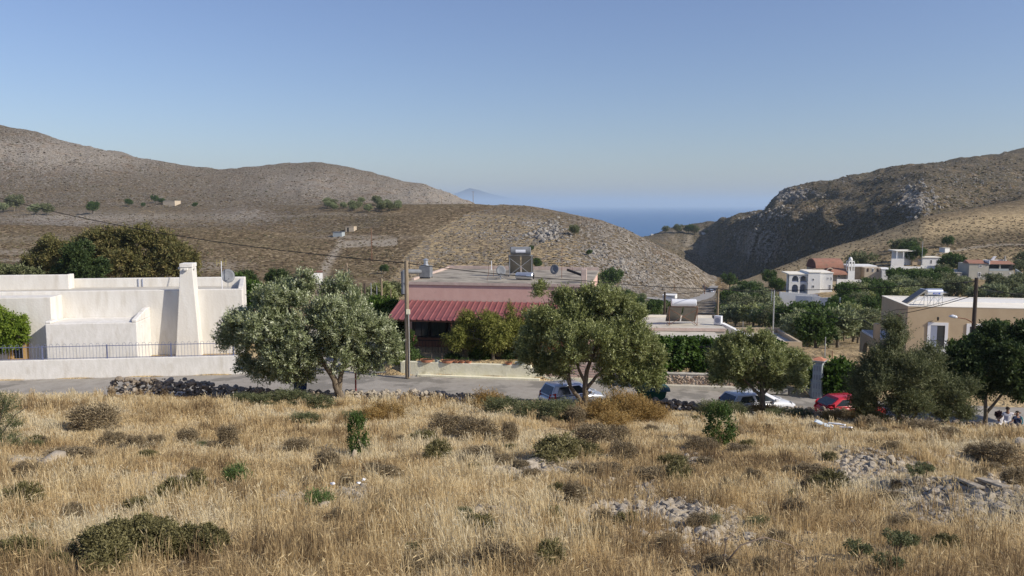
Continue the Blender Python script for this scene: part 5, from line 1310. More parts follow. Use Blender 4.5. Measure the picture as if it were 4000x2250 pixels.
# things on the pink roof
def on3(px, py, name, label, cat, tmax=11.5, group=None):
    """a spot on the roof plane seen at (px,py)"""
    z = top + f3.z0; Y = 56
    for _ in range(40):
        zz = ZP(py, Y); Y += (z - zz) * -8 if False else 0
        break
    ang = math.atan((py - 1125) / F) + PITCH; Y = -z / math.tan(ang); return Vector((XP(px, Y, z), Y, z + .005))
p = on3(1664, 1086, '', '', '')
ex = empty('exhaust_unit', p, f3.a, 'grey sheet metal extractor box with a conical cowl on the pink roof', 'extractor')
s = p.y * 1.0 / F
wB = 43 * s; MB().box(-wB / 2, wB / 2, -wB / 2, wB / 2, .08, .08 + 44 * s).build('casing', M['dull'], ex, bevel=.015)
hB = .08 + 44 * s; MB().cyl((0, 0, hB), (0, 0, hB + .12), .26, .17, 14).cyl((0, 0, hB + .12), (0, 0, hB + .42), .16, .16, 14).cyl((0, 0, hB + .44), (0, 0, hB + .56), .24, .04, 14).build('cowl', M['steel'], ex, smooth='auto')
for a in (-1, 1):
    for b in (-1, 1): MB().box(a * wB * .45 - .03, a * wB * .45 + .03, b * wB * .45 - .03, b * wB * .45 + .03, 0, .08).build('foot', M['black'], ex)
z = p.z; dk_ = MB()
A = PT(1648, 1061, p.y); Bq = PT(1585, 1060, 57.2); Cq = PT(1576, 1066, 56.6); Dq = PT(1577, 1150, 56.2)
o0 = Vector(p)
dct = MB().tube([A - o0, Bq - o0, Cq - o0 + Vector((0, 0, .0)), Cq - o0 + Vector((0, 0, -.35)), Dq - o0], [.17, .17, .19, .17, .17], 12)
dct.build('duct', M['dull'], empty('smoke_duct', o0, 0, 'fat grey elbow duct running down the left corner of the pink house', 'duct'), smooth='auto')
def collector(loc, yaw, label, s=1.0, tank='tankwhite', two=True, stand=1.15, front=False, tlab='label_grey', w=1.9, ht=None, logo=None):
    """solar water heater: slanted panels, stand, tank with end caps"""
    r = empty('solar_water_heater', loc, yaw, label, 'solar heater')
    n = 2 if two else 1; pw = (w - .12 * (n - 1)) / n; L_ = 1.9; sl = R(42); dy = L_ * math.cos(sl); dz = L_ * math.sin(sl)
    sg = 1 if not front else -1      # panels slope away from the viewer unless front
    for i in range(n):
        x0 = -w / 2 + i * (pw + .12); m_ = MB()
        m_.hexa([(x0, sg * dy, .12), (x0 + pw, sg * dy, .12), (x0 + pw, 0, .12 + dz), (x0, 0, .12 + dz)][::sg], [(x0, sg * dy + .07, .2), (x0 + pw, sg * dy + .07, .2), (x0 + pw, .07, .2 + dz), (x0, .07, .2 + dz)][::sg])
        m_.build('collector_panel', M['panel'], r)
    stn = MB()
    for x in (-w / 2 + .1, w / 2 - .1):
        stn.cyl((x, -.05, 0), (x, -.05, dz + .2), .025, n=5); stn.cyl((x, -.05, .05), (x, sg * dy * .95, .1), .02, n=5); stn.cyl((x, -.05, dz + .1), (x, sg * dy * .95, .1), .02, n=5)
    stn.cyl((-w / 2 + .1, -.05, .1), (w / 2 - .1, -.05, dz), .018, n=5); stn.cyl((w / 2 - .1, -.05, .1), (-w / 2 + .1, -.05, dz), .018, n=5)
    stn.cyl((-w / 2 + .05, -.05, dz + .18), (w / 2 - .05, -.05, dz + .18), .03, n=5)
    stn.build('stand', M['rust'] if tank == 'tankwhite' else M['steel'], r)
    tl = w * .78; tr = .28; zt = dz + .2 + tr + .02
    t_ = MB().tube([(-tl / 2 - .04, -.08, zt), (-tl / 2, -.08, zt), (tl / 2, -.08, zt), (tl / 2 + .04, -.08, zt)], [tr * .86, tr, tr, tr * .86], 24)
    tk = t_.build('tank', M[tank], r, smooth='auto')
    if tlab:
        lb = MB(); n_ = 5
        for q in range(n_):
            a0 = R(-22 + q * 8); a1 = R(-22 + (q + 1) * 8); rr = tr + .006
            lb.add([(-.38, -.08 - rr * math.cos(a0), zt + rr * math.sin(a0)), (.38, -.08 - rr * math.cos(a0), zt + rr * math.sin(a0)), (.38, -.08 - rr * math.cos(a1), zt + rr * math.sin(a1)), (-.38, -.08 - rr * math.cos(a1), zt + rr * math.sin(a1))], [(0, 1, 2, 3)])
        lb.build('sticker', M[tlab], tk)
    return r
def letters(txt, parent, loc, size, material, rot=(math.pi / 2, 0, 0), ext=.004):
    cu = bpy.data.curves.new('lettering', 'FONT'); cu.body = txt; cu.size = size; cu.extrude = ext; cu.align_x = 'CENTER'; cu.align_y = 'CENTER'
    o = bpy.data.objects.new('lettering', cu); COL.objects.link(o); o.parent = parent; o.location = loc; o.rotation_euler = rot; cu.materials.append(material)
    me = bpy.data.meshes.new_from_object(o.evaluated_get(bpy.context.evaluated_depsgraph_get())) if False else bpy.data.meshes.new_from_object(o)
    n_ = bpy.data.objects.new('lettering', me); COL.objects.link(n_); n_.parent = parent; n_.location = loc; n_.rotation_euler = rot; bpy.data.objects.remove(o); return n_
p = on3(2034, 1082, '', '', '')
collector(p + Vector((0, .3, 0)), f3.a + .12, 'tall twin-panel solar water heater with raised grey tank on the pink roof', tank='dull', tlab='label_white')
r_ = bpy.data.objects[[o.name for o in bpy.data.objects if o.name.startswith('solar_water_heater')][-1]]; r_.scale = (1, 1, 1.12)
p = on3(2050, 1093, '', '', '')
rt = empty('water_tank', p, f3.a - .15, 'grey hot water tank lying on the pink roof below the raised one', 'tank')
MB().tube([(-.66, 0, .28), (-.60, 0, .28), (.60, 0, .28), (.66, 0, .28)], [.22, .28, .28, .22], 24).build('tank_body', M['silver'], rt, smooth='auto')
MB().cyl((.655, 0, .28), (.67, 0, .28), .23, n=20).build('tank_end', M['dark'], rt)
MB().box(-.4, .2, -.292, -.27, .28, .40).build('sticker', M['label_grey'], rt)
dish(on3(1957, 1092, '', '', ''), .37, .25, 'round grey dish on a white tripod left of the twin-panel heater', True, .28)
dish(on3(2166, 1082, '', '', ''), .36, -.5, 'grey dish turned sideways right of the twin-panel heater', False, .22)
for (px, py, tp, r0, m_, lab) in [(2194, 1086, 955, .022, 'rust', 'tall thin antenna rod rising from the pink roof'), (1601, 1086, 1003, .05, 'wood', 'short upright timber at the left corner of the pink roof'), (1919, 1055, 1018, .035, 'label_white', 'white plastic pipe standing at the back of the pink roof'),
        (1908, 1078, 1030, .018, 'rust', 'rusty bar beside the white pipe, left one'), (1928, 1080, 1028, .018, 'rust', 'rusty bar beside the white pipe, right one'), (1903, 1097, 1075, .014, 'rust', 'short rusty bar left of the tripod dish'), (1630, 1072, 1022, .014, 'rust', 'thin rusty bar left of the extractor box'),
        (2226, 1062, 1024, .014, 'rust', 'rusty bar near the right end of the pink roof, left one'), (2236, 1060, 1026, .016, 'rust', 'rusty bar near the right end of the pink roof, right one'), (2280, 1058, 1012, .03, 'wood', 'leaning stake beside the stub column on the pink roof')]:
    p = on3(px, py, '', '', ''); Hh = ZP(tp, p.y) - p.z
    o = MB().cyl((0, 0, 0), (0.02, 0, Hh), r0, r0 * .8, 6).build('roof_rod', M[m_]); o.location = p; tag(o, lab, 'rod', 'rods and bars on the pink roof')
p = on3(2281, 1104, '', '', ''); Hh = ZP(1050, p.y) - p.z
cst = MB().box(-.19, .19, -.19, .19, 0, Hh).build('column_stub', M['pinklip'], bevel=.02); cst.location = p; cst.rotation_euler[2] = f3.a; tag(cst, 'unfinished concrete column stub at the right end of the pink roof', 'column')
p = on3(2262, 1082, '', '', '');
o = MB().cyl((-.9, 0, .55), (.4, -.9, .12), .10, .10, 8).build('fallen_pipe', M['black']); o.location = p; tag(o, 'dark sagging pipe beside the column stub', 'pipe')
# cream garden wall with steps and flower pots
f4 = Fr(-6.95, 50.65, -11.0, -9.0)
cw = f4.root('garden_wall', 'pale cream garden wall with a stepped foot under the flower pots', 'wall')
e4 = f4.s(2075); wh4 = f4.h(1414, 1)
mb = MB().box(0, e4, 0, .3, -.05, wh4); mb.box(-.3, 0, .0, 2.5, -.05, wh4 - .03); mb.build('wall_body', M['cream'], cw, bevel=.03)
MB().box(.9, e4 + .6, -.35, -.003, -.08, .13).build('foot_step', M['cream'], cw, bevel=.02)
mb = MB().box(e4 + .001, e4 + .9, .02, .4, -.05, wh4 - .15); mb.build('gate_post', M['cream'], cw, bevel=.02)
f5 = Fr(f4.w(e4 + .9, 0).x, f4.w(e4 + .9, 0).y, -11.1, -9)
pw = f5.root('garden_wall', 'pinkish grooved wall with white base right of the cream wall, behind the silver car', 'wall')
mb = MB().box(0, 5.4, .05, .3, .3, 1.25); mb.build('wall_body', M['pinklip'], pw); MB().box(0, 5.5, -.05, .35, -.05, .30).build('white_base', M['cream'], pw)
for q in range(5): MB().box(0.02, 5.38, .035, .051, .42 + q * .16, .445 + q * .16).build('groove', M['pink'], pw)
M['soil'] = mat('pot_soil', (.06, .045, .03), None)
for i, (px, w, lab, mt) in enumerate([(1664, .95, 'long terracotta bowl planter on the cream wall, leftmost', 'terracotta'), (1704, .35, 'small dark pot between the two long bowls', 'block'), (1746, .95, 'second long terracotta bowl on the cream wall', 'terracotta'), (1782, .45, 'small terracotta pot right of the second bowl', 'terracotta'),
        (1803, .45, 'low terracotta dish in the row on the cream wall', 'terracotta'), (1828, .40, 'terracotta dish holding a spiky plant', 'terracotta'), (1985, .5, 'terracotta pot right of the pepper tree trunk', 'terracotta'), (2030, .7, 'grey-green planter at the right end of the cream wall', 'block')]):
    s_ = f4.s(px); r = empty('flower_pot', f4.w(s_, .16, wh4), f4.a, lab, 'flower pot', 'flower pots on the cream wall')
    hh = .16 if w > .6 else .14
    V = []; n = 16
    for (rr, zz) in [(.36, 0), (.5, hh), (.46, hh), (.44, hh - .03)]:
        for k_ in range(n): a = 2 * math.pi * k_ / n; V.append((math.cos(a) * rr * w, math.sin(a) * min(rr * w, .3), zz))
    Fc = [(j * n + k_, j * n + (k_ + 1) % n, (j + 1) * n + (k_ + 1) % n, (j + 1) * n + k_) for j in range(3) for k_ in range(n)] + [tuple(range(n - 1, -1, -1))]
    MB().add(V, Fc).build('pot', M[mt], r, smooth='auto')
    MB().add([V[3 * n + k_] for k_ in range(n)], [tuple(range(n))]).build('soil', M['soil'], r)
    crown('plant', [(0, 0, hh + .04, w * .3, .1, .06)], r, M['green'], 14, nleaf=6, shoot=.10, leaf=(.06, .03), seed=200 + i, up=1)
for (px, lab) in ((1671, 'thin wooden stake among the pots, left'), (1712, 'thin wooden stake among the pots, right')):
    o = MB().cyl((0, 0, 0), (0, 0, .62), .025, n=6).build('stake', M['label_white'] if False else M['wood']); o.location = f4.w(f4.s(px), .9, wh4 - .2); tag(o, lab, 'stake')
# plants behind the cream wall
for i, (px, py, rx, rz, mt, lab, nn) in enumerate([(1560, 1395, 45, 35, 'lime', 'yellow-green leafy bush left of the wooden pole', 260), (1615, 1400, 40, 28, 'bright', 'strappy green plants at the foot of the wooden pole', 200), (1600, 1330, 22, 40, 'green', 'oleander with pink flowers beside the wooden pole', 160),
        (1880, 1385, 45, 35, 'green', 'shaded leafy bush under the pepper tree', 260), (1985, 1390, 22, 22, 'bright', 'grey-green potted bush right of the pepper trunk', 120), (2040, 1385, 28, 22, 'wispy', 'greyish bush at the end of the cream wall', 140), (1770, 1400, 30, 14, 'green', 'low plants behind the pots', 90)]):
    rr = big_tree('garden_bush', lab, 'bush', px, py + rz, 51.7, [(px, py, rx, rz)], [([(px, py + rz + 8), (px, py)], .03, .01)], M[mt], M['bark2'], nn * 2, 300 + i, nleaf=8, shoot=.22, leaf=(.12, .045), up=.6, twig_r=.01)
    if i == 2:
        M['blossom'] = mat('pink_blossom', (.55, .16, .22), None)
        bb = [(0, 0, .9, .35, .3, .5)]; crown('flowers', bb, rr, M['blossom'], 30, nleaf=5, shoot=.08, leaf=(.07, .06), seed=5, up=.3)
# steps between the walls
stp = MB()
for q in range(4): stp.box(-1.2, 1.2, q * .35, 3 - q * .2, q * .14 if False else q * .12, (q + 1) * .12)
o = stp.build('steps', M['kerb']); o.location = (-10.2, 51.6, -11.0); tag(o, 'low pale concrete steps in the lane behind the olive trunk', 'steps')

# ================================================================== grey roofed house on the right
f6 = Fr(9.4, 55.2, -12.2, -4.0)
h = f6.root('grey_roof_house', 'low house with a two-level pale concrete roof and dark grey edge behind the vine hedge', 'house')
zL = f6.h(1328, 2, -.2); s0_, s1_ = f6.s(2380), f6.s(2830)
mb = MB().box(s0_, s1_, -.2, 4.2, zL - .22, zL); mb.build('lower_roof', M['slab'], h)
MB().box(s0_ - .02, s1_ + .02, -.26, -.201, zL - .26, zL + .03).build('roof_edge', M['fascia'], h)
u0, u1 = f6.s(2400, 4), f6.s(2835, 4)
MB().box(u0, u1, 3.6, 9.6, zL - .6, zL + .24).build('upper_roof', M['slab'], h)
MB().box(u0, u1, 3.52, 3.599, zL + .05, zL + .27).build('upper_edge', M['pinklip'], h)
MB().box(u0, u1, 9.5, 9.7, zL + .241, zL + .40).build('back_parapet', M['whiteroof'], h)
MB().box(s0_ + .2, s1_ - .2, 1.2, 9.4, -.3, zL - .61).build('wall', M['greyhouse'], h)
MB().box(s0_ + .2, s1_ - .2, .3, 1.19, zL - .9, zL - .221).build('porch_beam', M['dark'], h)
# whitewashed sloping wall at its right
a_, b_ = PT(2818, 1262, 60), PT(2935, 1320, 56.2)
m_ = MB(); m_.hexa([(0, 0, -2), (b_.x - a_.x, b_.y - a_.y, -2), (b_.x - a_.x + .3, b_.y - a_.y + .4, -2), (.3, .4, -2)], [(0, 0, 0), (b_.x - a_.x, b_.y - a_.y, b_.z - a_.z), (b_.x - a_.x + .3, b_.y - a_.y + .4, b_.z - a_.z), (.3, .4, 0)])
o = m_.build('sloping_wall', M['farwhite'], bevel=.03); o.location = a_; tag(o, 'whitewashed wall sloping down beside the flat grey roof', 'wall')
zr_ = f6.z0 + zL + .24
def onz(px, py, z): ang = math.atan((py - 1125) / F) + PITCH; Y = -z / math.tan(ang); return Vector((XP(px, Y, z), Y, z + .005))
p = onz(2668, 1272, zr_); collector(p, f6.a, 'solar water heater with a big pale tank and two panels on the flat grey roof', tank='tankwhite', tlab=None, w=2.3)
p = onz(2805, 1270, zr_); ac = empty('air_conditioner', p, f6.a - .5, 'white outdoor cooling unit standing at the right end of the grey roof', 'cooling unit')
MB().box(-.28, .28, -.2, .2, .05, .72).build('casing', M['tankwhite'], ac, bevel=.02)
MB().cyl((0, -.201, .38), (0, -.215, .38), .2, n=20).build('fan_grille', M['label_grey'], ac); MB().box(-.24, .24, -.15, .15, 0, .05).build('foot', M['black'], ac)
# small beige roof further right
f7 = Fr(XP(2850, 67.5, -12), 67.8, -14.2, -3.5)
h7 = f7.root('low_beige_house', 'low beige house whose parapet roof shows between the olives', 'house')
zt7 = f7.h(1336, 6); r0, r1 = 0.0, f7.s(3140)
mb = MB().box(r0, r1, 0, .25, 0, zt7); mb.box(r1 - .25, r1, .25, 7, 0, zt7); mb.box(r0, r1, 7, 7.25, 0, zt7 + .12); mb.box(r0, r0 + .25, .25, 7, 0, zt7); mb.build('wall', M['brown'] if False else M['beige2'], h7)
MB().box(r0 + .26, r1 - .26, .26, 6.99, zt7 - .7, zt7 - .35).build('roof', M['slab'], h7)
MB().box((r0 + r1) * .62, (r0 + r1) * .62 + .06, .3, 6.9, zt7 - .349, zt7 - .335).build('roof_joint', M['dark'], h7)
# stone wall, kerb, vine hedge
f8 = Fr(XP(2430, 48.6, -11), 48.55, -11.15, -8.2)
sw_ = f8.root('masonry_wall', 'rubble stone masonry wall with a pale cap under the vine hedge', 'wall')
L8 = f8.s(3060)
MB().box(0, L8, .1, .5, -.15, .74).build('mortar_body', M['mortar'], sw_)
ms = MB(); rs = random.Random(3)
for i in range(900):
    x = rs.uniform(.1, L8 - .1); z = rs.uniform(-.02, .66); add_rock(ms, (x, .10, z), (rs.uniform(.16, .30), .12, rs.uniform(.10, .2)), SH, rs)
ms.build('face_stones', M['wallstone'], sw_)
MB().box(0, L8, .05, .55, .741, .83).build('cap', M['mortar'], sw_, bevel=.02)
kb = f8.root('kerb', 'pale concrete kerb at the foot of the masonry wall', 'kerb'); kb['kind'] = 'structure'
MB().box(-2.5, L8 + .3, -.35, .09, -.2, .13).build('kerb_stone', M['kerb'], kb, bevel=.02)
vh = f8.root('vine_hedge', 'dense green vine hedge hanging on a dark trellis above the stone masonry wall', 'hedge')
tr = MB()
for i in range(6): tr.box(1.0 + i * 1.6, 1.08 + i * 1.6, 1.0, 1.08, -.1, 2.35)
tr.box(.8, 9.6, 1.0, 1.08, 2.3, 2.38); tr.box(.8, 9.6, 3.0, 3.08, 2.3, 2.38); tr.build('trellis', M['dark'], vh)
B = []; rs = random.Random(4)
for i in range(30):
    x = 1.0 + i * .30; B.append((x, 1.0 + rs.uniform(-.2, .2), rs.uniform(1.5, 2.05), .5, .40, .60)); B.append((x, 2.1, 2.35, .5, .9, .22))
    if rs.random() < .8: B.append((x, .75, rs.uniform(.9, 1.5), .3, .25, .55))
crown('foliage', B, vh, M['vine'], 3300, nleaf=10, shoot=.3, leaf=(.17, .14), seed=71, up=-.2, rmin=.6, lean=(0, -.4, 0), droop=.5)
big_tree('climbing_vine', 'vine spilling down over the kerb right of the wide olive', 'vine', 2565, 1535, 48.0, [(2560, 1430, 35, 55), (2570, 1490, 25, 35), (2500, 1440, 50, 45)], [([(2575, 1540), (2565, 1470), (2560, 1420)], .03, .01)], M['vine'], M['bark2'], 700, 72, nleaf=9, shoot=.3, leaf=(.16, .13), up=-.3, droop=.6)
bench = MB().box(-1.2, 1.2, 0, .5, .0, .07); bench.box(-1.1, -1.0, .05, .45, -.35, 0); bench.box(1.0, 1.1, .05, .45, -.35, 0)
o = bench.build('bench', M['label_white']); o.location = PT(2745, 1492, 49.0); tag(o, 'long pale bench slab between hedge and stone wall', 'bench')
# pierced block pillar + ramp wall
f9 = Fr(XP(3193, 46.4, -11), 46.4, -11.55, 0)
pl = empty('block_pillar', (f9.cx, f9.cy, f9.z0), R(-52), 'tall grey pillar of pierced ornamental blocks with a tiled cap', 'pillar')
pl.rotation_euler = (0, 0, R(-35))
HP = ZP(1412, 46.4) - f9.z0
MB().box(-.27, .27, -.20, .27, 0, HP).build('shaft', M['block'], pl, bevel=.01)
for q in range(4):
    z0 = .12 + q * (HP - .2) / 4; hB = (HP - .2) / 4 - .10
    fr_ = MB().box(-.24, .24, -.235, -.201, z0, z0 + hB)
    for k_ in range(3): x = -.15 + k_ * .15; fr_.box(x - .035, x + .035, -.25, -.236, z0 + .05, z0 + hB - .05)
    bl = MB().box(-.24, .24, -.235, -.201, z0, z0 + hB).build('pierced_block', M['label_white'] if False else M['block'], pl)
    m_ = MB()
    for k_ in range(3): x = -.15 + k_ * .15; m_.box(x - .04, x + .04, -.240, -.236, z0 + .06, z0 + hB - .06)
    m_.build('slots', M['fascia'], bl)
cpb = MB().hexa([(-.38, -.32, HP), (.38, -.32, HP), (.38, .38, HP), (-.38, .38, HP)], [(-.42, -.36, HP + .1), (.42, -.36, HP + .1), (.42, .42, HP + .1), (-.42, .42, HP + .1)]); cpb.build('cap', M['block'], pl, bevel=.01)
MB().hexa([(-.40, -.34, HP + .101), (.40, -.34, HP + .101), (.40, .40, HP + .101), (-.40, .40, HP + .101)], [(-.05, .2, HP + .24), (.05, .2, HP + .24), (.05, .3, HP + .24), (-.05, .3, HP + .24)]).build('cap_tiles', M['terracotta'], pl)
A = PT(3135, 1470, 50); B_ = Vector((f9.cx - .3, f9.cy, 0)); bx, by = A.x - B_.x, A.y - B_.y
m_ = MB().hexa([(0, 0, 0), (.25, 0, 0), (bx + .25, by, 0), (bx, by, 0)], [(0, 0, .95), (.25, 0, .95), (bx + .25, by, 1.6), (bx, by, 1.6)])
o = m_.build('ramp_wall', M['block']); o.location = (B_.x, B_.y, f9.z0); tag(o, 'grey rendered low wall running back from the block pillar', 'wall')

# ================================================================== beige two-storey house
f10 = Fr(XP(3547, 66, -8.5), 66.0, -14.9, -10.0)
h = f10.root('beige_house', 'beige two-storey house with white door surrounds and a white flat roof', 'house')
zt = f10.h(1197, 0); WL, DL = 16.0, 7.4
mb = MB().box(0, WL, 0, .3, 0, zt); mb.box(0, .3, .3, DL, 0, zt); mb.box(0, WL, DL, DL + .3, 0, zt); mb.box(WL - .3, WL, .3, DL, 0, zt); mb.build('wall', M['beige'], h)
MB().box(-.02, WL + .02, -.02, .32, zt + .001, zt + .05).box(-.02, .32, .33, DL - .01, zt + .001, zt + .05).box(-.02, WL, DL - .01, DL + .34, zt + .001, zt + .05).build('parapet_cap', M['whiteroof'], h)
MB().box(.31, WL - .31, .31, DL - .01, zt - .5, zt - .38).build('roof', M['whiteroof'], h)
MB().box(.31, WL - .31, DL - .06, DL - .011, zt - .379, zt - .01).build('parapet_inner', M['trim'], h)
for (pa, pb, pt, pbm, nm) in [(3624, 3698, 1259, 1375, 'balcony_door'), (3776, 3838, 1264, 1325, 'window')]:
    a0, t0 = f10.at(pa, pt, 0); a1, b0 = f10.at(pb, pbm, 0)
    mb = MB().box(a0, a0 + .24, -.06, .02, b0, t0 - .24); mb.box(a1 - .24, a1, -.06, .02, b0, t0 - .24); mb.box(a0, a1, -.06, .02, t0 - .24, t0)
    if nm == 'window': mb.box(a0 + .24, a1 - .24, -.06, .02, b0, b0 + .2)
    fo = mb.build(nm, M['trim'], h)
    MB().box(a0 + .24, a1 - .24, -.02, -.004, b0 + (.2 if nm == 'window' else 0), t0 - .24).build('pane', M['glass'], fo)
    if nm == 'balcony_door': MB().box(a0 + .26, a0 + .75, -.035, -.021, b0, t0 - .26).build('curtain', M['label_grey'], fo)
s_, hh = f10.at(3663, 1252, -.12); lm = MB().cyl((s_, -.18, hh), (s_, -.18, hh + .22), .06, .09, 8).cyl((s_, -.18, hh + .23), (s_, -.18, hh + .32), .11, .03, 8).cyl((s_, -.18, hh + .1), (s_, -.0, hh - .05), .015, n=5); lm.build('wall_lamp', M['black'], h)
# front balcony with iron railing
a0, t0 = f10.at(3615, 1375, -1.2); a1, _ = f10.at(3748, 1375, -1.2)
MB().box(a0, a1, -1.2, -.003, t0 - .1, t0 + .05).build('balcony', M['trim'], h)
rl = MB(); 
for i in range(14): x = a0 + .05 + i * (a1 - a0 - .1) / 13; rl.cyl((x, -1.15, t0 + .05), (x, -1.15, t0 + .95), .012, n=4)
rl.box(a0, a1, -1.17, -1.13, t0 + .95, t0 + .99); rl.box(a1 - .05, a1, -1.2, -1.12, t0 + .05, t0 + 1.1)
for q in range(3): rl.tube([(a1 - .9 + .25 * math.cos(t) * (q + 1) * .5, -1.15, t0 + .5 + .25 * math.sin(t)) for t in np.linspace(0, 5, 9)], .012, 4)
rl.build('railing', M['black'], h)
# side: brown door, lamp, balcony and pilaster
MB().box(-.05, -.004, 1.6, 2.9, zt - 3.1, zt - 1.0).build('side_door', M['brown'], h)
zb_ = f10.h(1313, -1.2, 3)
MB().box(-1.95, -.004, 2.0, 6.5, zb_ - .16, zb_).build('side_balcony', M['trim'], h)
MB().box(-2.05, -1.62, 1.7, 2.3, 0, zb_ + 1.25).box(-2.05, -1.62, 6.2, 6.6, 0, zb_ - .17).build('pilaster', M['beige'], h)
ap = MB(); arch_panel(ap, 0, 3.88, 0, zb_ - .17, 0, .35, [(2.0, 2.6, 0, 1.25)]); V = [(-2.03 + y, 2.31 + x, z) for x, y, z in ap.v]; MB().add(V, ap.f).build('arcade', M['beige'], h)
rl = MB()
for i in range(22): y = 2.35 + i * .19; rl.cyl((-1.85, y, zb_), (-1.85, y, zb_ + .9), .012, n=4)
for i in range(9): x = -1.6 + i * .19; rl.cyl((x, 2.02, zb_), (x, 2.02, zb_ + .9), .012, n=4)
rl.box(-1.87, -1.83, 2.3, 6.5, zb_ + .9, zb_ + .94); rl.box(-1.61, -.01, 2.0, 2.04, zb_ + .9, zb_ + .94); rl.cyl((-1.8, 2.02, zb_ + 1.25), (-.6, 2.02, zb_ + .9), .02, n=5)
for q in range(3): rl.tube([(-1.3 + q * .45 + .2 * math.cos(t), 1.99, zb_ + .45 + .3 * math.sin(t)) for t in np.linspace(0, 6, 10)], .022, 4)
rl.build('side_railing', M['black'], h)
zR_ = f10.z0 + zt - .38
p = onz(3655, 1197, zR_)
sh_ = collector(p + Vector((0, .5, 0)), R(80), 'bright metal solar water heater with one slanted panel on the beige house', tank='silver', tlab=None, two=False, w=1.7)
sh_.rotation_euler[2] = R(0)
for c_ in list(sh_.children): bpy.data.objects.remove(c_)
s2 = 1.0
pn = MB().hexa([(-2.45, -.3, .12), (-2.45, .75, .12), (-.72, .75, 1.35), (-.72, -.3, 1.35)], [(-2.5, -.3, .2), (-2.5, .75, .2), (-.78, .75, 1.45), (-.78, -.3, 1.45)]); pn.build('collector_panel', M['panel'], sh_)
stn = MB()
for x in (-.55, .0, .75):
    for y in (-.15, .45): stn.cyl((x, y, 0), (x, y, .85), .022, n=5)
for (a, b) in (((-.55, -.15, 0), (0, -.15, .85)), ((0, -.15, .0), (.75, -.15, .85)), ((.75, -.15, 0), (0, -.15, .85)), ((-2.4, -.25, .1), (-.55, -.15, .85)), ((-.7, -.25, 1.3), (-1.4, -.25, 0)), ((-.7, .7, 1.3), (-1.4, .7, 0))): stn.cyl(a, b, .02, n=5)
stn.box(-.6, .8, -.2, .5, .85, .88); stn.build('stand', M['steel'], sh_)
tk = MB().tube([(-.62, .1, 1.2), (-.56, .1, 1.2), (.75, .1, 1.2), (.81, .1, 1.2)], [.25, .31, .31, .25], 26).build('tank', M['silver'], sh_, smooth='auto')
MB().box(-.12, .5, -.225, -.205, 1.03, 1.17).build('sticker', M['label_blue'], tk)
letters('NOBEL', tk, (.17, -.23, 1.10), .13, M['label_white'], ext=.002)
MB().cyl((-.75, -.3, 1.42), (-.75, .75, 1.42), .06, n=8).build('header_pipe', M['tankwhite'], sh_)

# ================================================================== far houses on the right
def far_root(name, px, py, label, cat='house', yaw=0, y0=80):
    p = G(px, py, y0=y0, y1=700); return empty(name, p, yaw, label, cat), p, p.y * 1.0 / F
# arched villa, front-left corner at (3075,1185)
p = G(3160, 1150, 100, 500); k = p.y * 1.005 / F
v = empty('arched_villa', p, R(-6), 'white two-storey villa with arched loggias left of the church', 'villa')
def X_(px): return (px - 3160) * k
def Z_(py): return (1150 - py) * k
mb = MB(); Zt = Z_(1065)
lg = MB(); arch_panel(lg, X_(3083), X_(3152), Z_(1107), Z_(1074), 0, .35, [(X_(3106), 25 * k, Z_(1103), Z_(1091)), (X_(3137), 25 * k, Z_(1103), Z_(1091))])
arch_panel(lg, X_(3083), X_(3152), Z_(1145), Z_(1107) - .01, 0, .35, [(X_(3106), 24 * k, Z_(1144), Z_(1124)), (X_(3137), 26 * k, Z_(1144), Z_(1124))])
lg.box(X_(3083), X_(3152), 0, .35, Z_(1175), Z_(1145) - .01); lg.build('loggia', M['farwhite'], v)
mb.box(X_(3083), X_(3152), 2.6, 2.9, Z_(1175), Z_(1074)); mb.box(X_(3083), X_(3083) + .3, 2.0, 2.59, Z_(1175), Z_(1074))
mb.box(X_(3152) + .01, X_(3198), -.6, 8, Z_(1175), Zt); mb.box(X_(3199), X_(3250), .6, 9, Z_(1175), Z_(1068)); mb.build('wall', M['farwhite'], v)
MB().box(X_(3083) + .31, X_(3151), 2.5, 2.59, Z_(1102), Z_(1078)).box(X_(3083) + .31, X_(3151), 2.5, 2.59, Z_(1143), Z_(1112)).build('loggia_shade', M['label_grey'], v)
MB().box(X_(3080), X_(3153), -.2, 8, Z_(1074) + .01, Z_(1070)).box(X_(3153) + .02, X_(3200), -.75, 8.2, Zt + .01, Zt + .2).box(X_(3201), X_(3253), .45, 9.2, Z_(1068) + .01, Z_(1068) + .2).build('roof', M['whiteroof'], v)
MB().box(X_(3084), X_(3151), .1, .2, Z_(1103), Z_(1099)).build('loggia_rail', M['label_grey'], v)
for (a, b, t_, l_) in [(3229, 3235, 1093, 1083), (3242, 3248, 1094, 1083), (3236, 3244, 1132, 1112)]: window(v, X_(a), .6, Z_(t_), (b - a) * k, (t_ - l_) * k, .08, .06)
window(v, X_(3168), -.6, Z_(1096), .5, .6, .06, .05); window(v, X_(3168), -.6, Z_(1124), .6, .7, .06, .05)
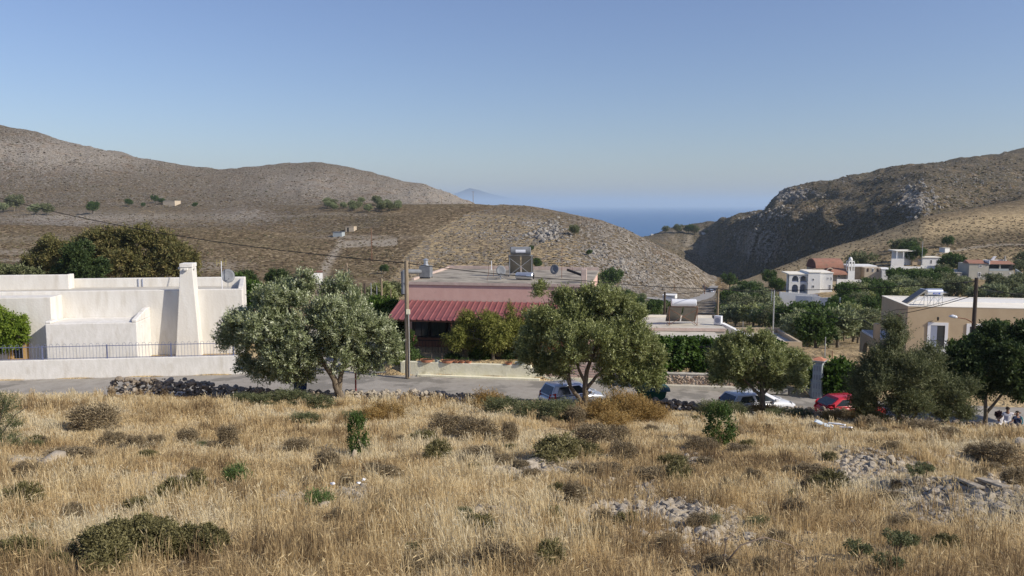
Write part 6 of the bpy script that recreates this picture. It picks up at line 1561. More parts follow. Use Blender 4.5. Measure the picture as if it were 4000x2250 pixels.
# garden walls of the villa
for (a, b, t0, t1, bt, Y, lab) in [((3046), 3196, 1140, 1152, 1166, 178, 'white sloping forecourt wall below the arched villa'), (3110, 3205, 1155, 1158, 1176, 171, 'whitewashed lower terrace wall in front of the villa'), (3202, 3295, 1163, 1163, 1182, 165, 'white garden wall right of the parked dark car'), (3170, 3172, 1160, 1160, 1178, 168, 'short white wall end by the parked dark car')]:
    A, B = PT(a, t0, Y), PT(b, t1, Y - 2); z_ = min(ZP(bt, Y), ground(A.x, A.y) - .3)
    m_ = MB().hexa([(0, 0, z_ - A.z), (B.x - A.x, B.y - A.y, z_ - A.z), (B.x - A.x, B.y - A.y + .3, z_ - A.z), (0, .3, z_ - A.z)], [(0, 0, 0), (B.x - A.x, B.y - A.y, B.z - A.z), (B.x - A.x, B.y - A.y + .3, B.z - A.z), (0, .3, 0)])
    o = m_.build('garden_wall', M['farwhite']); o.location = A; tag(o, lab, 'wall')
# church
p = G(3245, 1116, 110, 600); k = p.y * 1.005 / F
c_ = empty('church', p, R(1), 'sand coloured church with red tiled barrel vaults and a white bell tower', 'church')
def X_(px): return (px - 3245) * k
def Z_(py): return (1116 - py) * k
def vault(mb, x0, x1, yc, w, z, n=12, hk=.5):
    P_ = [(yc + w / 2 * math.cos(math.pi * i / n), z + w * hk * math.sin(math.pi * i / n)) for i in range(n + 1)]; mb.extr(P_, 'x', x0, x1)
wl = MB().box(X_(3196), X_(3300), 1.5, 9, -4, Z_(1052)).box(X_(3250), X_(3300), -.2, 1.49, -4, Z_(1056)); wl.build('wall', M['church'], c_)
rf = MB(); vault(rf, X_(3193), X_(3303), 5.2, 7.2, Z_(1050), hk=.37); vault(rf, X_(3240), X_(3300), .7, 4.4, Z_(1072), hk=.36); rf.build('roof', M['tile'], c_, smooth='auto')
ap = MB()
for (xc, w_, zt_) in ((3176, 28, 1052), (3237, 28, 1048)):       # half-round tiled gables facing the viewer
    r_ = w_ * k / 2; P_ = [(X_(xc) + r_ * math.cos(math.pi * i / 12), Z_(zt_ + 14) + r_ * math.sin(math.pi * i / 12) * 1.05) for i in range(13)]
    ap.extr(P_, 'y', -.4, 2)
    MB().box(X_(xc) - r_, X_(xc) + r_, -.3, 2, -4, Z_(zt_ + 14) - .01).build('apse', M['church'], c_)
ap.extr([(5.2 + 3.1 * math.cos(math.pi * i / 12), Z_(1050) + 2.3 * math.sin(math.pi * i / 12)) for i in range(13)], 'x', X_(3193) - .08, X_(3193) - .005)
M['gable'] = mat('dark_red_gable', (.13, .055, .045), (.17, .075, .06), 1, .9); ap.build('gable', M['gable'], c_)
gb = MB()
for (xc, w_, zt_) in ((3176, 28, 1052), (3237, 28, 1048)):
    r_ = w_ * k / 2; gb.tube([(X_(xc) + r_ * math.cos(math.pi * i / 12), -.45, Z_(zt_ + 14) + r_ * math.sin(math.pi * i / 12) * 1.05) for i in range(13)], .16, 5)
gb.build('gable_rim', M['church'], c_)
window(c_, X_(3270), -.2, Z_(1085), .6, 1.0, .1, .06)
tw_ = MB().box(X_(3302), X_(3328), -1.5, .3, -3, Z_(1058)).box(X_(3302), X_(3328), -1.5, .3, Z_(1041), Z_(1038)).box(X_(3304), X_(3326), -1.4, .2, Z_(1022), Z_(1019))
for z0, z1 in ((1058, 1041), (1038, 1022)):
    for x in (3303, 3313.5, 3324): tw_.box(X_(x), X_(x) + 3 * k, -1.45, -1.1, Z_(z0), Z_(z1)); tw_.box(X_(x), X_(x) + 3 * k, -.1, .25, Z_(z0), Z_(z1))
tw = tw_.build('bell_tower', M['farwhite'], c_)
dm = MB().tube([(X_(3315), -.6, Z_(1019)), (X_(3315), -.6, Z_(1012)), (X_(3315), -.6, Z_(1006)), (X_(3315), -.6, Z_(1003))], [.55, .55, .38, .08], 12); dm.build('dome', M['farwhite'], tw, smooth=True)
# church hall
p = G(3400, 1108, 110, 600); k = p.y * 1.005 / F
hl = empty('church_hall', p, R(-6), 'low white hall with arched windows right of the bell tower', 'hall')
def X_(px): return (px - 3400) * k
def Z_(py): return (1108 - py) * k
MB().box(X_(3330), X_(3375), 3, 9, -3, Z_(1042)).box(X_(3376), X_(3436), 0, 7, -3, Z_(1046)).build('wall', M['church'], hl)
MB().box(X_(3437), X_(3482), -1, 6, -3, Z_(1052)).build('annex', M['farwhite'], hl)
MB().box(X_(3328), X_(3432), 2, 9.2, Z_(1046) + .01, Z_(1041)).box(X_(3436), X_(3484), -1.1, 6.1, Z_(1052) + .01, Z_(1050)).build('roof', M['farwhite'], hl)
for xc in (3388, 3407, 3425):
    r_ = 3.2 * k; m_ = MB().extr([(X_(xc) - r_, Z_(1062)), (X_(xc) + r_, Z_(1062))] + [(X_(xc) + r_ * math.cos(math.pi * i / 8), Z_(1051) + r_ * math.sin(math.pi * i / 8)) for i in range(9)], 'y', -.06, .02); wf = m_.build('arched_window', M['trim'] if xc == 3407 else M['brown'], hl)
    MB().box(X_(xc) - r_ * .6, X_(xc) + r_ * .6, -.08, -.061, Z_(1061), Z_(1051)).build('pane', M['glass'], wf)
window(hl, X_(3455), -1, Z_(1068), .6, 1.1, .08, .05)
# hillside house
p = G(3620, 1038, 110, 600); k = p.y * 1.005 / F
hh_ = empty('hillside_house', p, R(-5), 'white and ochre house with a flat porch roof high on the slope', 'house')
def X_(px): return (px - 3620) * k
def Z_(py): return (1038 - py) * k
MB().box(X_(3520), X_(3570), 2, 8, -2, Z_(985)).box(X_(3603), X_(3672), 0, 6, -3, Z_(1008)).build('wall', M['farwhite'], hh_)
MB().box(X_(3568), X_(3602), .5, 6, -3, Z_(1000)).build('ochre_wing', M['beige'], hh_)
MB().box(X_(3503), X_(3600), 0, 7.5, Z_(984), Z_(981)).box(X_(3598), X_(3675), -.3, 6.2, Z_(1008) + .01, Z_(1006)).build('roof', M['whiteroof'], hh_)
for x in (3505, 3530): MB().box(X_(x), X_(x) + .3, .1, .4, -1, Z_(984) - .01).build('porch_column', M['farwhite'], hh_)
MB().box(X_(3482), X_(3530), -1, -.6, -3, Z_(1012)).build('terrace_wall', M['farwhite'], hh_)
for a in (3590, 3596): window(hh_, X_(a), .5, Z_(1022), .5, .7, .07, .05, bars=0)
for a in (3632, 3655): window(hh_, X_(a), 0, Z_(1032), .7, 1.4, .08, .05)
for (a, b, tt, bt, Y, lab) in [(3598, 3700, 1036, 1052, 262, 'white terrace wall below the hillside house'), (3480, 3600, 1038, 1046, 262, 'grey-white lane wall below the ochre wing'), (3690, 3790, 1050, 1058, 250, 'pale low wall left of the red-roofed house'), (3270, 3395, 1090, 1096, 222, 'low white wall in front of the church hall')]:
    A, B = PT(a, tt, Y), PT(b, tt + 4, Y); z_ = ZP(bt, Y) - 1.5
    o = MB().hexa([(0, 0, z_ - A.z), (B.x - A.x, 0, z_ - A.z), (B.x - A.x, .3, z_ - A.z), (0, .3, z_ - A.z)], [(0, 0, 0), (B.x - A.x, 0, B.z - A.z), (B.x - A.x, .3, B.z - A.z), (0, .3, 0)]).build('garden_wall', M['farwhite']); o.location = A; tag(o, lab, 'wall')
# red roofed house
p = G(3870, 1096, 110, 600); k = p.y * 1.005 / F
rh_ = empty('red_roofed_house', p, R(-4), 'grey-beige two-storey house with a red tiled roof at the right', 'house')
def X_(px): return (px - 3870) * k
def Z_(py): return (1096 - py) * k
MB().box(X_(3786), X_(3860), 0, 7, -3, Z_(1031)).box(X_(3861), X_(3955), .8, 7, -3, Z_(1033)).box(X_(3861), X_(3955), 0, .79, -3, Z_(1058)).build('wall', M['greyhouse'], rh_)
rf = MB().hexa([(X_(3783), -.3, Z_(1030)), (X_(3860), -.3, Z_(1030)), (X_(3860), 4, Z_(1030)), (X_(3783), 4, Z_(1030))], [(X_(3786), .2, Z_(1029)), (X_(3860), .2, Z_(1029)), (X_(3850), 3.5, Z_(1018)), (X_(3790), 3.5, Z_(1018))])
rf.hexa([(X_(3861), -.3, Z_(1032)), (X_(3957), -.3, Z_(1032)), (X_(3957), 4, Z_(1032)), (X_(3861), 4, Z_(1032))], [(X_(3861), .2, Z_(1031)), (X_(3957), .2, Z_(1031)), (X_(3954), 3.5, Z_(1021)), (X_(3861), 3.5, Z_(1021))]); rf.build('roof', M['tile'], rh_)
MB().box(X_(3858), X_(3861), -.35, 3, Z_(1033), Z_(1018)).box(X_(3861), X_(3950), 3.6, 4, Z_(1021), Z_(1018)).build('roof_trim', M['farwhite'], rh_)
MB().box(X_(3862), X_(3954), .6, .79, Z_(1057), Z_(1036)).build('balcony_recess', M['dark'], rh_)
MB().box(X_(3900), X_(3905), .1, .5, Z_(1058), Z_(1034)).build('balcony_column', M['greyhouse'], rh_)
MB().box(X_(3862), X_(3935), .02, .1, Z_(1058) + .01, Z_(1050)).build('balcony_rail', M['block'], rh_)
for (a, b, t_, l_) in [(3822, 3834, 1045, 1035), (3820, 3831, 1083, 1064), (3861, 3872, 1083, 1066), (3900, 3912, 1086, 1066), (3938, 3944, 1070, 1065)]: window(rh_, X_(a), 0, Z_(t_), (b - a) * k, (t_ - l_) * k, .12, .07, fm='trim')
MB().box(X_(3938), X_(3942), 3, 3.4, Z_(1025), Z_(1002)).build('chimney', M['greyhouse'], rh_)
MB().hexa([(X_(3886), 3, Z_(1018)), (X_(3898), 3, Z_(1018)), (X_(3898), 3.3, Z_(1018)), (X_(3886), 3.3, Z_(1018))], [(X_(3896), 3, Z_(1004)), (X_(3906), 3, Z_(1004)), (X_(3906), 3.3, Z_(1004)), (X_(3896), 3.3, Z_(1004))]).build('solar_panel', M['tankwhite'], rh_)
A, B = PT(3965, 1050, 250), PT(4040, 1098, 240); 
o = MB().hexa([(0, 0, -3), (B.x - A.x, B.y - A.y, -6), (B.x - A.x + .3, B.y - A.y, -6), (.3, 0, -3)], [(0, 0, 0), (B.x - A.x, B.y - A.y, B.z - A.z), (B.x - A.x + .3, B.y - A.y, B.z - A.z), (.3, 0, 0)]).build('garden_wall', M['block']); o.location = A; tag(o, 'grey wall stepping down beside the red-roofed house at the picture edge', 'wall')
# small buildings
def hut(px, py, wpx, hpx, label, wm, rm, y0=100, door=None, yaw=0, dp=None, name='hut', rh=.15):
    p = G(px, py, y0, 900); k = p.y * 1.005 / F; w, hh = wpx * k, hpx * k; dp = dp or w * .8
    r = empty(name, p, R(yaw), label, 'hut'); MB().box(-w / 2, w / 2, 0, dp, -1.5, hh).build('wall', M[wm], r); MB().box(-w / 2 - .12, w / 2 + .12, -.15, dp + .1, hh + .002, hh + rh).build('roof', M[rm], r)
    if door: MB().box(door[0] * w, door[1] * w, -.03, .02, 0, hh * .8).build('door', M['dark'], r)
    return r
hut(2612, 1187, 48, 32, 'white flat-roofed storage shed in the valley behind the solar heater', 'farwhite', 'farwhite', 120, None, -18, 6, 'shed')
hut(3700, 988, 22, 18, 'tiny white shed high on the right slope', 'farwhite', 'slab', 250, None, 15, 3, 'shed')
hut(1366, 906, 34, 20, 'small brown stone hut with a dark doorway on the left hillside', 'church', 'beige2', 200, (-.3, -.1), -8, 4)
hut(1318, 927, 36, 18, 'low grey metal-sided animal shed below the stone hut', 'block', 'dull', 200, None, -8, 4, 'shed')
hut(660, 805, 52, 18, 'low ruined stone hut on the plateau at the left', 'church', 'slab', 350, None, -12, 8)
hut(2752, 862, 14, 9, 'tiny white hut on the ridge above the sea', 'farwhite', 'farwhite', 500, None, 0, 4)
hut(2548, 912, 9, 5, 'white speck of a house low on the sea ridge', 'farwhite', 'farwhite', 500, None, 0, 3)
hut(3690, 1170, 60, 22, 'grey block hut peeping over the beige house roof', 'greyhouse', 'farwhite', 90, (.2, .35), -5, 4)
hut(3715, 1082, 80, 16, 'low old stone shed among the trees left of the red-roofed house', 'greyhouse', 'slab', 150, (.1, .25), -5, 4, 'shed')
hut(1225, 1110, 70, 45, 'white house roof peeping above the big olive crown', 'farwhite', 'brownwall', 95, None, 15, 4, 'small_house')
hut(1315, 1120, 85, 20, 'cream flat wall and roof behind the big olive crown', 'church', 'whiteroof', 100, None, 5, 5, 'small_house')
hut(1470, 1200, 25, 14, 'small pink block shed among the thin poles', 'pinklip', 'pinklip', 70, None, 0, 1.5, 'shed')
# ------------------------------------------------------------------ poles and cables
def pole(px, top, base_py, Y, r, mt, label, arm=False, name='utility_pole', cat='pole', group='utility poles'):
    x = XP(px, Y, ZP((top + (base_py or top)) / 2, Y)); zt = ZP(top, Y); zb = ZP(base_py, Y) if base_py else ground(x, Y) - .2
    zb = min(zb, ground(x, Y) + .05)
    rt = empty(name, (x, Y, zb), 0, label, cat, group)
    H = zt - zb; MB().tube([(0, 0, 0), (0, 0, H * .5), (0, 0, H)], [r, r * .88, r * .75], 10).build('shaft', M[mt], rt, smooth='auto')
    if arm: MB().box(-.7, .7, -.05, .05, H - .25, H - .13).build('cross_arm', M['rust'], rt); MB().cyl((-.6, 0, H - .13), (-.6, 0, H + .05), .04, n=6).cyl((.6, 0, H - .13), (.6, 0, H + .05), .04, n=6).build('insulator', M['dark'], rt)
    return rt, Vector((x, Y, zt))
pc, tc = pole(1590, 1018, 1476, 49.6, .165, 'wood', 'tall weathered wooden pole with a meter box in front of the pink house', group=None)
MB().box(-.02, .22, -.26, -.14, ZP(1226, 49.6) - pc.location.z, ZP(1207, 49.6) - pc.location.z).build('meter_box', M['cream'], pc, bevel=.01)
MB().tube([(.12, -.17, ZP(1226, 49.6) - pc.location.z), (.14, -.17, ZP(1300, 49.6) - pc.location.z), (.12, -.17, .1)], .03, 6).build('conduit', M['steel'], pc)
pr_, tr_ = pole(3815, 1085, None, 50.5, .15, 'darkwood', 'dark wooden pole carrying the street lamp at the right', group=None)
zz = ZP(1258, 50.5) - pr_.location.z; a = MB().tube([(0, 0, zz - .4), (-.15, -.05, zz), (-.6, -.15, zz + .22), (-1.25, -.2, zz + .33)], .035, 6); lo_ = a.build('lamp_arm', M['rust'], pr_)
MB().tube([(-1.2, -.2, zz + .33), (-1.3, -.2, zz + .36), (-1.5, -.2, zz + .40), (-1.72, -.2, zz + .40)], [.04, .10, .12, .05], 10).build('lamp_head', M['tankwhite'], lo_, smooth=True)
zt_ = tr_.z - pr_.location.z
MB().cyl((-.75, 0, zt_ - .30), (.1, 0, zt_ - .18), .03, n=6).box(-.8, -.6, -.05, .05, zt_ - .36, zt_ - .24).box(.1, .5, -.04, .04, zt_ - .66, zt_ - .60).build('brackets', M['dark'], pr_)
P_ = {}
for (px, tp, bs, Y, r, mt, lab, arm) in [(2597, 1140, None, 100, .17, 'darkwood', 'dark pole behind the big pale tank', 0), (2804, 1126, 1245, 92, .16, 'wood', 'brown pole between the pale tank and the cooling unit', 0), (1354, 1028, None, 100, .17, 'wood', 'wooden pole above the big olive crown', 0),
        (1725, 770, None, 470, .17, 'wood', 'thin pole on the upper edge of the plateau', 0), (1450, 890, None, 300, .15, 'rust', 'thin pole beside the pale quarry strip', 0), (1848, 748, None, 485, .16, 'wood', 'pole with a cross-arm on the hill crest against the sky', 1),
        (2753, 1108, None, 330, .18, 'rust', 'brown pole at the road bend on the valley floor', 0), (2820, 1070, None, 380, .14, 'steel', 'slim lamp post at the valley road mouth', 0), (2880, 1083, None, 380, .14, 'rust', 'faint pole in front of the shaded cliff', 0),
        (3103, 1222, None, 105, .12, 'darkwood', 'short dark pole in the grove below the villa', 0), (3015, 1130, None, 150, .10, 'steel', 'short grey post left of the tall steel mast', 0), (1424, 1107, None, 78, .13, 'darkwood', 'dark short pole among the thin posts', 0),
        (1490, 1084, None, 92, .13, 'wood', 'lamp-topped wooden post among the thin posts', 0), (2635, 1110, None, 300, .12, 'rust', 'distant pole left of the white shed top', 0), (3605, 943, None, 270, .10, 'steel', 'white-topped slim mast above the hillside house', 0)]:
    P_[px] = pole(px, tp, bs, Y, r, mt, lab, bool(arm))
for (px, tp, bs, Y, r, mt, lab) in [(1412, 1125, 1190, 66, .09, 'wood', 'thick brown post right of the big olive crown'), (1450, 1105, 1195, 66, .045, 'steel', 'left of the two grey steel pipes behind the citrus tree'), (1472, 1116, 1190, 66, .04, 'steel', 'right of the two grey steel pipes behind the citrus tree'), (1527, 1127, 1200, 64, .05, 'wood', 'slim wooden post left of the smoke duct'),
        (3022, 1132, 1310, 62, .055, 'steel', 'tall thin steel mast standing by the small beige roof'), (3225, 1316, None, 56, .04, 'steel', 'thin pole just above the block pillar'), (3252, 1370, None, 58, .035, 'rust', 'thin rusty fence stake right of the block pillar'), (2902, 1255, 1290, 66, .03, 'steel', 'thin rod on the back edge of the small beige roof'), (2193, 1020, 1040, 57, .02, 'rust', None)]:
    if lab: pole(px, tp, bs, Y, r, mt, lab, name='post', cat='post', group='thin posts and masts')
def cable(name, pts, sag, r, label, n=18):
    cu = MB(); pts = [Vector(p) for p in pts]; o0 = pts[0]; L_ = []
    for a, b in zip(pts[:-1], pts[1:]):
        for q in range(n + (b is pts[-1])):
            t = q / n; L_.append(a.lerp(b, t) + Vector((0, 0, -sag * 4 * t * (1 - t))) - o0)
    cu.tube(L_, r, 5); o = cu.build(name, M['cable'], smooth=True); o.location = o0; tag(o, label, 'cable', 'overhead cables')
tc2 = tc + Vector((0, 0, -.15)); tr2 = tr_ + Vector((-.7, 0, -.3))
cable('overhead_cable', [PT(-160, 728, 78), tc2], .95, .030, 'thick cable sweeping down from the left to the wooden pole')
cable('overhead_cable', [tc2, PT(2290, 1097, 52), PT(2804, 1127, 60), PT(3020, 1134, 60), tr2], .12, .026, 'long cable from the wooden pole across to the lamp pole')
cable('overhead_cable', [P_[2804][1], PT(3310, 1247, 62), tr_ + Vector((0, 0, -1.1))], .35, .024, 'cable rising from the valley side to the lamp pole, lower one')
cable('overhead_cable', [PT(3200, 1262, 70), PT(3500, 1210, 62), tr_ + Vector((0, 0, -.9))], .25, .018, 'thinner cable just over the beige house roof')
cable('overhead_cable', [tr_ + Vector((.3, 0, -.5)), PT(4150, 1190, 46)], .1, .02, 'upper cable leaving the lamp pole to the right')
cable('overhead_cable', [tr_ + Vector((.2, 0, -.7)), PT(4180, 1138, 60)], .3, .02, 'lower cable leaving the lamp pole to the right')
cable('overhead_cable', [P_[2597][1] + Vector((0, 0, -.2)), P_[2804][1] + Vector((0, 0, -.1))], .2, .03, 'cable joining the two poles behind the grey roof')
cable('overhead_cable', [P_[2597][1] + Vector((0, 0, -.4)), PT(2900, 1180, 100), P_[3103][1]], .6, .03, 'cable dipping over the grove towards the short dark pole')
cable('overhead_cable', [P_[1354][1] + Vector((0, 0, -.3)), PT(1410, 1135, 80)], .8, .03, 'slack cable hanging from the pole above the big olive')
cable('overhead_cable', [P_[1490][1], PT(1590, 1100, 80)], .2, .02, 'thin cable from the lamp-topped post')

# ------------------------------------------------------------------ cars
def make_car(name, label, paint, loc, yaw, L_=3.9, Wc=1.66, H=1.5, hatch=.25, parts=True):
    """x forward; rounded body, glasshouse, separate panes, lamps, wheels"""
    r = empty(name, loc, yaw, label, 'car')
    st = [(-.5, .36, .62, .80), (-.485, .28, .82, .90), (-.44, .24, .92, .96), (-.34, .22, .95, 1), (-.1, .20, .95, 1), (.12, .20, .94, 1), (.25, .21, .90, .99), (.40, .24, .80, .95), (.475, .28, .68, .86), (.5, .36, .56, .74)]
    V = []; ring = 8
    for (x, zb, zt, wk) in st:
        hw = Wc / 2 * wk; z0, z1 = zb, zt
        for (yy, zz) in [(-hw * .86, z0), (-hw, z0 + (z1 - z0) * .35), (-hw * .99, z0 + (z1 - z0) * .75), (-hw * .88, z1), (hw * .88, z1), (hw * .99, z0 + (z1 - z0) * .75), (hw, z0 + (z1 - z0) * .35), (hw * .86, z0)]:
            V.append((x * L_, yy, zz))
    Fc = [(i * ring + j, i * ring + (j + 1) % ring, (i + 1) * ring + (j + 1) % ring, (i + 1) * ring + j) for i in range(len(st) - 1) for j in range(ring)]
    Fc += [tuple(range(ring)), tuple(reversed(range((len(st) - 1) * ring, len(st) * ring)))]
    b = MB().add(V, Fc).build('body', M[paint], r, smooth=True); b.modifiers.new('sub', 'SUBSURF').levels = 1; b.modifiers['sub'].render_levels = 2
    # glasshouse: bottom outline -> roof outline
    zb = .90; xb0, xb1, xt0, xt1 = -.475 * L_, .27 * L_, (-.475 + hatch * .35) * L_, .06 * L_; hw0, hw1 = Wc / 2 * .90, Wc / 2 * .74
    bot = [(xb0, -hw0 * .9), (xb0 + .25, -hw0), (xb1 - .4, -hw0), (xb1, -hw0 * .72), (xb1, hw0 * .72), (xb1 - .4, hw0), (xb0 + .25, hw0), (xb0, hw0 * .9)]
    tp = [(xt0, -hw1 * .9), (xt0 + .18, -hw1), (xt1 - .2, -hw1), (xt1, -hw1 * .85), (xt1, hw1 * .85), (xt1 - .2, hw1), (xt0 + .18, hw1), (xt0, hw1 * .9)]
    V = [(x, y, zb) for x, y in bot] + [(x, y, H - .04) for x, y in tp] + [(x * .96 + (xt0 + xt1) / 2 * .04, y * .86, H) for x, y in tp]
    Fc = [(i, (i + 1) % 8, 8 + (i + 1) % 8, 8 + i) for i in range(8)] + [(8 + i, 8 + (i + 1) % 8, 16 + (i + 1) % 8, 16 + i) for i in range(8)] + [tuple(range(16, 24))]
    MB().add(V, Fc).build('roof', M[paint], r, smooth='auto')
    def pane(q, name, inset=.86, off=.012, m='glass'):
        q = [Vector(p) for p in q]; c_ = sum(q, Vector()) / len(q); nn = (q[1] - q[0]).cross(q[2] - q[1]).normalized()
        if nn.dot(c_ - Vector((0, 0, .6))) < 0: nn = -nn
        a = [c_ + (p - c_) * inset + nn * off for p in q]; d = [p - nn * (off + .02) for p in a]; n = len(a)
        MB().add([tuple(p) for p in a + d], [tuple(range(n)), tuple(reversed(range(n, 2 * n)))] + [(i, n + i, n + (i + 1) % n, (i + 1) % n) for i in range(n)]).build(name, M[m], r)
    B3 = lambda i: (bot[i][0], bot[i][1], zb + .02); T3 = lambda i: (tp[i][0], tp[i][1], H - .06)
    L3 = lambda a, b, t: tuple(a[k] + (b[k] - a[k]) * t for k in range(3))
    pane([B3(7), B3(0), T3(0), T3(7)], 'rear_window', .88); pane([B3(3), B3(4), T3(4), T3(3)], 'windscreen', .92)
    for (i, j) in ((1, 2), (6, 5)):
        m0, m1 = L3(B3(i), B3(j), .48), L3(T3(i), T3(j), .5)
        pane([B3(i), m0, m1, T3(i)], 'side_window', .84); pane([m0, B3(j), T3(j), m1], 'side_window', .84)
    for s in (-1, 1):
        MB().hexa([(-.497 * L_, s * Wc * .30, .68), (-.40 * L_, s * Wc * .475, .70), (-.39 * L_, s * Wc * .44, .7), (-.47 * L_, s * Wc * .30, .68)], [(-.478 * L_, s * Wc * .34, 1.02), (-.40 * L_, s * Wc * .462, 1.08), (-.39 * L_, s * Wc * .42, 1.08), (-.46 * L_, s * Wc * .32, 1.02)]).build('tail_light', M['taillight'], r)
        MB().hexa([(.485 * L_, s * Wc * .25, .60), (.41 * L_, s * Wc * .46, .62), (.40 * L_, s * Wc * .42, .62), (.47 * L_, s * Wc * .25, .60)], [(.46 * L_, s * Wc * .25, .74), (.40 * L_, s * Wc * .45, .80), (.39 * L_, s * Wc * .41, .80), (.45 * L_, s * Wc * .25, .74)]).build('headlight', M['headlight'], r)
        for x in (-.31, .31):
            ty = MB().cyl((x * L_, s * Wc * .40, .30), (x * L_, s * Wc * .505, .30), .30, n=20).build('wheel', M['rubber'], r)
            MB().cyl((x * L_, s * Wc * .47, .30), (x * L_, s * Wc * .512, .30), .19, n=14).build('rim', M['steel'], ty)
        MB().box(.12 * L_, .16 * L_, s * Wc * .50, s * Wc * .58, .92, 1.05).build('mirror', M[paint], r)
    return r
def road_z(x): return float(zroad(x)) + .02
cx = XP(2240, 42.2, -10.2); make_car('silver_car', 'silver hatchback parked behind the wide olive trunk, rear towards the viewer', 'car_silver', (cx, 42.4, road_z(cx)), R(26), 3.7, 1.66, 1.46)
cx = XP(2960, 41.6, -10.4); make_car('white_car', 'white car parked beyond the round dark olive', 'car_white', (cx, 41.8, road_z(cx)), R(20), 4.2, 1.70, 1.36)
cx = XP(3330, 41.4, -10.5); make_car('red_car', 'red hatchback parked half under the sprawling tree', 'car_red', (cx, 41.7, road_z(cx)), R(13), 3.6, 1.60, 1.34, hatch=.5)
for (px, py, paint, yaw, lab, y0) in [(2777, 1146, 'car_silver', 92, 'distant silver car driving on the valley road', 250), (3060, 1186, 'car_white', 172, 'white car parked below the arched villa', 100), (3168, 1178, 'car_dark', 170, 'dark red car parked beside the villa garden wall', 100), (2925, 1148, 'car_white', 20, 'pale car half hidden by trees left of the villa', 150)]:
    p = G(px, py, y0, 700); make_car('parked_car' if py != 1146 else 'driving_car', lab, paint, p + Vector((0, 0, .25)), R(yaw))
o = MB().box(-.6, .6, -.5, .5, 0, 1.3).build('white_cabinet', M['farwhite'], bevel=.05); o.location = G(3096, 1180, 100, 500); tag(o, 'small white cabinet beside the white car below the villa', 'cabinet')

# waste container with arched lid
x = XP(2545, 42.2, -10.5); bz = road_z(x)
wc = empty('waste_container', (x, 42.4, bz), R(-6), 'green wheeled waste container with a dark rounded lid behind the collapsed wall', 'waste container')
MB().hexa([(-.62, -.42, .2), (.62, -.42, .2), (.62, .42, .2), (-.62, .42, .2)], [(-.80, -.52, 1.05), (.80, -.52, 1.05), (.80, .52, 1.05), (-.80, .52, 1.05)]).build('bin', M['binbody'], wc, bevel=.03)
ld = MB(); P2 = [(.56 * math.cos(math.pi * i / 10), 1.06 + .34 * math.sin(math.pi * i / 10)) for i in range(11)]
V = []; xs_ = [(-.86, .35), (-.80, .8), (-.6, 1.0), (.55, 1.0), (.85, .7), (1.0, .25)]
for (xx, kz) in xs_:
    for (yy, z_) in P2: V.append((xx, yy * (.8 + .2 * kz), 1.06 + (z_ - 1.06) * kz))
Fc = [(i * 11 + j, i * 11 + j + 1, (i + 1) * 11 + j + 1, (i + 1) * 11 + j) for i in range(5) for j in range(10)] + [tuple(range(11)), tuple(reversed(range(55, 66)))] + [(i * 11, (i + 1) * 11, (i + 1) * 11 + 10, i * 11 + 10) for i in range(5)]
ld.add(V, Fc).build('lid', M['binlid'], wc, smooth='auto')
for a in (-.55, .55):
    for b in (-.35, .35): MB().cyl((a, b - .04, .1), (a, b + .04, .1), .1, n=12).build('wheel', M['rubber'], wc)

# signs, red post
bs = empty('road_sign', (XP(1165, 41.6, -10.5), 41.6, road_z(-11)), R(-14), 'dark blue rectangular sign board tilted under the big olive', 'sign')
zb0 = ZP(1530, 41.6) - road_z(-11); o = MB().box(-.38, .38, -.02, .02, zb0, zb0 + .85).build('board', M['bluesign'], bs, bevel=.01); o.rotation_euler = (0, R(6), 0)
MB().cyl((0, .04, 0), (0, .04, zb0 + .8), .03, n=8).build('post', M['dark'], bs)
o = MB().cyl((0, 0, 0), (0, 0, ZP(1445, 41.8) + 11.0), .045, n=8).build('red_post', M['signred']); o.location = (XP(1391, 41.8, -10.6), 41.8, -11.0); tag(o, 'dark red metal post standing in the road edge right of the olive trunk', 'post')
# litter in the field
pA = G(3215, 1675, 5, 45)
rs = random.Random(12)
sh_m = MB(); n = 8
V = [((i / n - .5) * .75, (j / n - .5) * .35, .05 + .10 * rs.random()) for i in range(n + 1) for j in range(n + 1)]
Fc = [(i * (n + 1) + j, (i + 1) * (n + 1) + j, (i + 1) * (n + 1) + j + 1, i * (n + 1) + j + 1) for i in range(n) for j in range(n)]
o = sh_m.add(V, Fc).build('plastic_sheet', M['sheet'], smooth=True); o.location = pA + Vector((0, 0, .12)); o.rotation_euler = (0, R(12), R(-30)); md = o.modifiers.new('t', 'SOLIDIFY'); md.thickness = .01; tag(o, 'crumpled pale blue plastic sheet in the grass near the red car', 'plastic sheet')
for (a, b, lab) in [((3236, 1648), (3264, 1668), 'white plank in the grass next to the blue plastic sheet'), ((3258, 1652), (3276, 1678), 'middle white plank of the crossed pair'), ((3280, 1666), (3304, 1676), 'short white plank lying rightmost')]:
    a = (a[0], a[1] + 28); b = (b[0], b[1] + 28); A, B = G(*a, 5, 45), G(*b, 5, 45); B.y = A.y - .3; B.x = A.x + (b[0] - a[0]) * A.y / F * 1.05; B.z = ground(B.x, B.y); d = B - A + Vector((0, 0, .0)); o = MB().box(0, max(d.length, .5), -.05, .05, 0, .04).build('plank', M['trim']); o.location = A + Vector((0, 0, .24)); o.rotation_euler = d.to_track_quat('X', 'Z').to_euler(); tag(o, lab, 'plank')
o = MB(); add_rock(o, (0, 0, 0), (.55, .4, .38), SH2); o = o.build('plastic_bag', M['label_grey'], smooth=True); o.location = G(2552, 1608, 5, 41) + Vector((0, 0, .25)); tag(o, 'greyish crumpled plastic bag below the collapsed wall', 'plastic bag')
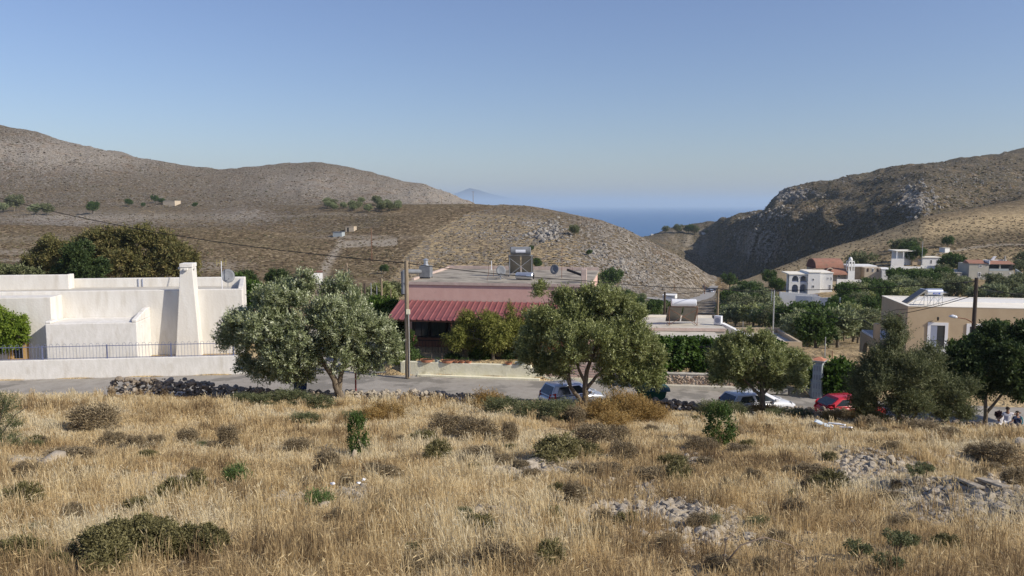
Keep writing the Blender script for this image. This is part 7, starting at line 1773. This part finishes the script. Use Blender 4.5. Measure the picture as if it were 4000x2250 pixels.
for i, (px, py) in enumerate([(1422, 1924), (1402, 1938), (1300, 1940)]):
    p = G(px, py, 5, 45); m_ = MB(); add_rock(m_, (0, 0, 0), (.13, .09, .05), SH2); o = m_.build('litter', M['trim']); o.location = p + Vector((0, 0, .28)); tag(o, ['white scrap of litter above the left pair in the grass', 'white scrap of litter lying lowest in the grass', 'white scrap left of the other litter'][i], 'litter', 'white litter scraps')
# grey-green thistles and the dry arched stalk, bottom right
for i, (px, py, hh) in enumerate([(3500, 2190, 100), (3540, 2160, 60), (3350, 2200, 70), (3570, 1900, 70), (3610, 1880, 60), (3470, 2245, 60)]):
    p = G(px, py, 5, 45); k = p.y * 1.05 / F; r = empty('thistle', p, 0, ['tall grey thistle at the bottom right', 'thistle right of the tall one, bottom right', 'thistle left of the tall one, bottom right', 'left thistle beside the rubble mound', 'right thistle beside the rubble mound', 'low thistle at the lowest right edge'][i], 'thistle', 'grey thistles at the right')
    s = MB(); heads = []
    for q in range(5):
        a = q * 1.3; e = Vector((math.cos(a) * .14, math.sin(a) * .1, hh * k * (.8 + .3 * ((q * 7) % 5) / 5))); s.tube([(0, 0, 0), e * .5 + Vector((0, 0, .08)), e], [.008, .006, .005], 5); heads.append((e.x, e.y, e.z, .045, .045, .045))
    s.build('stem', M['bark2'], r)
    for q, hd_ in enumerate(heads): crown('flower_head', [hd_], r, M['wispy'], 60, nleaf=4, shoot=.025, leaf=(.04, .012), seed=400 + i * 7 + q, up=0, rmin=.4, rag=.02)
p = G(2820, 2245, 4, 45); m_ = MB().tube([(0, 0, .1), (.25, 0, .42), (.6, .05, .52), (1.0, .1, .38), (1.25, .1, .12)], [.012, .011, .010, .008, .005], 6).tube([(0, 0, .1), (.05, 0, .5), (.16, 0, .62)], [.01, .008, .004], 5)
o = m_.build('dry_stalk', M['label_white'] if False else M['cloth_tan'], smooth=True); o.location = p; tag(o, 'pale dry stalk arching over the grass at the bottom right', 'stalk')

# ------------------------------------------------------------------ people on the road
def person(label, px, headpy, Y, H, pose, top_m, low_m, facing=0.0, extra=None):
    """skeleton grown with a skin modifier; H standing height"""
    hz = ZP(headpy, Y); x = XP(px, Y, hz); base = hz - H
    r = empty('person', (x, Y, base), facing, label, 'person', 'people walking on the road')
    k = H / 1.7
    J = {'pel': (0, 0, .92), 'sp': (0, 0, 1.12), 'ch': (0, .01, 1.32), 'nk': (0, .02, 1.46), 'hd': (0, 0, 1.55), 'ht': (0, 0, 1.66),
         'hl': (-.09, 0, .90), 'hr': (.09, 0, .90), 'kl': (-.10, -.06, .48), 'kr': (.11, .05, .48), 'fl': (-.10, .04, .08), 'fr': (.11, .14, .08), 'tl': (-.10, -.12, .04), 'tr': (.11, -.01, .04),
         'sl': (-.17, .0, 1.40), 'sr': (.17, 0, 1.40), 'el': (-.24, .03, 1.12), 'er': (.24, .03, 1.12), 'wl': (-.25, -.05, .88), 'wr': (.25, -.05, .88), 'al': (-.25, -.08, .80), 'ar': (.25, -.08, .80)}
    J.update(pose)
    J['ul'] = tuple((a * .35 + b * .65) for a, b in zip(J['sl'], J['el'])); J['ur'] = tuple((a * .35 + b * .65) for a, b in zip(J['sr'], J['er']))
    rad = {'pel': .13, 'sp': .12, 'ch': .135, 'nk': .052, 'hd': .085, 'ht': .075, 'hl': .085, 'hr': .085, 'kl': .055, 'kr': .055, 'fl': .038, 'fr': .038, 'tl': .035, 'tr': .035, 'sl': .055, 'sr': .055, 'el': .040, 'er': .040, 'ul': .046, 'ur': .046, 'wl': .028, 'wr': .028, 'al': .035, 'ar': .035}
    E = [('pel', 'sp'), ('sp', 'ch'), ('ch', 'nk'), ('nk', 'hd'), ('hd', 'ht'), ('pel', 'hl'), ('pel', 'hr'), ('hl', 'kl'), ('hr', 'kr'), ('kl', 'fl'), ('kr', 'fr'), ('fl', 'tl'), ('fr', 'tr'), ('ch', 'sl'), ('ch', 'sr'), ('sl', 'ul'), ('ul', 'el'), ('sr', 'ur'), ('ur', 'er'), ('el', 'wl'), ('er', 'wr'), ('wl', 'al'), ('wr', 'ar')]
    def skin(name, keys, edges, grow, m, parent, rootk):
        me = bpy.data.meshes.new(name); idx_ = {q: i for i, q in enumerate(keys)}
        me.from_pydata([tuple(c_ * k for c_ in J[q]) for q in keys], [(idx_[a], idx_[b]) for a, b in edges], []); me.materials.append(M[m])
        o = bpy.data.objects.new(name, me); COL.objects.link(o); o.parent = parent
        sm = o.modifiers.new('skin', 'SKIN'); sm.use_smooth_shade = True; sb = o.modifiers.new('sub', 'SUBSURF'); sb.levels = 1; sb.render_levels = 2
        if not me.skin_vertices: return o
        for i, q in enumerate(keys):
            rr = rad[q] * k * grow; me.skin_vertices[0].data[i].radius = (rr, rr * (.75 if q in ('ch', 'sp', 'pel') else 1)); me.skin_vertices[0].data[i].use_root = (q == rootk)
        return o
    b = skin('body', list(J), E, 1.0, 'skin', r, 'pel')
    skin('shirt', ['pel', 'sp', 'ch', 'sl', 'sr', 'ul', 'ur'], [('pel', 'sp'), ('sp', 'ch'), ('ch', 'sl'), ('ch', 'sr'), ('sl', 'ul'), ('sr', 'ur')], 1.42, top_m, r, 'sp')
    skin('trousers', ['pel', 'hl', 'hr', 'kl', 'kr'], [('pel', 'hl'), ('pel', 'hr'), ('hl', 'kl'), ('hr', 'kr')], 1.22, low_m, r, 'pel')
    hd = Vector(J['hd']) * k; ht = Vector(J['ht']) * k
    n = 10; import bmesh
    bm = bmesh.new(); bmesh.ops.create_icosphere(bm, subdivisions=3, radius=.115 * k)
    for vv in bm.verts: vv.co.z *= 1.1
    me = bpy.data.meshes.new('hair'); geom = [vv for vv in bm.verts if vv.co.z < -.03 * k or (vv.co.y < -.045 * k and vv.co.z < .05 * k)]
    bmesh.ops.delete(bm, geom=geom, context='VERTS'); bm.to_mesh(me); bm.free(); me.materials.append(M['hair']); o = bpy.data.objects.new('hair', me); COL.objects.link(o); o.parent = r; o.location = (hd + ht) / 2 + Vector((0, .01, .02)) * k
    if extra: extra(r, k, J)
    return r
# local -y looks at the viewer; they walk away to the left
person('person in a long white top stretching an arm towards the neighbour with a brown cloth', 3937, 1592, 40.2, 1.62, {'sl': (-.16, 0, 1.38), 'el': (-.38, -.02, 1.36), 'wl': (-.56, -.03, 1.44), 'al': (-.66, -.03, 1.46), 'sr': (.16, 0, 1.38), 'er': (.28, -.05, 1.14), 'wr': (.46, -.06, 1.06), 'ar': (.54, -.06, 1.04)}, 'cloth_white', 'cloth_white', R(160))
person('person in white clothes bending forward under a dark maroon hooded cloth, leftmost', 3912, 1606, 40.6, 1.50, {'nk': (-.06, .02, 1.40), 'hd': (-.12, 0, 1.46), 'ht': (-.18, 0, 1.54), 'el': (-.22, -.1, 1.14), 'wl': (-.26, -.25, 1.2), 'al': (-.26, -.3, 1.26)}, 'cloth_white', 'cloth_white', 0,
       lambda r, k, J: crown('headcloth', [(-.15 * k, 0, 1.50 * k, .12, .12, .13)], r, M['scarf'], 160, nleaf=5, shoot=.03, leaf=(.07, .06), seed=6, up=-.3, rmin=.85, rag=.03)) if M.setdefault('scarf', leaf_mat('maroon_scarf', [(0, (.05, .02, .03)), (1, (.09, .05, .06))], 0)) else None
person('person in a navy top with a turquoise strap, rightmost of the three', 3975, 1608, 39.6, 1.52, {'sl': (-.17, 0, 1.38), 'el': (-.30, -.05, 1.16), 'wl': (-.42, -.08, 1.08), 'al': (-.48, -.08, 1.06)}, 'cloth_dark', 'cloth_dark', 0,
       lambda r, k, J: MB().tube([(.12 * k, -.17, 1.44 * k), (.2 * k, -.14, 1.3 * k), (.24 * k, -.1, 1.1 * k), (.2 * k, -.1, .98 * k)], .03, 6).build('shoulder_strap', M['strap'], r))
